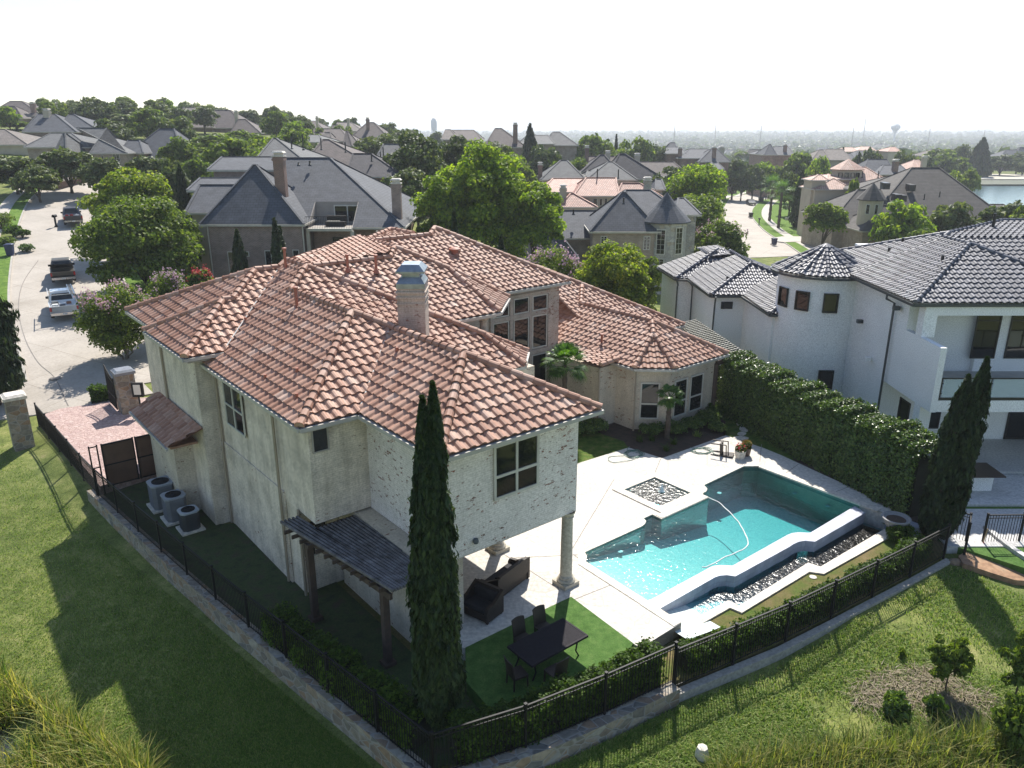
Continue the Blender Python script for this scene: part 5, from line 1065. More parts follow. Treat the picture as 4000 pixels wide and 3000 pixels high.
# keypad box and small lamp on the drive
kb = empty('intercom_box', (px_[0]+1.0, px_[1]-.6, 0), 0, 'black framed white intercom box on a post beside the grey capped pillar', 'intercom'); x, y, _ = kb.location; mb = MB(); mb.box(x-.04,x+.04,y-.04,y+.04,0,1.2); mb.build('post', BLACK, kb); mb = MB(); mb.box(x-.32,x+.32,y-.08,y+.08,1.1,1.95); mb.build('housing', BLACK, kb); mb = MB(); mb.box(x-.2,x+.2,y-.1,y-.08,1.25,1.85); mb.build('panel', pm('white_panel', (.7,.68,.6), rough=.4), kb)
hedge('low_hedge', [W(8.3,51.2)[:2], W(10.6,50.6)[:2]], .8, .75, 4000, .09, L_BOX, .05, 'short clipped light green hedge at the open iron gate', seed=41)
# satellite dish on a pole
sdz = W(9.0-.35, 37.9-.2, 0); DG = pm('dish_grey', (.1,.12,.13), (.07,.08,.09), 2, .5)
sdo = empty('satellite_dish', sdz, 0, 'grey satellite dish on a pole between the brown gate and the house wall', 'satellite dish'); x, y, _ = sdz
M = Matrix.Translation((x,y,2.15)) @ Matrix.Rotation(R(-20), 4, 'Y') @ Matrix.Rotation(R(-55), 4, 'X')
mb = MB(); mb.tube([(x,y,-.4),(x,y,1.9),(x-.05,y,2.1)], .045, 8); mb.build('mast', DG, sdo); mb = MB(M); mb.lathe([(.001,0),(.2,.015),(.38,.06),(.5,.12),(.51,.125),(.38,.08),(.2,.03),(.001,.015)], 0, 0, 24); mb.build('dish', DG, sdo, smooth=True)
mb = MB(M); mb.bar((0,-.45,.1),(0,-.2,.62),.035,.035); mb.box(-.2,.2,-.28,-.16,.56,.68); mb.build('receiver_arm', DG, sdo)
for k, (dx, dy, z, s, lab) in enumerate(((.42,-.35,1.2,.2,'small grey electric meter box on the house wall behind the satellite dish'),(.5,-.75,.9,.14,'small grey junction box low on the house wall near the brown gate'))): mb = MB(Matrix.Translation((x+dx+.25,y+dy,z))@Matrix.Rotation(TH,4,'Z')); mb.box(-.1,.1,-s,s,-s,s*1.4); mb.box(-.03,.03,-.03,.03,-1.2,-s); tag(mb.build('meter_box', DG, base=(x+dx+.25,y+dy,z)), lab, 'meter')
# air conditioners
ACM = pm('ac_grey', (.2,.21,.23), (.15,.16,.18), 3, .55); ACT = pm('ac_top', (.33,.35,.38), (.27,.29,.31), 3, .5)
def ac(u, v, wd, h, label, mt, body=None):
    x, y, z = P(u, v, -.42); o = empty('air_conditioner', (x,y,z), TH, label, 'air conditioner', 'air conditioners beside the house'); M = Matrix.Translation((x,y,z)) @ Matrix.Rotation(TH, 4, 'Z'); k = wd/2
    mb = MB(M); mb.box(-k-.12,k+.12,-k-.12,k+.12,-.02,.06); mb.build('pad', COPING, o)
    def oc(s, ch=.14): return [(-s+ch,-s),(s-ch,-s),(s,-s+ch),(s,s-ch),(s-ch,s),(-s+ch,s),(-s,s-ch),(-s,-s+ch)]
    mb = MB(M); mb.prism(oc(k), .06, h)
    mb.build('cabinet', body or ACM, o)
    mb = MB(M); sp_ = oc(k+.012)
    for z_ in np.arange(.14, h-.12, .055): mb.prism(sp_, z_, z_+.018)
    mb.build('louvres', body or ACM, o)
    mb = MB(M); mb.prism(oc(k+.03), h, h+.07); mb.build('top_cover', mt, o)
    mb = MB(M); mb.lathe([(k*.78,h+.065),(k*.78,h+.1),(k*.72,h+.1),(k*.72,h+.06)], 0, 0, 24); 
    for r in (.15,.3,.45,.6): mb.lathe([(k*r*1.1,h+.11),(k*r*1.1+.012,h+.12),(k*r*1.1+.02,h+.11)], 0, 0, 20)
    mb.build('fan_guard', BLACK, o); mb = MB(M); mb.lathe([(.001,h+.09),(k*.76,h+.075)], 0, 0, 24); mb.build('fan_shade_disc', pm('fan_shade', (.01,.01,.012)), o)  # near-black disc on the closed top paints the shade under the guard
    mb = MB(M); mb.box(k*.98,k+.03,-k*.3,k*.1,h*.62,h*.92); mb.build('label_plate', pm('plate', (.4,.42,.42)), o)
ac(640,1975,.95,1.15,'largest air conditioner, farthest from the pergola, next to the brown gate', ACT)
ac(690,2025,.85,1.1,'middle air conditioner of the three beside the shaded house wall', ACT)
ac(745,2065,.72,.85,'smallest air conditioner with a light top, nearest to the pergola', pm('ac_light', (.42,.46,.5), rough=.5), pm('ac_dark', (.06,.065,.07), rough=.5))
# pergola
WOOD = pm('weathered_wood', (.14,.13,.135), (.075,.068,.068), 4, .8, bm=.4, bs=20, c3=(.22,.21,.22)); WOODD = pm('pergola_wood', (.09,.06,.045), (.055,.038,.03), 4, .8, bm=.3, bs=20)
pg = empty('pergola', W(10.0,20.5,-.45), TH, 'weathered grey wooden pergola beside the shaded house wall behind the big cypress', 'pergola')
for i, (b, a) in enumerate(((9.35,22.5),(10.1,18.8),(11.7,22.4),(11.6,18.2))):
    mb = MB(TL); mb.box(b-.11,b+.11,a-.11,a+.11,-.5,2.55); mb.box(b-.2,b+.2,a-.2,a+.2,-.5,-.32); mb.build('post', WOODD, pg)
for (b0, a0, b1, a1) in ((9.35,23.2,9.85,17.9),(11.55,23.4,11.55,17.9)): mb = MB(TL); mb.bar((b0,a0,2.62),(b1,a1,2.62),.1,.2); mb.build('beam', WOODD, pg)
for k in range(12): f = k/11; a = 23.3-5.1*f; mb = MB(TL); mb.bar((8.85+.75*f,a,2.78),(12.05,a,2.78),.06,.13); mb.build('rafter', WOODD, pg)
for k in range(20): f = k/19; b0, b1 = 9.0+2.75*f, 9.55+1.9*f+.3; a0 = 23.75 if b0 > 10.7 else 24.1; mb = MB(TL); mb.bar((b0,22.65 if b0 > 9.7 else 23.9,2.9),(b1-.0,17.75,2.9),.07,.09); mb.build('slat', WOOD, pg)
# second pergola between the wing and the white house
LP2 = pm('silver_wood', (.3,.29,.24), (.2,.19,.16), 3, .8, c3=(.38,.37,.33))
pg2 = empty('pergola', W(38.5,30,-.1), TH, 'pale silvery pergola between the low tiled wing and the white house', 'pergola')
qa, qb, qc, qd = [P(*q, 3.4) for q in ((2655,1265),(2720,1248),(2905,1372),(2800,1400))]
def lerp3(a, b, t): return Vector(a)*(1-t)+Vector(b)*t
for k in range(24): t = k/23; mb = MB(); mb.bar(lerp3(qa, qd, t), lerp3(qb, qc, t), .06, .05); mb.build('slat', LP2, pg2)
for k in range(9): t = k/8; mb = MB(); mb.bar(lerp3(qa, qb, t)-Vector((0,0,.1)), lerp3(qd, qc, t)-Vector((0,0,.1)), .05, .13); mb.build('rafter', LP2, pg2)
mb = MB(); mb.bar(Vector(qd)-Vector((0,0,.28)), Vector(qc)-Vector((0,0,.28)), .14, .24); mb.build('beam', WOODD, pg2)
mb = MB(); mb.bar(Vector(qa)-Vector((0,0,.28)), Vector(qb)-Vector((0,0,.28)), .14, .24); mb.build('beam', WOODD, pg2)
for q in (qa,qb,qc,qd): mb = MB(); mb.box(q[0]-.1,q[0]+.1,q[1]-.1,q[1]+.1,-.5,3.1); mb.build('post', WOODD, pg2)
# stone side wall and iron gate below it
mb = MB(TL); mb.prism([(36.15,26.7),(37.3,26.7),(37.3,27.1),(36.15,27.1)], -.5, 2.3); tag(mb.build('stone_side_wall', STONE, base=W(36.7,26.9,-.1)), 'short stone wall panel at the corner of the bay windowed wing', 'wall')
sg = empty('side_gate', W(37.4,26.8,-.1), TH, 'narrow dark iron side gate next to the tall hedge', 'gate')
mb = MB(TL)
for k in range(9): mb.box(37.4+k*.11,37.43+k*.11,26.8,26.83,0,2.0)
mb.build('bars', BLACK, sg); mb = MB(TL); 
for z in (.05,1.0,1.95): mb.box(37.35,38.4,26.79,26.84,z,z+.06)
mb.build('rails', BLACK, sg)
# stepping stones
for k, (u, v, s) in enumerate(((2893,1712,1.0),(2898,1695,.8),(2905,1678,.85),(2898,1660,.8),(2885,1642,.75),(2868,1625,.7),(2862,1608,.7))):
    x, y, z = P(u, v, -.03); mb = MB(Matrix.Translation((x,y,z)) @ Matrix.Rotation(k*.9,4,'Z') @ Matrix.Diagonal((s*.42,s*.28,1,1))); r_ = random.Random(k); mb.prism([(math.cos(t)*r_.uniform(.85,1.1),math.sin(t)*r_.uniform(.85,1.1)) for t in np.linspace(0,6.28,9)[:-1]], -.04, .035)
    tag(mb.build('stepping_stone', COPING, base=(x,y,z)), '%s pale stepping stone from the patio on the path to the side gate' % ('first','second','third','fourth','fifth','sixth','seventh')[k], 'stepping stone', 'stepping stones leading to the side gate')
# hoses
HOSE = pm('green_hose', (.09,.2,.15), (.07,.15,.12), 5, .45)
def hose(pts, label): pp = smooth_line(pts, 8); x0, y0 = pp[0]; mb = MB(); mb.tube([(x,y,.018+.012*(1+math.sin(i*.7))) for i,(x,y) in enumerate(pp)], .014, 6); tag(mb.build('garden_hose', HOSE, base=(x0,y0,0)), label, 'hose')
r_ = random.Random(11)
def loops(cu, cv, ru, rv, n, pre, post): return [P(u,v,0)[:2] for u,v in pre] + [P(cu+ru*math.cos(t*1.05)*r_.uniform(.6,1.1)+r_.uniform(-6,6), cv+rv*math.sin(t*1.05)*r_.uniform(.6,1.1), 0)[:2] for t in range(n)] + [P(u,v,0)[:2] for u,v in post]
hose(loops(2475,1775,34,17,26,((2460,1745),(2452,1760)),((2500,1785),(2460,1800),(2400,1808),(2378,1800),(2385,1785),(2440,1783))), 'coiled grey green garden hose on the patio left of the palm shadow')
hose(loops(2745,1762,42,14,24,((2695,1750),(2710,1752)),((2790,1775),(2830,1785),(2850,1788))), 'tangled green garden hose on the patio beside the fallen chair')
# tipped over chair
WK = pm('dark_wicker', (.035,.024,.018), (.02,.014,.011), 20, .6, bm=.5, bs=80); CUSH = pm('dark_cushion', (.03,.03,.034), (.022,.022,.025), 8, .9)
x, y, _ = P(2815,1775,0); fc_ = empty('patio_chair', (x,y,0), 0, 'dark armless wooden chair tipped over on its back near the flower pots', 'chair')
M = Matrix.Translation((x,y,.0)) @ Matrix.Rotation(R(-25),4,'Z') @ Matrix.Translation((0,0,.34)) @ Matrix.Rotation(R(-4),4,'Y')
mb = MB(M); mb.box(-.02,.06,-.28,.28,-.3,.34); mb.build('seat', WK, fc_)
M2 = M
mb = MB(M); mb.box(.06,.62,-.28,.28,-.34,-.28); mb.build('backrest', WK, fc_)
for a, b in ((-.26,.3),(.26,.3),(-.26,-.28),(.26,-.28)): mb = MB(M); mb.bar((-.02,a,b),(-.48,a,b*1.05),.05,.05); mb.build('leg', WK, fc_)
for a in (-.28,.28): mb = MB(M); mb.bar((.3,a,-.3),(.3,a,.3),.04,.05); mb.bar((.06,a,.3),(.3,a,.3),.04,.04); mb.build('arm', WK, fc_)
# flower pots
def pot(u, v, r, h, mt, label, fm, n=60):
    x, y, z = P(u, v, 0); o = empty('flower_pot', (x,y,0), 0, label, 'flower pot'); mb = MB(); mb.lathe([(.01,0),(r*.8,0),(r*.95,h*.5),(r,h*.85),(r*1.06,h*.88),(r*1.06,h),(r*.92,h),(r*.9,h*.9),(.01,h*.88)], x, y, 20); mb.build('pot', mt, o)
    q = rdirs(500)*np.array((r*.95,r*.95,.22))+(x,y,h+.08); V, F_ = cards(q, rdirs(500), .075); mesh_obj('leaves', V, F_, L_BOX, o)
    q = rdirs(n)*np.array((r,r,.2))+(x,y,h+.2); V, F_ = cards(q, rdirs(n), .08); mesh_obj('flowers', V, F_, fm, o)
pot(2890,1790,.27,.42,COPING,'pale stone flower pot with red flowers beside the tipped chair',RED); pot(2913,1778,.24,.42,pm('brown_pot', (.1,.06,.045), rough=.4),'glazed brown flower pot behind the pale pot',leafm('leaf_rust', [(.25,.1,.03),(.3,.2,.05),(.1,.12,.03)],.3), 220)
# stone urn
x, y, z = P(3490,2090,-.48); o = empty('stone_urn', (x,y,-.48), 0, 'big grey fluted stone urn planter at the right end of the pool', 'urn'); UR = pm('grey_cast_stone', (.3,.3,.3), (.22,.22,.22), 4, .85, bm=.3)
mb = MB(); pr = [(.26,0),(.26,.08),(.14,.14),(.12,.28),(.2,.34),(.36,.46),(.44,.62),(.44,.72),(.56,.76),(.58,.84),(.5,.84),(.46,.76),(.1,.72)]
vs = []; n = 40
for r, zz in pr:
    for k in range(n): rr = r*(1+(.05*(k % 2) if .3 < zz < .73 else 0)); vs.append((x+rr*math.cos(6.2832*k/n), y+rr*math.sin(6.2832*k/n), -.48+zz))
mb.add(vs, [(i*n+k,i*n+(k+1)%n,(i+1)*n+(k+1)%n,(i+1)*n+k) for i in range(len(pr)-1) for k in range(n)]); mb.build('bowl', UR, o); mb = MB(); mb.lathe([(.47,.26),(.2,.3),(.01,.31)], x, y, 20); mb.build('earth', SOIL, o)
# dining table and chairs
tb = empty('dining_table', LP(2140,2500,0.01)[0:1] and W(13.8,15.25,.01), TH, 'long dark rectangular patio table on the artificial turf', 'table')
b0,b1,a0,a1,tz_ = 12.66,14.93,14.68,15.81,.75; DT = pm('table_dark', (.022,.019,.024), (.016,.014,.018), 8, .75, spec=.2)
mb = MB(TL); mb.box(b0,b1,a0,a1,tz_-.04,tz_); mb.build('table_top', DT, tb); mb = MB(TL)
for bx in ((b0-.03,b1+.03,a0-.03,a0+.03),(b0-.03,b1+.03,a1-.03,a1+.03),(b0-.031,b0+.03,a0+.031,a1-.031),(b1-.03,b1+.031,a0+.031,a1-.031)): mb.box(*bx, tz_-.06, tz_+.012)
for k in range(1, 30): mb.box(b0+.03,b1-.03,a0+k*(a1-a0)/30-.012,a0+k*(a1-a0)/30+.012,tz_,tz_+.006)
mb.build('top_rim', DT, tb)
for b, a in ((b0+.25,a0+.15),(b1-.3,a0+.15),(b0+.25,a1-.15),(b1-.3,a1-.15)): s = 1 if b > 13.8 else -1; mb = MB(TL); mb.tube([(b,a,tz_-.05),(b+s*.02,a,.5),(b-s*.03,a,.25),(b+s*.1,a,.01)], .025, 8); mb.build('leg', DT, tb)
mb = MB(TL); mb.tube([(b0+.25,a0+.15,.5),(13.8,15.25,.56),(b1-.3,a0+.15,.5)], .018, 6); mb.tube([(b0+.25,a1-.15,.5),(13.8,15.25,.57),(b1-.3,a1-.15,.5)], .018, 6); mb.build('stretcher', DT, tb)
def wicker_chair(b, a, rz, label):
    x, y, _ = W(b, a); M = Matrix.Translation((x,y,.01)) @ Matrix.Rotation(TH+rz, 4, 'Z'); o = empty('wicker_chair', (x,y,.01), TH+rz, label, 'chair', 'wicker chairs around the dining table')
    mb = MB(M); mb.box(-.25,.25,-.25,.25,.38,.45); mb.build('seat', WK, o)
    mb = MB(M); k = 8; vs = []
    for i in range(k+1):
        z = .45+.6*i/k; yb = .25+.1*(i/k)**1.3
        for j in range(7): xx = -.25+.5*j/6; c = .04*(abs(xx)/.25)**2; zz = z - (.03*(xx/.25)**2 if i == k else 0); vs += [(xx,yb-c,zz),(xx,yb-c+.035,zz)]
    fs = []
    for i in range(k):
        for j in range(6): a0_ = (i*7+j)*2; b0_ = a0_+2; c0 = a0_+14; fs += [(a0_,b0_,c0+2,c0),(b0_+1,a0_+1,c0+1,c0+3)]
    t = (k*7)*2; fs += [(t+2*j,t+2*j+2,t+2*j+3,t+2*j+1) for j in range(6)]; fs += [(i*14,i*14+14,i*14+15,i*14+1) for i in range(k)] + [(i*14+12,i*14+13,i*14+27,i*14+26) for i in range(k)]
    mb.add(vs, fs); mb.build('backrest', WK, o)
    for sx in (-.22,.22):
        for sy in (-.22,.22): mb = MB(M); mb.bar((sx,sy,.38),(sx*1.05,sy*1.08,0),.04,.04); mb.build('leg', WK, o)
wicker_chair(14.45,16.15,0,'dark wicker chair behind the table, the one closer to the stone column')
wicker_chair(13.55,16.12,0,'dark wicker chair behind the table, next to the cypress side')
wicker_chair(12.35,15.0,R(80),'dark wicker chair at the left head of the dining table'); wicker_chair(13.3,14.35,R(180),'dark wicker chair in deep shade on the near side of the dining table')
# wicker lounge furniture in the porch
def wsofa(b, a, rz, wd, label, name='wicker_sofa'):
    x, y, _ = W(b, a); M = Matrix.Translation((x,y,0)) @ Matrix.Rotation(TH+rz, 4, 'Z'); o = empty(name, (x,y,0), TH+rz, label, 'sofa'); k = wd/2
    mb = MB(M); mb.box(-k,k,-.42,.42,.06,.34); mb.build('base', WK, o); mb = MB(M); mb.box(-k+.13,k-.13,-.38,.3,.34,.46); mb.build('seat_cushion', CUSH, o)
    mb = MB(M); pr = [(-.46,.08),(-.47,.45),(-.4,.6),(-.1,.62),(.25,.82),(.46,.92),(.46,.06)]
    for s in (-k-.02, k-.1): mb.add([(s,p,q) for p,q in pr]+[(s+.12,p,q) for p,q in pr], [tuple(range(7))[::-1], tuple(range(7,14))]+[(i,(i+1)%7,7+(i+1)%7,7+i) for i in range(7)])
    mb.build('arm', WK, o); mb = MB(M); mb.box(-k+.1,k-.1,.34,.46,.34,.95); mb.build('backrest', WK, o); mb = MB(M); mb.box(-k+.14,k-.14,.2,.34,.46,.85); mb.build('back_cushion', CUSH, o)
    for sx in (-k+.05,k-.05):
        for sy in (-.38,.38): mb = MB(M); mb.box(sx-.04,sx+.04,sy-.04,sy+.04,0,.07); mb.build('foot', WK, o)
wsofa(15.35,19.4,R(-165),1.9,'dark brown wicker sofa with curved arms under the porch, turned away from the pool')
wsofa(13.7,18.6,R(-75),1.2,'dark wicker armchair beside the sofa, half hidden by the big cypress','wicker_armchair')
# drains and sprinkler box in the grass
x, y, z = P(3176,2255,-.48); mb = MB(); mb.lathe([(.14,-.5),(.14,-.46),(.1,-.45),(.01,-.45)], x, y, 12); tag(mb.build('sprinkler_box', COPING, base=(x,y,-.66)), 'small white irrigation lid in the grass between pool and fence', 'sprinkler')
x, y, z = hit(2740,2965); mb = MB(Matrix.Translation((x,y,z)) @ Matrix.Rotation(.4,4,'Z')); mb.lathe([(.2,-.1),(.2,.25),(.15,.42),(.01,.46)], 0, 0, 7); tag(mb.build('marker_stone', COPING, base=(x,y,z)), 'pale stone marker sticking out of the meadow at the bottom edge', 'rock')
mb = MB(TL); mb.lathe([(.08,3.35),(.1,3.42),(.08,3.5),(.01,3.52)], 12.95, 17.82, 10); mb.build('wall_light', DG, Hs)
# ---------------- vehicles ----------------
TYRE = pm('tyre', (.015,.015,.015), rough=.9); RIM = pm('rim', (.35,.36,.38), rough=.3, metal=.8); TAIL = pm('tail_light', (.4,.02,.02), rough=.25); CHROME = pm('chrome', (.6,.6,.62), rough=.2, metal=1)
def carpaint(name, c): 
    m, nt, b, o = nodes(name); b.inputs['Base Color'].default_value = (*c,1); b.inputs['Roughness'].default_value = .28; b.inputs['Coat Weight'].default_value = .6; return m
def vehicle(x, y, hd, prof, wd, paint, label, name='pickup_truck', bed=None, cab=None, L=5.7, cat='pickup truck'):
    """prof: side outline (s,z) s from rear 0 to front L; hd = heading"""
    z = max(g1(x, y), g1(x+1, y+1)) + .08; o = empty(name, (x,y,z), hd-math.pi/2, label, cat); M = Matrix.Translation((x,y,z)) @ Matrix.Rotation(hd-math.pi/2, 4, 'Z') @ Matrix.Translation((0,-L/2,0)); k = wd/2
    def loft(mb, prof, w0, tz, inset):                                  # outline lofted across the width, narrower above tz
        n = len(prof); vs = []
        for sx in (-1, -.94, .94, 1):
            for s, zz in prof:
                i_ = inset*max(0, zz-tz); e = .0 if abs(sx) == 1 else .03
                vs.append((sx*(w0-i_), s, zz + (0 if abs(sx) == 1 else .025)))
        fs = [(j*n+i, j*n+(i+1) % n, (j+1)*n+(i+1) % n, (j+1)*n+i) for j in range(3) for i in range(n)] + [tuple(range(n)), tuple(3*n+i for i in range(n))[::-1]]
        mb.add(vs, fs)
    mb = MB(M); loft(mb, prof, k, 1.05, .32); b = fixn(mb.build('body', paint, o))
    if bed:
        y0, y1, zb, zt = bed; mb = MB(M); t = .09
        mb.box(-k,-k+t,y0,y1,zb-.2,zt); mb.box(k-t,k,y0,y1,zb-.2,zt); mb.box(-k+t,k-t,y0,y0+.07,zb-.2,zt-.01); mb.build('bed_side', paint, o)
        mb = MB(M); mb.box(-k+t,k-t,y0+.07,y1,zb,zb+.03); mb.build('bed_floor', BLACK, o)
    if cab:
        for i, (pts) in enumerate(cab):                                  # rear glass, windscreen, side glass
            mb = MB(M); mb.poly(pts); mb.build('window', GLASS, o)
    for sy in (L*.19, L*.80):
        for sx in (-1, 1):
            wb = MB(M @ Matrix.Translation((sx*(k-.13), sy, .36)) @ Matrix.Rotation(math.pi/2, 4, 'Y')); wb.lathe([(.001,-.12),(.22,-.12),(.34,-.125),(.37,-.09),(.37,.09),(.34,.125),(.22,.12),(.001,.12)], 0, 0, 20)
            wh = wb.build('wheel', TYRE, o); wb = MB(wb.T); wb.lathe([(.001,.13*sx),(.21,.128*sx)], 0, 0, 14); wb.build('rim', RIM, wh)
    for sx in (-1, 1):
        mb = MB(M); mb.box(sx*(k-.14) if sx > 0 else -k-.012, k+.012 if sx > 0 else -k+.14, -.02, .05, .72, 1.02); mb.build('tail_light', TAIL, o)
        mb = MB(M); mb.box(sx*(k+.02)-.1, sx*(k+.02)+.1, L*.64, L*.66, 1.1, 1.28); mb.build('mirror', BLACK, o)
        mb = MB(M); mb.box(sx*(k-.35)-.15, sx*(k-.35)+.15, L-.04, L+.01, .7, .88); mb.build('headlight', CHROME, o)
    mb = MB(M); mb.box(-k+.03,k-.03,-.12,.06,.38,.58); mb.build('rear_bumper', CHROME, o)
    mb = MB(M); mb.box(-.16,.16,-.13,-.12,.42,.54); mb.build('number_plate', pm('plate_white', (.6,.6,.6)), o)
    return o, M
L = 5.7; k = 1.0
PK = [(0,.45),(0,1.02),(1.95,1.02),(1.97,1.08),(2.3,1.78),(2.45,1.86),(3.6,1.86),(3.75,1.82),(4.35,1.12),(5.45,1.02),(5.68,.9),(5.7,.42),(5.1,.35),(4.95,.75),(4.2,.75),(4.05,.35),(1.65,.35),(1.5,.75),(.7,.75),(.55,.45)]
def cabg(k=1.0, r0=2.0, r1=2.28): 
    i = lambda z: k-.32*(z-1.05)
    return [[(-.78,r0+.0,1.16),(.78,r0+.0,1.16),(.66,r1-.06,1.72),(-.66,r1-.06,1.72)], [(-.8,4.4,1.2),(-.7,3.86,1.76),(.7,3.86,1.76),(.8,4.4,1.2)],
            [(-i(1.15)-.005,2.3,1.15),(-i(1.15)-.005,4.15,1.15),(-i(1.7)-.005,3.68,1.72),(-i(1.7)-.005,2.45,1.72)], [(i(1.15)+.005,2.3,1.15),(i(1.7)+.005,2.45,1.72),(i(1.7)+.005,3.68,1.72),(i(1.15)+.005,4.15,1.15)]]
x, y = -36.9, 62.8
wt, M = vehicle(x, y, R(121.5), PK, 2.0, carpaint('white_paint', (.72,.73,.74)), 'white pickup truck with a ladder rack and tools in its bed, parked in the street', bed=(0,1.95,.72,1.1), cab=cabg())
mb = MB(M)
for yy in (.25,1.7): mb.bar((-.92,yy,1.05),(-.92,yy,1.95),.05,.05); mb.bar((.92,yy,1.05),(.92,yy,1.95),.05,.05); mb.bar((-.95,yy,1.95),(.95,yy,1.95),.05,.05)
mb.bar((.92,.0,1.98),(.92,3.6,1.98),.05,.05); mb.bar((-.92,.0,1.98),(-.92,3.6,1.98),.05,.05); mb.build('ladder_rack', pm('rack', (.5,.5,.5), rough=.4), wt)
lo = empty('ladder', (x,y,g1(x,y)+2), 0, 'silver ladder lying on the rack of the white pickup', 'ladder'); mb = MB(M); 
for xx in (.55,.85): mb.bar((xx,-.6,2.06),(xx,4.0,2.06),.04,.09)
mb.build('rails', CHROME, lo); mb = MB(M)
for yy in np.arange(-.4,4,.3): mb.bar((.57,yy,2.06),(.83,yy,2.06),.035,.035)
mb.build('rungs', CHROME, lo)
for i, (bx, cc, lab) in enumerate((((-.8,-.35,.2,.7,.75,1.15),(.6,.6,.58),'pale tool case in the bed of the white pickup'),((-.25,.15,.3,.8,.75,1.05),(.05,.05,.06),'black bucket shaped box in the bed of the white pickup'),((.25,.6,.9,1.5,.75,1.12),(.3,.12,.06),'orange box in the bed of the white pickup'),((-.8,-.3,1.0,1.6,.75,1.2),(.12,.13,.14),'dark toolbox against the cab in the white pickup bed'))):
    q = MB(M); q.box(*bx); q.box(bx[0]+.03,bx[1]-.03,bx[2]+.03,bx[3]-.03,bx[5],bx[5]+.05); tag(q.build('tool_box', pm('tb%d' % i, cc, rough=.5), base=M @ Vector((bx[0],bx[2],.75))), lab, 'box')
x, y = -42.8, 73.8
bt, M = vehicle(x, y, R(120), PK, 2.0, carpaint('bronze_paint', (.12,.105,.085)), 'bronze pickup truck with its bed cover raised, parked in the street behind the white one', bed=(0,1.95,.72,1.1), cab=cabg())
mb = MB(M); mb.bar((0,1.95,1.2),(0,.1,1.75),1.8,.06); mb.build('bed_cover', BLACK, bt); mb = MB(M); mb.box(-.9,.9,-.02,0,.6,.75); mb.build('tailgate_trim', BLACK, bt)
x, y = -53.6, 96.5
kt, M = vehicle(x, y, R(121), PK, 2.0, carpaint('grey_paint', (.1,.1,.11)), 'dark grey pickup truck loaded with red containers, farthest up the street', bed=(0,1.95,.72,1.1), cab=cabg())
for i, (xx, yy, zz) in enumerate(((-.6,.4,.75),(-.1,.7,.75),(.45,.4,.75))): q = MB(M); q.box(xx-.18,xx+.18,yy-.15,yy+.15,zz,zz+.42); q.box(xx-.05,xx+.05,yy-.1,yy+.1,zz+.42,zz+.5); tag(q.build('fuel_can', TAIL if i < 2 else pm('can_white', (.6,.6,.6)), base=M @ Vector((xx,yy,zz))), ('red can on the left of the far pickup bed','red can in the middle of the far pickup bed','white can on the right of the far pickup bed')[i], 'can')
SD = [(0,.4),(-.02,.85),(.3,1.0),(.9,1.35),(1.5,1.46),(2.6,1.45),(3.4,1.0),(4.3,.85),(4.6,.7),(4.6,.35),(4.1,.3),(3.95,.68),(3.3,.68),(3.15,.3),(1.4,.3),(1.25,.68),(.6,.68),(.45,.35)]
x, y, z = hit(2941, 805); vehicle(x, y+2, R(265), SD, 1.85, carpaint('black_paint', (.02,.02,.022)), 'dark car with a bright sunlit roof driving down the right hand street', 'car', None, [[(-.6,3.3,1.02),(.6,3.3,1.02),(.55,2.7,1.42),(-.55,2.7,1.42)], [(-.62,.35,1.05),(-.55,.9,1.38),(.55,.9,1.38),(.62,.35,1.05)]], 4.6, 'car')
# bins, mailboxes, lamps, manhole
def bin_(u, v, col, label, h=1.1, rz=0, w_=.6, nm='wheelie_bin'):
    x, y, z = hit(u, v); z += .1; o = empty(nm, (x,y,z), rz, label, 'bin'); M = Matrix.Translation((x,y,z)) @ Matrix.Rotation(rz,4,'Z'); k = w_/2; mt = pm('bin_'+nm+str(u), col, rough=.5)
    mb = MB(M); mb.add([(-k*.8,-k*.8,.06),(k*.8,-k*.8,.06),(k*.8,k*.8,.06),(-k*.8,k*.8,.06),(-k,-k,h*.9),(k,-k,h*.9),(k,k*1.1,h*.9),(-k,k*1.1,h*.9)], [(0,3,2,1),(4,5,6,7),(0,1,5,4),(1,2,6,5),(2,3,7,6),(3,0,4,7)]); mb.build('body', mt, o)
    mb = MB(M); mb.box(-k-.04,k+.04,-k-.06,k*1.1+.08,h*.9,h*.95); frus(mb,-k,k,-k,k*1.1,h*.95,h,.1); mb.build('lid', mt, o)
    for sx in (-k, k): wb = MB(M @ Matrix.Translation((sx,k,.12)) @ Matrix.Rotation(math.pi/2,4,'Y')); wb.lathe([(.001,-.03),(.12,-.03),(.12,.03),(.001,.03)],0,0,10); wb.build('wheel', TYRE, o)
bin_(43,1003,(.02,.03,.09),'navy blue wheelie bin at the left kerb of the left hand street',1.25,.3,.75); bin_(3023,960,(.02,.025,.08),'navy blue wheelie bin at the driveway of the right hand street',1.25,.2,.75); bin_(2932,852,(.02,.018,.015),'dark brown wheelie bin on the right kerb behind the mailbox post',1.2,.1,.8); bin_(2972,790,(.02,.02,.02),'black wheelie bin just behind the moving car',1.3,.1,1.2,'waste_container'); bin_(3002,778,(.07,.045,.03),'brown wheelie bin farthest up the right hand kerb',1.3,.1,.9)
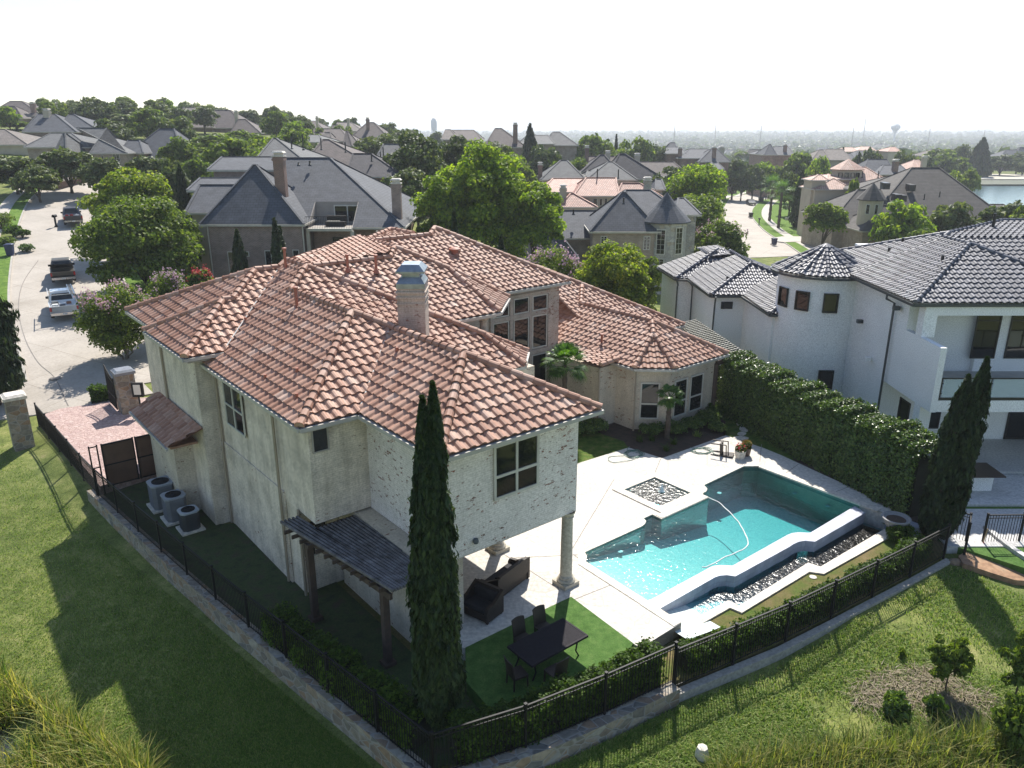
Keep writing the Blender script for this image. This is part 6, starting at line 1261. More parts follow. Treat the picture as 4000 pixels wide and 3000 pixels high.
def mailbox(u, v, label, h=1.5):
    x, y, z = hit(u, v); o = empty('mailbox', (x,y,z), 0, label, 'mailbox'); mb = MB(); mb.box(x-.08,x+.08,y-.08,y+.08,z,z+h*.8); mb.box(x-.14,x+.14,y-.14,y+.14,z,z+.2); mb.build('post', BLACK, o)
    mb = MB(Matrix.Translation((x,y,z+h*.8)) @ Matrix.Rotation(math.pi/2,4,'X')); mb.lathe([(.001,-.3),(.17,-.3),(.17,.3),(.001,.3)],0,.14,12); mb.box(-.17,.17,0,.14,-.3,.3); mb.build('box', BLACK, o)
mailbox(220,888,'black mailbox on the grass strip below the far grey pickup'); mailbox(2964,882,'black double mailbox on the grass strip of the right hand street',1.7); mailbox(2990,785,'small dark mailbox beside the far kerb of the right hand street')
x, y, z = hit(2838, 762); o = empty('street_lamp', (x,y,z), 0, 'black street lamp post with a white globe at the far street corner', 'street lamp'); mb = MB(); mb.lathe([(.2,z),(.2,z+.3),(.12,z+.5),(.07,z+.9),(.06,z+4.6),(.12,z+4.7)], x, y, 12); mb.build('pole', BLACK, o); mb = MB(); mb.lathe([(.1,z+4.7),(.24,z+4.95),(.26,z+5.2),(.14,z+5.5),(.02,z+5.6)], x, y, 16); mb.build('lamp_globe', pm('white_globe', (.75,.75,.72), rough=.3), o)
x, y, z = hit(217,1482); mb = MB(); mb.lathe([(.38,z+.085),(.36,z+.1),(.3,z+.1),(.01,z+.105)], x, y, 20); tag(mb.build('manhole_cover', pm('cast_iron', (.16,.14,.12), rough=.7), base=(x,y,z)), 'round iron manhole cover in the concrete street near the gate', 'manhole cover')
jl = smooth_line([hit(*q)[:2] for q in ((268,1590),(215,1480),(150,1420),(100,1330),(75,1230),(78,1150),(100,1090),(150,1020))], 4); mb = MB()
zz = G([p[0] for p in jl], [p[1] for p in jl])
for i in range(len(jl)-1): mb.bar((*jl[i], zz[i]+.085), (*jl[i+1], zz[i+1]+.085), .05, .012)
tag(mb.build('road_joint', JOINT), kind='structure')
# ================= neighbouring houses =================
def shingle(name, c, c2=None, row=.16, bw=.35): c2 = c2 or tuple(x*.8 for x in c); return brickm(name, c, c2, tuple(x*.45 for x in c), bw, row, .018, .85, bmp=.5)
SH_BLUE = shingle('shingle_bluegrey', (.085,.092,.107), (.068,.074,.086), .3, .5); SH_GREY = shingle('shingle_grey', (.12,.125,.125), (.1,.1,.102), .3, .5); SH_BRN = shingle('shingle_brown', (.12,.094,.088), (.095,.078,.072), .3, .5); SH_DK = shingle('shingle_dark', (.06,.056,.063), (.046,.043,.05), .35, .5)
SH_TAN = shingle('shingle_tan', (.19,.16,.14), (.15,.13,.115), .35, .5); SLATE = shingle('concrete_tile_roof', (.095,.085,.076), (.075,.067,.06), .42, 3.0)
BR_P = brickm('brick_pink', (.3,.2,.17), (.21,.14,.12), (.34,.3,.27), .26, .09, .014); BR_T = brickm('brick_tan', (.34,.25,.18), (.24,.16,.11), (.42,.38,.32), .26, .09, .014); BR_R = brickm('brick_red', (.24,.11,.08), (.17,.08,.06), (.3,.26,.22), .26, .09, .014)
STN = stonem('pale_stone', [(.36,.35,.32), (.44,.41,.36), (.3,.3,.29), (.4,.34,.26), (.48,.46,.42)], 1.6); TAN = pm('tan_stucco', (.5,.43,.32), (.44,.37,.28), .8, .9)
FAS = pm('fascia', (.5,.46,.39), rough=.6)
def roofc(o, x0, x1, y0, y1, ze, rx0, rx1, ry, zr, mat, ov=.45, name='roof', cap=None, cut=None):
    """hip or gable roof: eave rectangle, ridge from rx0 to rx1 at y=ry"""
    a, b, c, d = (x0,y0,ze), (x1,y0,ze), (x1,y1,ze), (x0,y1,ze); e, f = (rx0,ry,zr), (rx1,ry,zr); mb = MB()
    if cut:
        h0, h1_, yh = cut; k_ = (zr-ze)/(ry-y0); pz = lambda x, y: (x, y, ze+k_*(y-y0)); yt = y0 + (ry-y0)*(x1-h1_)/(x1-rx1)
        for q_ in ([a, pz(h0,y0), pz(h0,ry), e], [pz(h0,yh), pz(h1_,yh), pz(h1_,yt), f, pz(h0,ry)], [pz(h1_,y0), b, pz(h1_,yt)], [b,c,f], [c,d,e,f], [d,a,e]): mb.poly(q_)
    elif abs(rx1-rx0) < .05: mb.add([a,b,c,d,e], [(0,1,4),(1,2,4),(2,3,4),(3,0,4),(0,3,2,1)])
    else: mb.add([a,b,c,d,e,f], [(0,1,5,4),(1,2,5),(2,3,4,5),(3,0,4),(0,3,2,1)])
    r = mb.build(name, mat, o); mb = MB()
    for p, q in ((a,b),(b,c),(c,d),(d,a)): mb.bar(Vector(p)-Vector((0,0,.11)), Vector(q)-Vector((0,0,.11)), .14, .18)
    mb.build('fascia', FAS, o); mb = MB()
    for p, q in ((a,e),(d,e),(b,f),(c,f)) + (((e,f),) if abs(rx1-rx0) > .05 else ()): mb.bar(Vector(p)+Vector((0,0,.04)), Vector(q)+Vector((0,0,.04)), .24, .07)
    mb.build('ridge_cap', cap or mat, o); return r
def chim(o, x, y, w_, d, z0, z1, mat, cap=True):
    mb = MB(); mb.box(x-w_/2,x+w_/2,y-d/2,y+d/2,z0,z1); mb.box(x-w_/2-.08,x+w_/2+.08,y-d/2-.08,y+d/2+.08,z1-.35,z1-.15); c = mb.build('chimney', mat, o); mb = MB()
    mb.box(x-w_/2-.1,x+w_/2+.1,y-d/2-.1,y+d/2+.1,z1,z1+.08); 
    if cap: mb.box(x-w_*.38,x+w_*.38,y-d*.38,y+d*.38,z1+.09,z1+.35); frus(mb,x-w_/2-.1,x+w_/2+.1,y-d/2-.1,y+d/2+.1,z1+.35,z1+.5,.15)
    mb.build('chimney_cap', COPING, c)
HB = []
def house_px(name, label, roofs, wallm, roofm, Y, wins=(), chims=(), vents=(), base=None, group=None, cuts=None):
    """roofs: (uL,uR,v_eave, ridge uL,uR,v_ridge, dY, depth[, mats]) surveyed on the photograph at distance Y+dY"""
    u0 = (roofs[0][0]+roofs[0][1])/2; x0 = PY(u0, roofs[0][2], Y)[0]; zg = base if base is not None else g1(x0, Y); o = empty(name, (x0,Y,zg), 0, label, 'house', group)
    for i, r in enumerate(roofs):
        y0 = Y + r[6]; y1 = y0 + r[7]; xa, _, ze = PY(r[0], r[2], y0); xb = PY(r[1], r[2], y0)[0]; ym = (y0+y1)/2; ra, _, zr = PY(r[3], r[5], ym); rb = PY(r[4], r[5], ym)[0]
        ra = max(ra, xa); rb = min(rb, xb); rm_ = r[8] if len(r) > 8 and r[8] else roofm; wm_ = r[9] if len(r) > 9 else wallm
        HB.append((xa, xb, y0, y1))
        roofc(o, xa, xb, y0, y1, ze + i*.013, ra, rb, ym, zr, rm_, cut=(cuts or {}).get(i))
        if cuts and i in cuts: zg_, ze_w = zg, ze-3.2
        else: ze_w = ze-.02
        mb = MB(); q = .4+i*.017; mb.box(xa+q, xb-q, y0+q, y1-q, zg-3, ze_w); mb.build('wall', wm_, o)
        for w_ in wins:
            if w_[0] == i:
                xw0, _, zt = PY(w_[1], w_[3], y0+q); xw1 = PY(w_[2], w_[3], y0+q)[0]; zb = PY(w_[1], w_[4], y0+q)[2]
                window(o, None, (xw0, y0+q-.02), (xw1, y0+q-.02), zb, zt, w_[5] if len(w_) > 5 else 1, 1, w_[6] if len(w_) > 6 else FRAME_CREAM, GLASS, max(.07, (xw1-xw0)*.06), muntin=w_[7] if len(w_) > 7 else None)
    for (u, vt, wpx, dy, hgt, m_) in chims: x, y, z = PY(u, vt, Y+dy); d_ = wpx/F*(Y+dy); chim(o, x, Y+dy, d_, d_, z-hgt, z, m_ or wallm)
    for (u, v, dy, h) in vents: x, y, z = PY(u, v, Y+dy); pipe_vent(None, x, y, z-.1, h, .09, pm('vent_grey', (.2,.2,.2)) if False else FRAME_BLACK, o)
    return o
# H1: large brick house left of centre
_y0 = 73.6; _ze = PY(1005,888,_y0)[2]; _zr = PY(1290,617,_y0+10.5)[2]; _k = (_zr-_ze)/10.5
YH = next(y for y in np.arange(_y0, 84, .05) if PY(1280,789,y)[2] <= _ze + _k*(y-_y0) + .0)
o = house_px('brick_house', 'large brown brick house with steep blue grey roof and covered balcony, behind the tiled house', [
 (779,1188,876,990,1002,645,0,10.2), (1005,1581,888,1010,1290,617,1.6,21), (723,1010,832,723,1000,722,3.5,9,None,TAN), (730,1000,745,735,990,695,10,8), (810,1180,665,815,1100,613,17,10)],
 BR_P, SH_BLUE, 72, wins=((0,1035,1068,982,1110,1,FRAME_CREAM),(0,1120,1146,982,1002,1),(0,1195-165,1195-150,1,2)) if False else ((0,888,912,982,1110,1,FRAME_CREAM),(0,957,973,982,1002),(0,1033,1060,978,1110,1),(0,1142,1168,975,1012,1)),
 chims=((1089,612,38,3.6,7.5,BR_R),(1547,718,34,4.5,7.5,BR_P)), vents=((917,835,1.6,.5),(981,835,1.6,.5),(1210,640,10,.4),(1166,640,9,.25)), base=1.2, cuts={1:(PY(1188,800,73.1)[0], PY(1368,800,73.1)[0], YH)})
x0, x1 = PY(1188,800,73.1)[0], PY(1368,800,73.1)[0]; zb, zt = PY(1188,890,73.1)[2], PY(1188,789,73.1)[2]
mb = MB(); mb.box(x0,x1,72.95,73.6,zb-.3,zb-.05); mb.build('balcony_floor', FAS, o)
zt = _ze + _k*(YH-_y0)
mb = MB(); mb.box(x0,x1,YH,YH+.15,zb-.05,zt-.01)
for xx in (x0, x1): mb.add([(xx-.06,73.6,zb-.05),(xx+.06,73.6,zb-.05),(xx+.06,YH,zb-.05),(xx-.06,YH,zb-.05),(xx-.06,73.6,_ze-.01),(xx+.06,73.6,_ze-.01),(xx+.06,YH,zt-.01),(xx-.06,YH,zt-.01)], [(0,3,2,1),(4,5,6,7),(0,1,5,4),(1,2,6,5),(2,3,7,6),(3,0,4,7)])
mb.box(x0,x1,73.65,YH,zb-.25,zb-.06); mb.build('balcony_recess', pm('recess_wall', (.33,.29,.25), (.28,.25,.22)), o)
window(o, None, (x0+1.8,YH-.02), (x0+4.4,YH-.02), zb, zt-.3, 2, 1, FRAME_CREAM, GLASS, .1)
rb_ = MB()
for k in range(28): rb_.box(x0+(x1-x0)*k/27-.012,x0+(x1-x0)*k/27+.012,72.98,73.0,zb-.05,zb+1.0)
rb_.box(x0,x1,72.97,73.01,zb+1.0,zb+1.05); rb_.build('railing', BLACK, o)
wsx = empty('outdoor_sofa', (x0+2.5,74.6,zb), 0, 'black outdoor sofa with pale cushions on the balcony of the brick house', 'sofa'); mb = MB(); mb.box(x0+1.5,x1-.9,74.4,75.2,zb,zb+.4); mb.box(x0+1.5,x1-.9,75.2,75.4,zb,zb+.9); mb.build('frame', BLACK, wsx); mb = MB(); mb.box(x0+1.7,x0+2.9,74.3,74.5,zb+.4,zb+.5); mb.build('cushion', FAS, wsx)
mb = MB(); x2 = PY(1575,890,73.5)[0]
mb.box(x0,x2-.5,75.8,76.1,.5,zb-.3); mb.build('lower_wall', BR_P, o)
window(o, None, (x0+1.8,75.78), (x0+6.2,75.78), 1.6, zb-1.2, 4, 1, FRAME_BLACK, GLASS, .1); 
for xx in (x0+.1, x1, (x1+x2)/2, x2-.5): mb = MB(); mb.box(xx-.15,xx+.15,73.1,73.4,.5,zb-.3); mb.build('porch_post', FAS, o)
for u in (808, 1180): x, y, z = PY(u, 880, 72.2); mb = MB(); mb.tube([(x,72.25,z-.1),(x,72.25,1)], .07, 6); mb.build('downspout', FAS, o)
# H2: brick house with a stone turret
o = house_px('turret_house', 'grey roofed brick house with round stone turret and conical roof near the right street', [
 (2303,2584,904,2428,2446,752,0,9.0), (2160,2560,930,2200,2330,822,3.5,11), (2400,2715,868,2443,2540,742,4.5,13), (2640,2740,840,2650,2672,774,4,10,None,STN), (1960,2260,1010,2085,2150,865,-.5,7)],
 BR_T, SH_BLUE, 84, wins=((0,2347,2372,922,962,2,FRAME_CREAM,(2,4)),(0,2514,2541,922,976,2,FRAME_CREAM,(2,4))),
 chims=((2148,845,20,3,2,BR_T),), vents=((2240,832,6,.5),(2436,790,2,.6)), base=-2.6)
x, y, z = PY(2615,870,84); mb = MB(); mb.lathe([(2.3,-3.5),(2.3,z-.1)], x, 86.2, 28); mb.build('turret', STN, o, smooth=True)
ap_ = PY(2612,750,86.2)[2]; mb = MB(); mb.lathe([(2.75,z-.12),(2.75,z),(1.2,z+(ap_-z)*.5),(.02,ap_)], x, 86.2, 16); mb.build('cone_roof', SH_BLUE, o)
for an, z0_, z1_ in ((250,z-3.4,z-.7),(300,z-3.4,z-.5),(300,z-6,z-3.9),(250,z-5.5,z-3.8)): a = R(an); c = Vector((x+2.32*math.cos(a), 86.2+2.32*math.sin(a))); d = Vector((-math.sin(a),math.cos(a)))*.5; window(o, None, tuple(c-d), tuple(c+d), z0_, z1_, 1, 1, FRAME_CREAM, GLASS, .09, muntin=(2,5))
# red tile house behind it
rt_ = brickm('red_pantile', (.42,.2,.14), (.5,.29,.22), (.16,.07,.05), .32, .38, .035, .7, bmp=.6); rt2 = brickm('rose_pantile', (.5,.3,.22), (.58,.4,.32), (.2,.1,.07), .35, .42, .04, .7, bmp=.6)
o = house_px('red_tile_house', 'pale stucco house with red tile roof and small windows, behind the turret house', [
 (2240,2420,765,2290,2450,694,0,10), (2110,2300,750,2160,2290,697,4,11), (2390,2640,800,2430,2500,715,3,10), (2180,2335,810,2230,2240,755,-5,6)], TAN, rt_, 112,
 wins=((0,2316,2334,775,805,1,FRAME_CREAM),(0,2341,2354,775,805,1,FRAME_CREAM),(0,2360,2374,775,800,1,FRAME_CREAM)), chims=((2530,705,26,4,4,STN),(2200,735,24,-2,4,TAN)), vents=((2333,690,5,1.2),(2415,692,5,1.2)), base=-3.5)
for args in (
 ('grey_roof_house','grey house with a twin peaked blue grey roof seen over the red tile roof',[(2110,2290,702,2190,2215,626,0,12),(2290,2490,702,2375,2392,632,-3,12),(2290,2330,690,2295,2325,668,1,8)],STN,SH_GREY,132,(),((2110,645,16,3,4,BR_R),)),
 ('dark_roof_house','house with dark brown many peaked roof and white chimney caps, middle distance',[(2165+85,2430,690,2290,2400,610,6,14,SH_BRN),(2270,2420,672,2345,2360,604,0,9,SH_DK),(2370,2600,700,2420,2440,600,-2,12,SH_DK),(2440,2700,690,2500,2630,632,4,12,SH_BRN)],BR_P,SH_DK,155,(),((2293,578,14,10,4,BR_R),(2375,598,16,9,3,TAN),(2490,608,18,6,3,TAN))),
 ('blue_roof_house','small bluish roofed house behind the dark roofs to the right of centre',[(2560,2600,740,2562,2590,700,0,8)],STN,SH_BLUE,125,(),()),
 ('green_roof_house','grey green roofed house right behind the brick house with the balcony',[(985,1205,640,1068,1080,540,0,14),],BR_P,SH_GREY,100,(),(),((1140,575,2,1.4),(1185,580,2,1.8))),
 ('brown_roof_house','house with a broad brown grey roof and several vent pipes, behind the balcony house',[(1170,1480,660,1262,1285,545,0,16),(1350,1580,690,1380,1450,600,-6,11,SH_DK)],BR_R,SH_BRN,112,((1,1420,1450,698,740),),(),((1255,580,2,1.5),(1350,590,2,1.3),(1452,625,-3,1.0))),
 ('pale_roof_house','pale grey roofed house left of the big dark trees in the centre',[(1430,1680,680,1500,1590,562,0,16)],TAN,SH_GREY,128,(),(),((1487,620,3,1.2),(1498,610,3,1.5))),
 ('brown_gable_house','brown house with a stepped roof and a chimney rising above it, behind the green tree',[(1190,1370,552,1230,1330,503,0,14),(1255,1300,560,1262,1290,517,-4,8,SH_TAN),(1340,1375,570,1352,1358,512,-3,9)],BR_P,SH_BRN,185,(),()),
 ('pale_grey_house','pale grey low roof between two trees behind the balcony house',[(1180,1265,555,1195,1245,527,0,14)],TAN,SH_GREY,160,(),()),
 ('chimney_house','brown roofed house with a tall brick chimney on the skyline left of the water tower',[(1365,1520,540,1435,1460,478,0,14)],BR_P,SH_BRN,215,(),((1436,466,12,4,9,BR_R),)),
 ('skyline_house','pale roofed house with a light chimney on the skyline',[(1300,1420,512,1320,1370,478,0,14),(1290,1330,522,1300,1320,487,-4,9,SH_BRN)],TAN,SH_TAN,250,(),((1360,467,9,3,6,TAN),(1238,460,9,3,6,TAN))),
 ('skyline_house','long brownish house on the skyline behind pale gables',[(1160,1260,500,1175,1230,472,0,12)],BR_P,SH_BRN,265,(),()),
 ('white_gable_house','pale house with two light hipped roofs below the skyline trees',[(1010,1130,500,1030,1080,478,0,10),(1060,1125,500,1075,1100,470,3,10)],TAN,SH_TAN,235,((1,1100,1112,503,515),),((1080,470,9,4,4,TAN),)),
 ('long_brown_house','very large brown roofed house on the upper left hill',[(760,960,500,840,900,430,0,16),(900,1020,520,930,960,466,-4,12),(745,830,498,760,800,470,-2,10)],BR_P,SH_BRN,225,(),((922,438,12,2,5,TAN),(740,455,12,0,5,TAN))),
 ('grey_hip_house','grey roofed house with a brick gable, left of the dark cypresses',[(470,720,620,625,680,502,0,14),(465,560,598,500,545,548,-2,8)],BR_R,SH_BLUE,140,(),()),
 ('stone_front_house','grey roofed house with a pale brick front and a white arched window, upper left',[(350,497,598,262,300,500,0,14),(90,350,575,200,280,520,4,14),(210,260,600,215,255,520,-2,8)],BR_T,SH_GREY,135,((0,438,466,598,632,2,FRAME_CREAM,(4,3)),(0,394,403,605,625)),()),
 ('blue_ridge_house','long blue grey roofed house behind the pale brick front, upper left',[(85,300,515,150,215,445,0,14),(220,380,505,230,290,447,2,12)],BR_P,SH_BLUE,170,(),((182,434,20,6,3,TAN),)),
 ('hilltop_house','brown pinkish roofed house at the very top left of the picture',[(-60,165,452,40,85,395,0,16),(-30,90,462,10,60,415,-5,10)],BR_P,SH_BRN,235,((1,25,40,450,470),(1,65,75,450,460)),((127,405,15,2,5,BR_R),)),
 ('hill_house','tan roof glimpsed behind a dark tree on the far left',[(-120,110,565,-60,20,505,0,14)],TAN,SH_TAN,150,(),()),
 ('ridge_house','small grey roof on the skyline between tree tops, upper left',[(425,510,445,440,470,412,0,12)],TAN,SH_TAN,290,(),()),
 ('ridge_house','brown roof on the skyline left of the long brown house',[(690,780,455,720,760,420,0,12)],BR_P,SH_TAN,270,(),()),
 ('gabled_brown_house','brown hip roofed house in the distance directly above the bright green tree',[(1730,1885,548,1760,1850,508,0,16),(1725,1790,545,1740,1760,506,-3,12,SH_TAN)],BR_P,SH_BRN,215,(),()),
 ('tall_chimney_house','brown roofed house with a very tall brick chimney, above the centre',[(1890,2058,575,1935,1958,501,0,16)],BR_P,SH_BRN,195,(),((2013,487,17,2,10,BR_R),)),
 ('grey_arch_house','grey roofed house with arched window beside a small dark cypress, centre distance',[(2030,2168,562,2060,2140,528,0,16),(2130,2260,568,2160,2185,515,6,14)],BR_T,SH_GREY,205,((0,2108,2124,568,590),),()),
 ('steep_grey_house','dark grey gabled house with several brick chimneys above the right street trees',[(2650,2790,618,2695,2770,582,0,16),(2730,2855,632,2780,2800,580,-3,12),(2600,2680,600,2605,2670,575,4,14),(2610,2645,590,2618,2636,557,9,8)],BR_R,SH_BLUE,225,(),((2657,580,13,2,6,BR_R),(2791,578,13,-1,8,BR_R),(2820,578,16,6,4,TAN))),
 ('steep_grey_house','grey house with three steep dormer roofs and a brick chimney behind the street trees',[(2975,3105,605,3030,3080,572,0,16),(2985,3035,605,3005,3010,563,-3,10)],BR_R,SH_BLUE,280,(),((3068,568,11,3,6,BR_R),)),
 ('tan_roof_house','wide tan grey hipped roof right of the street trees',[(3180,3330,625,3230,3290,582,0,16),(3170,3240,625,3200,3220,585,-3,12)],TAN,SH_TAN,250,(),()),
 ('pink_roof_house','house with pale pink tile roofs far behind the cupola house',[(3290,3350,592,3300,3340,575,0,12),(3350,3425,590,3365,3400,572,4,14)],TAN,rt2,330,(),()),
 ('slate_gable_house','blue grey gabled house left of the round green tree on the right',[(3335,3440,622,3350,3400,588,0,14),(3290,3345,625,3295,3340,600,-3,10)],STN,SH_BLUE,265,(),()),
 ('red_roof_house','small bright red tiled house in the distance on the right',[(3470,3520,592,3480,3505,574,0,12)],TAN,rt_,330,(),()),
 ('rose_tile_house','rose tiled gable with a pale chimney behind the big dark roof',[(3560,3625,665,3570,3600,624,0,12)],TAN,rt2,215,(),((3612,616,16,1,6,TAN),)),
 ('grey_slope_house','grey blue roofed house with a red brick chimney directly behind the cupola house',[(3370,3500,680,3390,3470,622,0,12),(3430,3560,682,3450,3550,645,-3,12)],BR_R,SH_BLUE,195,(),((3500,630,18,-1,8,BR_R),)),
 ('lakeside_house','grey roofed house far right above the lake',[(3900,4010,618,3930,3980,585,0,14),(3960,4080,622,3985,4030,575,4,14)],BR_P,SH_BLUE,430,(),()),
 ('lakeside_house','long brownish roof seen over the round tree beside the lake',[(3615,3760,610,3640,3720,583,0,14)],BR_P,SH_BRN,380,(),()),
 ('street_corner_house','brick house mostly hidden behind the trees where the streets meet',[(2765,2830,660,2780,2800,632,0,12)],BR_R,SH_BLUE,215,(),()),
 ('brick_front_house','red brick house front in the shade of the oaks at the left street',[(20,230,705,70,160,640,0,12)],BR_R,SH_BRN,118,((0,50,68,730,790),(0,78,96,730,790)),())):
    nm, lab, rf, wm, rm, Y = args[:6]; house_px(nm, lab, rf, wm, rm, Y, args[6], args[7], args[8] if len(args) > 8 else ())
# cupola house and the big dark tiled house
o = house_px('cupola_house', 'tan stucco house with rose tile roofs and round cupola, right of the street', [
 (3168,3238,704,3195,3205,682,-1,5), (3180,3330,740,3250,3260,698,-2,8), (3260,3500,725,3360,3380,652,3,14), (3230,3330,700,3235,3325,680,4,10)], TAN, rt2, 150, base=-6, vents=((3368,690,5,1.2),(3430,690,5,1.2)))
x, y, z = PY(3310,660,158); zz = PY(3310,700,158)[2]; mb = MB(); mb.lathe([(2.9,zz-2),(2.9,z)], x, 158, 8); mb.build('cupola_wall', TAN, o); mb = MB(); mb.lathe([(3.4,z-.1),(3.4,z),(.05,PY(3310,621,158)[2])], x, 158, 8); mb.build('cupola_roof', rt2, o)
for an in (225,248,270,292): a = R(an); c = Vector((x+2.75*math.cos(a),158+2.75*math.sin(a))); d = Vector((-math.sin(a),math.cos(a)))*.38; window(o, None, tuple(c-d), tuple(c+d), z-1.5, z-.6, 1, 1, FRAME_BLACK, GLASS, .06, proud=.25)
o = house_px('dark_tile_house', 'very large house with steep dark tile roof, small turret and hooded vents, on the right', [
 (3370,3985,890,3560,3668,655,2,26), (3365,3590,903,3440,3470,800,-3,10), (3250,3500,860,3350,3480,740,4,14), (3430,3700,760,3560,3650,668,12,16), (3780,3900,880,3790,3850,775,4,14), (3850,4010,870,3860,3930,798,5,14), (3930,4150,870,3950,4030,815,6,14)],
 BR_T, SLATE, 122, base=-6, vents=((3610,775,6,.8),(3670,765,7,.8)))
x, y, z = PY(3410,780,122); mb = MB(); mb.lathe([(1.75,z-5),(1.75,z)], x, 122.5, 16); mb.build('turret', TAN, o); mb = MB(); mb.lathe([(2.2,z-.1),(2.2,z+.05),(.03,PY(3433,715,122)[2])], x, 122.5, 12); mb.build('turret_roof', SLATE, o)
for an in (235,275): a = R(an); c = Vector((x+1.74*math.cos(a),122.5+1.74*math.sin(a))); d = Vector((-math.sin(a),math.cos(a)))*.3; window(o, None, tuple(c-d), tuple(c+d), z-2.1, z-.6, 1, 1, FRAME_CREAM, GLASS, .08)
for u, v, dy in ((3465,715,9),(3565,722,9),(3385,835,0),(3510,760,6),(3530,763,6)): x, y, z = PY(u, v, 122+dy); mb = MB(); mb.add([(x-.5,y-.2,z-1),(x+.5,y-.2,z-1),(x+.5,y-.2,z),(x-.5,y-.2,z),(x-.4,y+1.6,z+.1),(x+.4,y+1.6,z+.1),(x+.5,y+1.2,z-1),(x-.5,y+1.2,z-1)], [(0,1,2,3),(3,2,5,4),(1,6,5,2),(0,3,4,7)]); mb.build('hooded_vent', FRAME_BLACK, o)
# houses of the plain, far off
fr_ = random.Random(21); tones = [SH_BRN, SH_GREY, SH_TAN, SH_BLUE, SH_BRN, SH_TAN, rt2]
words = {id(SH_BRN):'brown', id(SH_GREY):'grey', id(SH_TAN):'tan', id(SH_BLUE):'blue grey', id(rt2):'rose'}
protos = []
for i in range(7):
    o = empty('distant_house', (0,0,0), 0, 'far off %s roofed house among the trees of the plain' % words[id(tones[i])] , 'house', 'far off houses on the plain') if False else bpy.data.objects.new('distant_house', None)
    if o.name not in sc.collection.objects: sc.collection.objects.link(o)
    MW[o.name] = I4; tag(o, 'far off %s roofed house among the trees of the plain' % words[id(tones[i])], 'house', 'far off houses on the plain')
    w1, d1 = fr_.uniform(16,24), fr_.uniform(11,15); roofc(o, -w1/2, w1/2, -d1/2, d1/2, 5.5, -w1/2+d1*.42, w1/2-d1*.42, 0, 5.5+d1*.38, tones[i])
    roofc(o, -w1*.1, w1*.42, -d1*.9, -d1*.1, 5.0, w1*.14, w1*.18, -d1*.5, 9.3, tones[i]); mb = MB(); mb.box(-w1/2+.5,w1/2-.5,-d1/2+.5,d1/2-.5,-4,5.45); mb.box(-w1*.1+.5,w1*.42-.5,-d1*.9+.5,-d1*.1,-4,4.9); mb.build('wall', (BR_P, TAN, BR_T, BR_R)[i % 4], o); protos.append(o)
kids_index()
used = 0; spots = []
for r in range(2600):
    Y = 300 + 1700*fr_.random()**1.3; u = fr_.uniform(300 if Y > 600 else 1500, 4150); x = (u-2000)/F*(Y*c_+45*s_)
    if 3600 < u and Y < 480: continue
    if Y < 520 and u < 2700: continue
    if any(abs(x-a) < 26 and abs(Y-b) < 26 for a, b in spots): continue
    spots.append((x, Y)); 
    if len(spots) >= 210: break
for i, (x, Y) in enumerate(spots):
    p = protos[i % 7]; z = g1(x, Y); M = Matrix.Translation((x, Y, z)) @ Matrix.Rotation(fr_.uniform(-.5,.5), 4, 'Z') @ Matrix.Scale(fr_.uniform(.85,1.15), 4)
    if i < 7: p.matrix_basis = M
    else: copy_tree(p, M)
# water towers and masts on the horizon
def wtower(u, vt, vb, Y, kind, label):
    x, _, zt = PY(u, vt, Y); zb = g1(x, Y); o = empty('water_tower', (x,Y,zb), 0, label, 'water tower'); TWM = pm('tower_paint', (.45,.48,.47), rough=.6) if 'tower_paint' not in bpy.data.materials else bpy.data.materials['tower_paint']; h = zt-zb; r = (8 if kind else 5.5)*Y/1500
    if kind: mb = MB(); mb.lathe([(r*.01,0),(r*.35,h*.04),(r*.22,h*.2),(r*.2,h*.55),(r*.5,h*.68),(r,h*.8),(r*.98,h*.9),(r*.6,h*.98),(.01,h)], 0, 0, 16); mb.T = Matrix.Translation((x,Y,zb)); mb.build('bowl', TWM, o)
    else:
        mb = MB(Matrix.Translation((x,Y,zb))); mb.lathe([(.01,h*.55),(r*.8,h*.62),(r,h*.7),(r,h*.88),(r*.6,h*.96),(.01,h)], 0, 0, 16); mb.build('tank', TWM, o)
        for k in range(6): a = k*1.047; mb = MB(Matrix.Translation((x,Y,zb))); mb.tube([(r*1.1*math.cos(a),r*1.1*math.sin(a),0),(r*.85*math.cos(a),r*.85*math.sin(a),h*.65)], r*.09, 5); mb.build('leg', TWM, o)
wtower(1694, 458, 485, 1500, 0, 'legged water tower on the horizon left of the centre'); wtower(3501, 484, 505, 1900, 1, 'mushroom shaped water tower on the horizon at the right')
for u, vt, Y, lab in ((3383,458,1700,'tall thin lattice mast on the horizon left of the mushroom water tower'),(2637,487,1300,'thin mast above the far suburbs right of the centre'),(2797,487,1400,'thin mast between the two masts right of the centre'),(2975,490,1300,'thin pole above the white roofs on the plain'),(3335,500,1100,'short pole left of the lattice mast'),(3634,502,1200,'short thin pole right of the mushroom water tower'),(3848,508,1100,'thin pole at the far right above the suburbs')):
    x, _, zt = PY(u, vt, Y); zb = g1(x, Y); mb = MB(); mb.tube([(x,Y,zb),(x,Y,zt)], [Y*.0006, Y*.00035], 4); tag(mb.build('mast', GUT2, base=(x,Y,zb)), lab, 'mast')
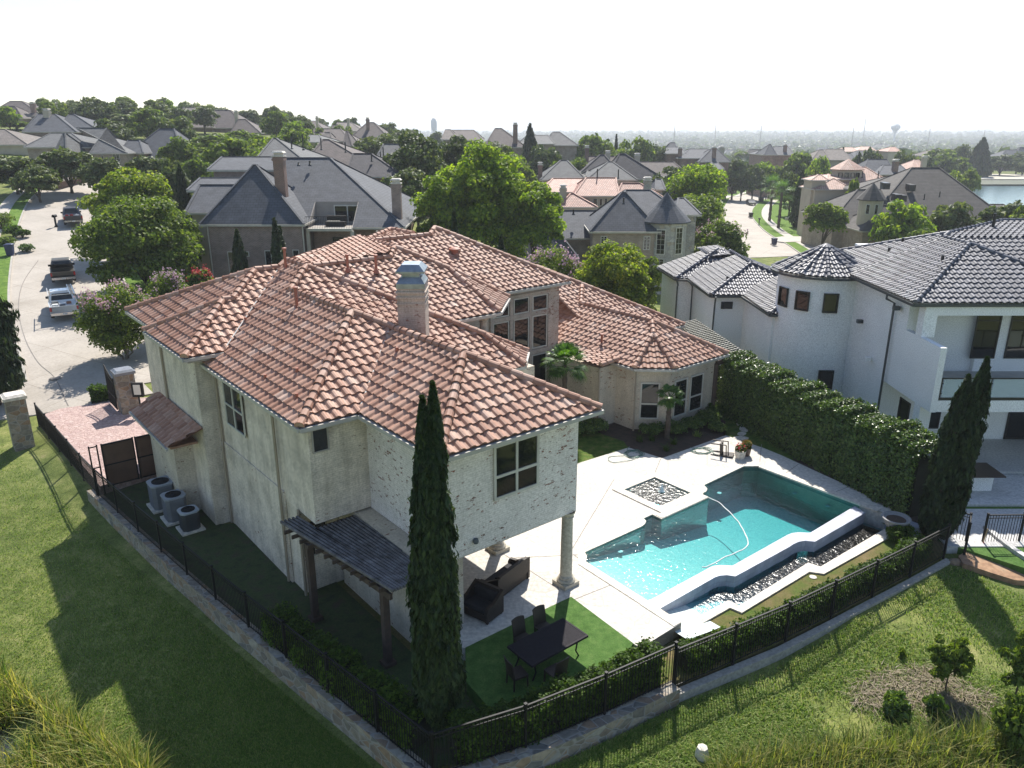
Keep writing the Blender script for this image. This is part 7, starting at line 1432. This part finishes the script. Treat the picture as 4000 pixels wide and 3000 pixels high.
for k, (u, v, w_, Y) in enumerate(((2968,505,26,1250),(3055,512,30,1250),(3150,514,18,1200),(3840,530,60,900),(2925,512,12,1250),(2675,505,20,1500))):
    Y = 5200; x, _, z = PY(u, v, Y); mb = MB(); ww = w_/F*Y*.75; zb = g1(x, Y); z = zb + 16; mb.box(x-ww,x+ww,Y,Y+40,zb-2,z); mb.box(x-ww*.6,x+ww*.5,Y+5,Y+30,z,z+3); mb.box(x+ww*.2,x+ww*.5,Y+2,Y+12,z+3,z+6)
    tag(mb.build('white_warehouse', STUC, base=(x,Y,zb)), ('large white building on the plain under the thin pole','wide white building on the plain left of the tan roofs','small white building on the plain below the lattice mast','long pale building above the lake bank','tiny white building left of the large white one','tiny white roof right of the centre masts')[k], 'building')
# ================= trees =================
T_ = make_tree
def big(u, vt, Y, w_, lm, lab, **kw): return tree_px('tree', u, vt, Y, w_, lm=lm, label=lab, **kw)
# broad trees near the lot
big(520, 745, 70, 490, L_MID, 'big round dark olive tree between the left street and the tiled house', n=26000, leaf=.26, K=190, trunk=-.06, seed=11, rc=1.25, low=-.8, cat='tree')
big(475, 640, 84, 330, L_YEL, 'yellow green topped tree behind the big dark olive tree', n=14000, leaf=.3, K=90, trunk=.2, seed=12, rc=1.2)
big(640, 820, 80, 200, L_OAK, 'dark oak squeezed between the olive tree and the brick house', n=8000, leaf=.28, K=60, trunk=.2, seed=13)
big(1890, 545, 82, 420, L_LIME, 'tallest bright green tree right of the chimney, its crown above the roofs', n=30000, leaf=.3, K=190, trunk=.02, seed=14, rc=1.35, low=-.8)
big(1730, 640, 80, 240, L_LIME, 'left part of the bright green clump, a lower round crown', n=14000, leaf=.28, K=90, trunk=.15, seed=15, rc=1.1, low=-.8)
big(2090, 690, 79, 250, L_LIME, 'right bright green tree leaning over the grey turret house roof', n=14000, leaf=.28, K=90, trunk=.2, seed=16, rc=1.1)
big(1620, 500, 112, 270, L_OAK, 'tall dark oak behind the bright green trees, left of them', n=12000, leaf=.4, K=90, trunk=.15, seed=17)
big(1790, 520, 118, 200, L_OAK, 'dark oak peeping out directly behind the tallest bright green tree', n=9000, leaf=.4, K=70, trunk=.15, seed=18)
big(1590, 650, 98, 250, L_OAK, 'very dark broad oak behind the right chimney of the brick house', n=12000, leaf=.36, K=80, trunk=.15, seed=19, low=-.8)
big(1940, 530, 140, 260, L_OAK, 'dark tree line oak behind the bright green crown on its right', n=8000, leaf=.45, K=60, trunk=.15, seed=20)
big(2395, 925, 61, 330, L_YEL, 'yellow green tree beyond the low tiled wing, beside the white house', n=22000, leaf=.2, K=130, trunk=.02, seed=21, rc=.85, low=-.9)
big(2540, 1000, 66, 130, L_MID, 'smaller dark green tree between the yellow green one and the white house', n=6000, leaf=.22, K=50, trunk=.1, seed=22, low=-.9)
tree_px('crape_myrtle', 2160, 955, 63, 260, lm=L_MID, n=14000, leaf=.17, K=90, trunk=.12, seed=23, low=-.9, multi=4, tr=.07, bark=BARKG, flowers=(60, PINK, .32), label='pink flowering crape myrtle behind the tiled roof, left of the yellow green tree')
tree_px('crape_myrtle', 440, 1090, 52.5, 290, lm=L_MID, n=20000, leaf=.15, K=110, trunk=.0, seed=24, low=-.95, multi=5, tr=.06, bark=BARKG, flowers=(55, PINK, .24), label='pink flowering crape myrtle beside the drive and the white pickup')
tree_px('crape_myrtle', 640, 1052, 57, 220, lm=L_MID, n=11000, leaf=.16, K=80, trunk=.0, seed=25, low=-.9, multi=4, tr=.06, bark=BARKG, flowers=(34, PINK, .24), label='pale pink crape myrtle right behind the left end of the tiled roof')
tree_px('crape_myrtle', 770, 1035, 60, 130, lm=L_MID, n=5000, leaf=.16, K=50, trunk=.1, seed=26, low=-.9, multi=4, tr=.06, bark=BARKG, flowers=(22, RED, .2), label='red flowering crape myrtle at the corner of the brick house')
for i, (u, vt, Y, r, lab) in enumerate(((925,912,68.5,.75,'narrow cypress before the brick house wall, the left one'),(1072,868,68.5,.6,'taller narrow cypress before the brick house wall, the right one'),(1093,900,69.5,.45,'thin cypress just behind the taller one at the brick wall'),(1773,835,60,.55,'thin pale cypress tip above the tiled roof ridge'),(1957,935,60,.5,'tiny cypress tip over the tiled roof below the bright tree'),(700,655,92,1.0,'dark cypress left of the brick house roof'))):
    x, _, zt = PY(u, vt, Y); z = g1(x, Y); cypress('slim_cypress', x, Y, z, zt-z, r, 5000, 40+i, lab, None, .2)
x, _, zt = PY(2070, 497, 190); cypress('slim_cypress', x, 190, g1(x,190), zt-g1(x,190), 2.6, 4000, 50, 'dark pointed conifer beside the tall chimney on the centre skyline', None, .6, fat=.15)
for u, vt, Y, r, lab in ((3135,678,168,1.6,'dark cypress left of the cupola house'),(2408,532,240,.7,'thin dark cypress in the centre distance, left of a round tree'),(3295,582,262,1.0,'small dark cypress before the blue grey gable'),(3357,600,240,1.0,'second small dark cypress nearer the round tree')):
    x, _, zt = PY(u, vt, Y); cypress('slim_cypress', x, Y, g1(x,Y), zt-g1(x,Y), r, 2500, int(u), lab, None, .4)
big(2735, 610, 128, 250, L_LIME, 'bright green tree on the left side of the right hand street', n=10000, leaf=.4, K=80, trunk=.12, seed=60, low=-.9)
big(2720, 735, 104, 250, L_MID, 'wide green tree below the bright one, left of the right hand street', n=11000, leaf=.34, K=80, trunk=.12, seed=61, low=-.9)
tree_px('crape_myrtle', 2815, 855, 92, 240, lm=L_MID, n=9000, leaf=.28, K=70, trunk=.12, seed=62, low=-.9, multi=3, tr=.08, flowers=(30, pm('cream_flower', (.5,.45,.36)) if False else PINK, .3), label='crape myrtle with sparse pale blossom at the near end of the right street')
big(3232, 775, 116, 170, L_MID, 'young tree with a visible trunk on the lawn before the dark tiled house', n=7000, leaf=.32, K=60, trunk=.28, seed=63)
big(2640, 640, 150, 160, L_OAK, 'dark oak left of the right hand street trees', n=4500, leaf=.45, K=45, trunk=.15, seed=64)
big(3480, 950, 100, 90, L_YEL, 'small yellowish tree before the dark tiled house eave', n=3000, leaf=.3, K=30, trunk=.2, seed=65)
x, _, zt = PY(3057, 745, 140)
for u, vt, Y, lab in ((3058,722,165,'fan palm on the lawn right of the street, the nearer one'),(3022,700,178,'fan palm behind the nearer palm on the right street')):
    x, _, zt = PY(u, vt, Y); z = g1(x, Y); palm('fan_palm', x, Y, z, zt-z-1.5, 3.4, 26, lab, 70, .26, bl=14)
# shared crowns for the many trees of the neighbourhood
kinds = []
for i, (lm, nm) in enumerate(((L_OAK,'dark oak'),(L_OAK,'dark oak'),(L_MID,'green tree'),(L_MID,'green tree'),(L_LIME,'bright green tree'))):
    t = T_('tree', 0, 0, -500, 8, 4.2, lm=lm, n=4200, leaf=.52, K=55, trunk=.12, seed=80+i, low=-.9, tr=.22, label='x', cat='tree'); kinds.append((t, lm, nm))
kids_index()
def kc(k, u, vt, Y, w_, lab, group=None): return tree_px('tree', u, vt, Y, w_, src=(kinds[k][0], 8, 4.2), label=lab, group=group)
near = [(40,600,112,240,0,'dark oak at the left edge above the flower beds'),(250,570,116,230,0,'broad dark oak above the left street, before the pale brick house'),(395,610,112,200,1,'dark oak touching the pale brick house on its left'),(130,640,108,180,1,'low dark oak between two bigger ones at the left edge'),
 (560,602,118,180,0,'oak right of the pale brick house'),(670,612,116,150,1,'dark oak above the yellow green tree'),(870,520,150,300,2,'wide green tree crown left of the steep roof apex'),(740,545,146,220,3,'green tree between the grey hip roof and the wide crown'),
 (960,505,165,220,2,'green tree under the skyline right of the long brown house'),(480,440,200,240,0,'dark domed tree in the middle of the left hill'),(620,415,215,230,0,'large dark dome of a tree on the left skyline'),(230,395,262,180,1,'dark tree cluster on the left skyline beside the hilltop house'),
 (290,388,270,90,1,'pointed dark tree top on the left skyline'),(370,440,230,120,2,'small green tree below the left skyline'),(700,500,170,150,3,'green tree right of the domed trees'),(780,405,285,140,1,'dark tree on the skyline above the long brown house'),(850,418,290,140,1,'skyline tree just above the long brown roof'),
 (970,425,270,110,0,'dark tree right of the long brown house'),(1130,500,150,170,2,'light green tree behind the steep roof apex'),(1235,495,190,110,3,'round tree left of the brown gable house'),(1440,530,165,170,0,'dark round tree below the tall chimney of the skyline house'),(1560,500,205,200,1,'dark tree line on the centre skyline'),
 (1050,525,150,120,4,'yellowish tree between pale grey roofs'),(2130,500+60,170,170,0,'dark tree below the tall chimney house'),(2330,518,215,200,2,'round green tree standing out in the centre distance'),(2480,526,222,170,3,'round green tree right of the one in the centre distance'),(2240,610,160,200,3,'olive tree left of the twin grey peaks'),
 (2010,600,150,190,2,'green tree below the small dark conifer'),(2580,560,235,150,0,'dark tree before the steep grey house'),(2560,670,142,150,0,'dark oak right of the red tile roof'),(2560,640,170,190,3,'green tree behind the dark many peaked roof'),(2700,640,190,150,1,'dark oak behind the bright street tree'),
 (2872,612,226,150,0,'dark oak at the street corner lamp'),(2950,640,228,120,1,'dark spreading oak on the corner lawn'),(2985,625,232,130,4,'bright tree above the corner lawn'),(2905,650,224,100,0,'small dark oak beside the black street lamp'),(3120,590,230,170,2,'tree right of the three steep dormers'),(3180,640,185,150,3,'green tree before the wide tan roof'),
 (3100,665,190,120,1,'dark tree above the palms'),(3215,600,215,110,4,'round yellowish tree before the tan roof'),(3340+60,572,245,140,0,'round dark tree right of the blue grey gables'),(3540,580,235,120,0,'dark tree left of the rose gable'),(3690,578,330,220,2,'big round tree beside the lake, left of the tall conifer'),
 (3600,600,270,150,0,'dark tree behind the rose gable'),(3780,650,230,130,3,'green tree at the right end of the dark tiled roof'),(3760,560,380,90,1,'tree between the big round one and the conifer'),(3920,600,385,120,0,'dark round tree on the lake bank'),(3985,590,400,110,1,'dark tree at the right edge on the lake bank'),
 (3700,700,190,120,1,'dark tree just behind the dark tiled roof'),(3340,690,140,80,2,'shrubby tree in front of the cupola house'),(60,470,200,160,2,'green tree under the hilltop house'),(20,520,165,120,0,'dark tree at the left edge below the hill roofs')]
for u, vt, Y, w_, k, lab in near: kc(k, u, vt, Y, w_, lab)
x, _, zt = PY(3842, 548, 375); cypress('conifer', x, 375, g1(x,375), zt-g1(x,375), 5.5, 5000, 77, 'tall dark conifer on the lake bank at the right', None, 1.0, fat=.12)
# filler trees between the houses
def blocked(x, y, m=3.0):
    for a, b, c, d in HB:
        if a-m < x < b+m and c-m < y < d+m: return True
    for line in ROADS:
        if min(math.hypot(x-p[0], y-p[1]) for p in line) < 8.5: return True
    for p in RCL:
        if math.hypot(x-p[0], y-p[1]) < 11: return True
    return False
fr_ = random.Random(5); cnt = 0; pl_ = []
gl = {0:'one of the dark oaks scattered between the neighbourhood houses',1:'one of the dark oaks scattered between the neighbourhood houses',2:'one of the mid green trees scattered between the neighbourhood houses',3:'one of the mid green trees scattered between the neighbourhood houses',4:'one of the bright green trees scattered between the neighbourhood houses'}
while cnt < 235:
    Y = 95 + 420*fr_.random()**1.15; u = fr_.uniform(-60, 4060); d = Y*c_+15*s_; x = (u-2000)/F*d
    if blocked(x, Y) or (u > 3650 and 230 < Y < 330) or (u > 3560 and Y < 370 and Y > 240) : 
        if fr_.random() < .995: continue
    if any(math.hypot(x-a, Y-b) < 6.0 for a, b in pl_): continue
    if 2740 < u < 3320 and Y < 235: continue
    if u > 3680 and 130 < Y < 345: continue
    if u < 700 and Y < 125: continue
    pl_.append((x, Y)); k = fr_.choice((0,0,1,1,2,3,4)); h = fr_.uniform(6.5, 10.5)*(.82 if Y > 190 and u < 1700 else 1); r = h*fr_.uniform(.42,.6); z = g1(x, Y)
    M = Matrix.Translation((x, Y, z)) @ Matrix.Rotation(fr_.uniform(0,6.28), 4, 'Z') @ Matrix.Diagonal((r/4.2, r/4.2, h/8, 1)); copy_tree(kinds[k][0], M, gl[k], 'trees between the neighbourhood houses'); cnt += 1
for t, _, _ in kinds:
    for c in list(KIDS.get(t.name, [])): bpy.data.objects.remove(c)
    bpy.data.objects.remove(t)
# far woods: reads as one mass
n = 5200; r_ = np.random.default_rng(9); Yf = 430 + 3600*r_.random(n)**1.35; uf = r_.uniform(-100, 4100, n); xf = (uf-2000)/F*(Yf*c_+45*s_)
ok = ~((uf > 3500) & (Yf < 470)); Yf, xf = Yf[ok], xf[ok]; zf = G(xf, Yf); m = 26; n = len(xf); hf = r_.uniform(5,10,n)*(1+Yf/4000)
q = r_.normal(size=(n,m,3)); q /= np.linalg.norm(q, axis=2)[...,None]; q[...,2] = np.abs(q[...,2]); C = np.stack([xf,Yf,zf],1)[:,None,:] + q*np.array((.8,.8,1))*hf[:,None,None]*(.75+.3*r_.random((n,m,1))); N_ = q + r_.normal(size=q.shape)*.3
V, F_ = cards(C.reshape(-1,3), (N_/np.linalg.norm(N_,axis=2)[...,None]).reshape(-1,3), np.repeat(hf*.62, m), 1.1); o = mesh_obj('far_woods', V, F_, L_FAR); tag(o, 'distant woods spread over the plain up to the horizon', 'woods', kind='stuff')
# beds and shrubs along the streets
for i, (u, v, r, h, lm, lab) in enumerate(((55,925,1.1,1.4,L_BOX,'rounded clipped shrub in the left street front garden'),(90,930,.9,1.1,L_BOX,'second clipped ball shrub in the left front garden'),(30,960,1.0,1.0,L_MID,'low shrub by the left front garden edge'),(105,985,.8,.9,L_HEDGE,'dark small shrub on the left lawn'),(10,900,1.6,2.2,L_MID,'tall bush at the left picture edge'),
    (3070,820,1.2,1.2,L_HEDGE,'dark ball shrub left of the palms lawn'),(3100,850,1.0,1.0,L_HEDGE,'ball shrub below the palm'),(3150,885,1.6,1.2,L_BOX,'clipped hedge like shrub beside the driveway'),(3190,905,1.3,1.8,L_HEDGE,'dark round bush at the driveway end'),(3330,935,1.5,1.2,L_HEDGE,'dark bed shrub before the dark tiled house'),(3400,925,1.5,1.4,L_BOX,'light shrub before the dark tiled house'),
    (2880,738,2.2,1.3,L_HEDGE,'dark low hedge on the corner lawn'),(2925,725,1.8,1.5,L_BOX,'ball shrub in the middle of the corner lawn'),(2620,1000,1.2,1.6,L_HEDGE,'dark red leaved shrub at the foot of the stone turret'))):
    x, y, z = hit(u, v); shrub('shrub', x, y, z, r, h, 900, .18, lm, lab, seed=100+i)
mb = MB()
for k in range(7):
    x, y, z = hit(3075+k*11, 862-(k % 2)*3); mb = MB(Matrix.Translation((x,y,z+.1))); mb.box(-.45,.45,-.3,.3,0,.5); mb.box(-.4,.4,-.25,.25,.5,.62); tag(mb.build('garden_block', COPING, base=(x,y,z)), 'white rendered block between dark shrubs in the row beyond the palms', 'garden wall', 'white blocks in the garden right of the street')
# ================= meadow, reeds, pond, young trees in the foreground =================
from mathutils.geometry import intersect_point_tri_2d
def scatter_px(n, uf, vf, seed):
    """points scattered on the ground over a patch of the surveyed view"""
    r_ = np.random.default_rng(seed); out = []
    us = uf(r_, n); vs = vf(r_, n, us)
    for i in range(0, n):
        d = ray(us[i], vs[i]); out.append(d)
    D = np.array(out); t = (H+1.8)/-D[:,2]
    for _ in range(6): X = D*t[:,None]; z = G(X[:,0], X[:,1]); t = (H - z)/-D[:,2]
    X = D*t[:,None]; return np.stack([X[:,0], X[:,1], G(X[:,0], X[:,1])], 1)
def outside(Pn): b = Pn[:,0]*BX + Pn[:,1]*BY; a = -Pn[:,0]*BY + Pn[:,1]*BX; return (b < np.interp(a, [14,24.6,38.6], [8.65,7.15,5.6])-.4) | (a < np.interp(b, [8.6,12,16.5,21,31], [14,13.05,12.4,11.55,10.55])-.45)
Pn = scatter_px(90000, lambda r, n: r.uniform(2000, 4050, n), lambda r, n, u: 3020 - (3020-np.interp(u, [2000,2650,3700,4050], [2960,2760,2200,2350]))*r.random(n), 1); Pn = Pn[outside(Pn)]
nz = np.sin(Pn[:,0]*1.7)*np.cos(Pn[:,1]*1.3)+np.sin(Pn[:,0]*.6+Pn[:,1]*.9); Pn = Pn[nz + np.random.default_rng(2).normal(size=len(Pn))*.7 > -.7]
blades(Pn, .17, .03, .8, L_GRASS, 'meadow_grass', 3, 'rough meadow grass in front of the pool fence', 'grass', seg=2)
Pn = scatter_px(95000, lambda r, n: r.uniform(-30, 1450, n), lambda r, n, u: 3020 - (3020-np.interp(u, [0,400,1450], [1720,2100,3000]))*r.random(n), 4); Pn = Pn[outside(Pn)]
blades(Pn, .085, .024, .6, L_GRASS, 'lawn_blades', 5, 'short lawn grass on the shaded slope below the stone wall', 'grass', seg=2)
# straw patch
Pn = scatter_px(7000, lambda r, n: r.uniform(3330, 3950, n), lambda r, n, u: 2600 + 200*r.random(n) + (u-3330)*.02, 6); c0 = hit(3620, 2690); an_ = np.arctan2(Pn[:,1]-c0[1], Pn[:,0]-c0[0]); rr_ = np.hypot((Pn[:,0]-c0[0])/2.2, (Pn[:,1]-c0[1])/1.0) + .25*np.sin(an_*3+1)+.15*np.sin(an_*7); Pn = Pn[rr_ + np.random.default_rng(3).normal(size=len(Pn))*.12 < .85]
blades(Pn, .28, .035, 2.6, L_STRAW, 'dry_straw', 7, 'patch of dry broken straw around the young tree', 'straw', seg=2)
# tall reeds
def rv(r, n, u): top = np.interp(u, [2700,3000,3200,3500,4050], [3080,3020,2980,2960,2900]); return 3230 - (3230-top)*r.random(n)**.7
Pn = scatter_px(8500, lambda r, n: 4080 - 1300*r.random(n)**1.1, rv, 8); blades(Pn, 1.2, .05, .5, L_REED, 'reeds', 9, 'tall yellow green reeds along the bottom right edge', 'reeds', seg=4)
def lv(r, n, u): top = np.interp(u, [-50,100,250,450,620], [2600,2720,2840,2960,3080]); return top + (3200-top)*r.random(n)**1.3
Pn = scatter_px(4800, lambda r, n: -80 + 680*r.random(n)**1.2, lv, 10); keep = np.hypot(Pn[:,0]-P(60,2960,-3)[0], Pn[:,1]-P(60,2960,-3)[1]) > .95; Pn = Pn[keep]; blades(Pn, 1.15, .05, .55, L_REED, 'reeds', 11, 'yellow green reeds around the small pond at the bottom left', 'reeds', seg=4)
m, nt, b, o = nodes('pond_water'); b.inputs['Base Color'].default_value = (.03,.035,.03,1); b.inputs['Roughness'].default_value = .1; bump(nt, b, noise(nt, 4, 3), .1, .05)
pc_ = hit(40, 2960); drape('pond', [(pc_[0]+2.2*math.cos(t)*(1+.15*math.sin(3*t))-.8, pc_[1]+1.7*math.sin(t)*(1+.1*math.cos(4*t))-.6) for t in np.linspace(0, 6.28, 22)[:-1]], m, .06, 3, flat=pc_[2])
# young broad leaved trees in the rough
def young(u, vb, vt, w_, seed, lab, n=1500):
    x, y, z = hit(u, vb); zt = PY(u, vt, y)[2]; h = zt-z; r = w_/2/F*y
    pos, nn, ce = crown_pts(n, r*1.05, r*.95, h*.48, 34, r*.3, seed, -.95, .65); pos[:,2] += h*.55; r_ = np.random.default_rng(seed); nn[:,2] = np.abs(nn[:,2])*.4; nn /= np.linalg.norm(nn,axis=1)[:,None]
    up = np.zeros_like(pos); up[:,2] = 1; up += r_.normal(size=pos.shape)*.7
    V, F_ = cards(pos+(x,y,z), nn, .11*r_.uniform(.6,1.3,n), 1.9, up); o = empty('young_tree', (x,y,z), 0, lab, 'young tree'); mesh_obj('crown', V, F_, L_MID if seed % 2 else L_HEDGE, o)
    mb = MB(Matrix.Translation((x,y,z))); mb.tube([(0,0,-.1),(.03,.02,h*.4),(0,0,h*.85)], [.03,.022,.008], 6)
    for c in ce[:12]: mb.tube([(0.02,0,h*.3),(c[0]*.5,c[1]*.5,h*.45+c[2]*.3),tuple(c+np.array((0,0,h*.55)))], [.014,.01,.004], 4)
    mb.build('trunk', BARK, o)
young(3690, 2700, 2470, 215, 201, 'young tree standing in the straw patch', 2600); young(3480, 2850, 2700, 170, 202, 'smaller sapling below and left of the young tree', 1700); young(3960, 2740, 2450, 200, 203, 'dark young tree at the right picture edge', 2600); young(3640, 2820, 2720, 110, 204, 'low bushy sapling just under the young tree', 1000); young(3930, 2980, 2700, 240, 205, 'dark bushy sapling in the bottom right corner', 2200); young(3522, 2570, 2535, 26, 207, 'tiny seedling in the open meadow', 80)
# ================= air =================
mb = MB(); mb.box(-12500, 12500, -330, 14800, -60, 60)
m = bpy.data.materials.new('haze'); m.use_nodes = True; nt = m.node_tree; nt.nodes.clear(); o_ = nt.nodes.new('ShaderNodeOutputMaterial'); v = nt.nodes.new('ShaderNodeVolumePrincipled')
v.inputs['Color'].default_value = (.9,.94,1,1); v.inputs['Density'].default_value = .00026; v.inputs['Anisotropy'].default_value = .3; nt.links.new(v.outputs[0], o_.inputs['Volume'])
hz = mb.build('haze', m); tag(hz, kind='stuff')
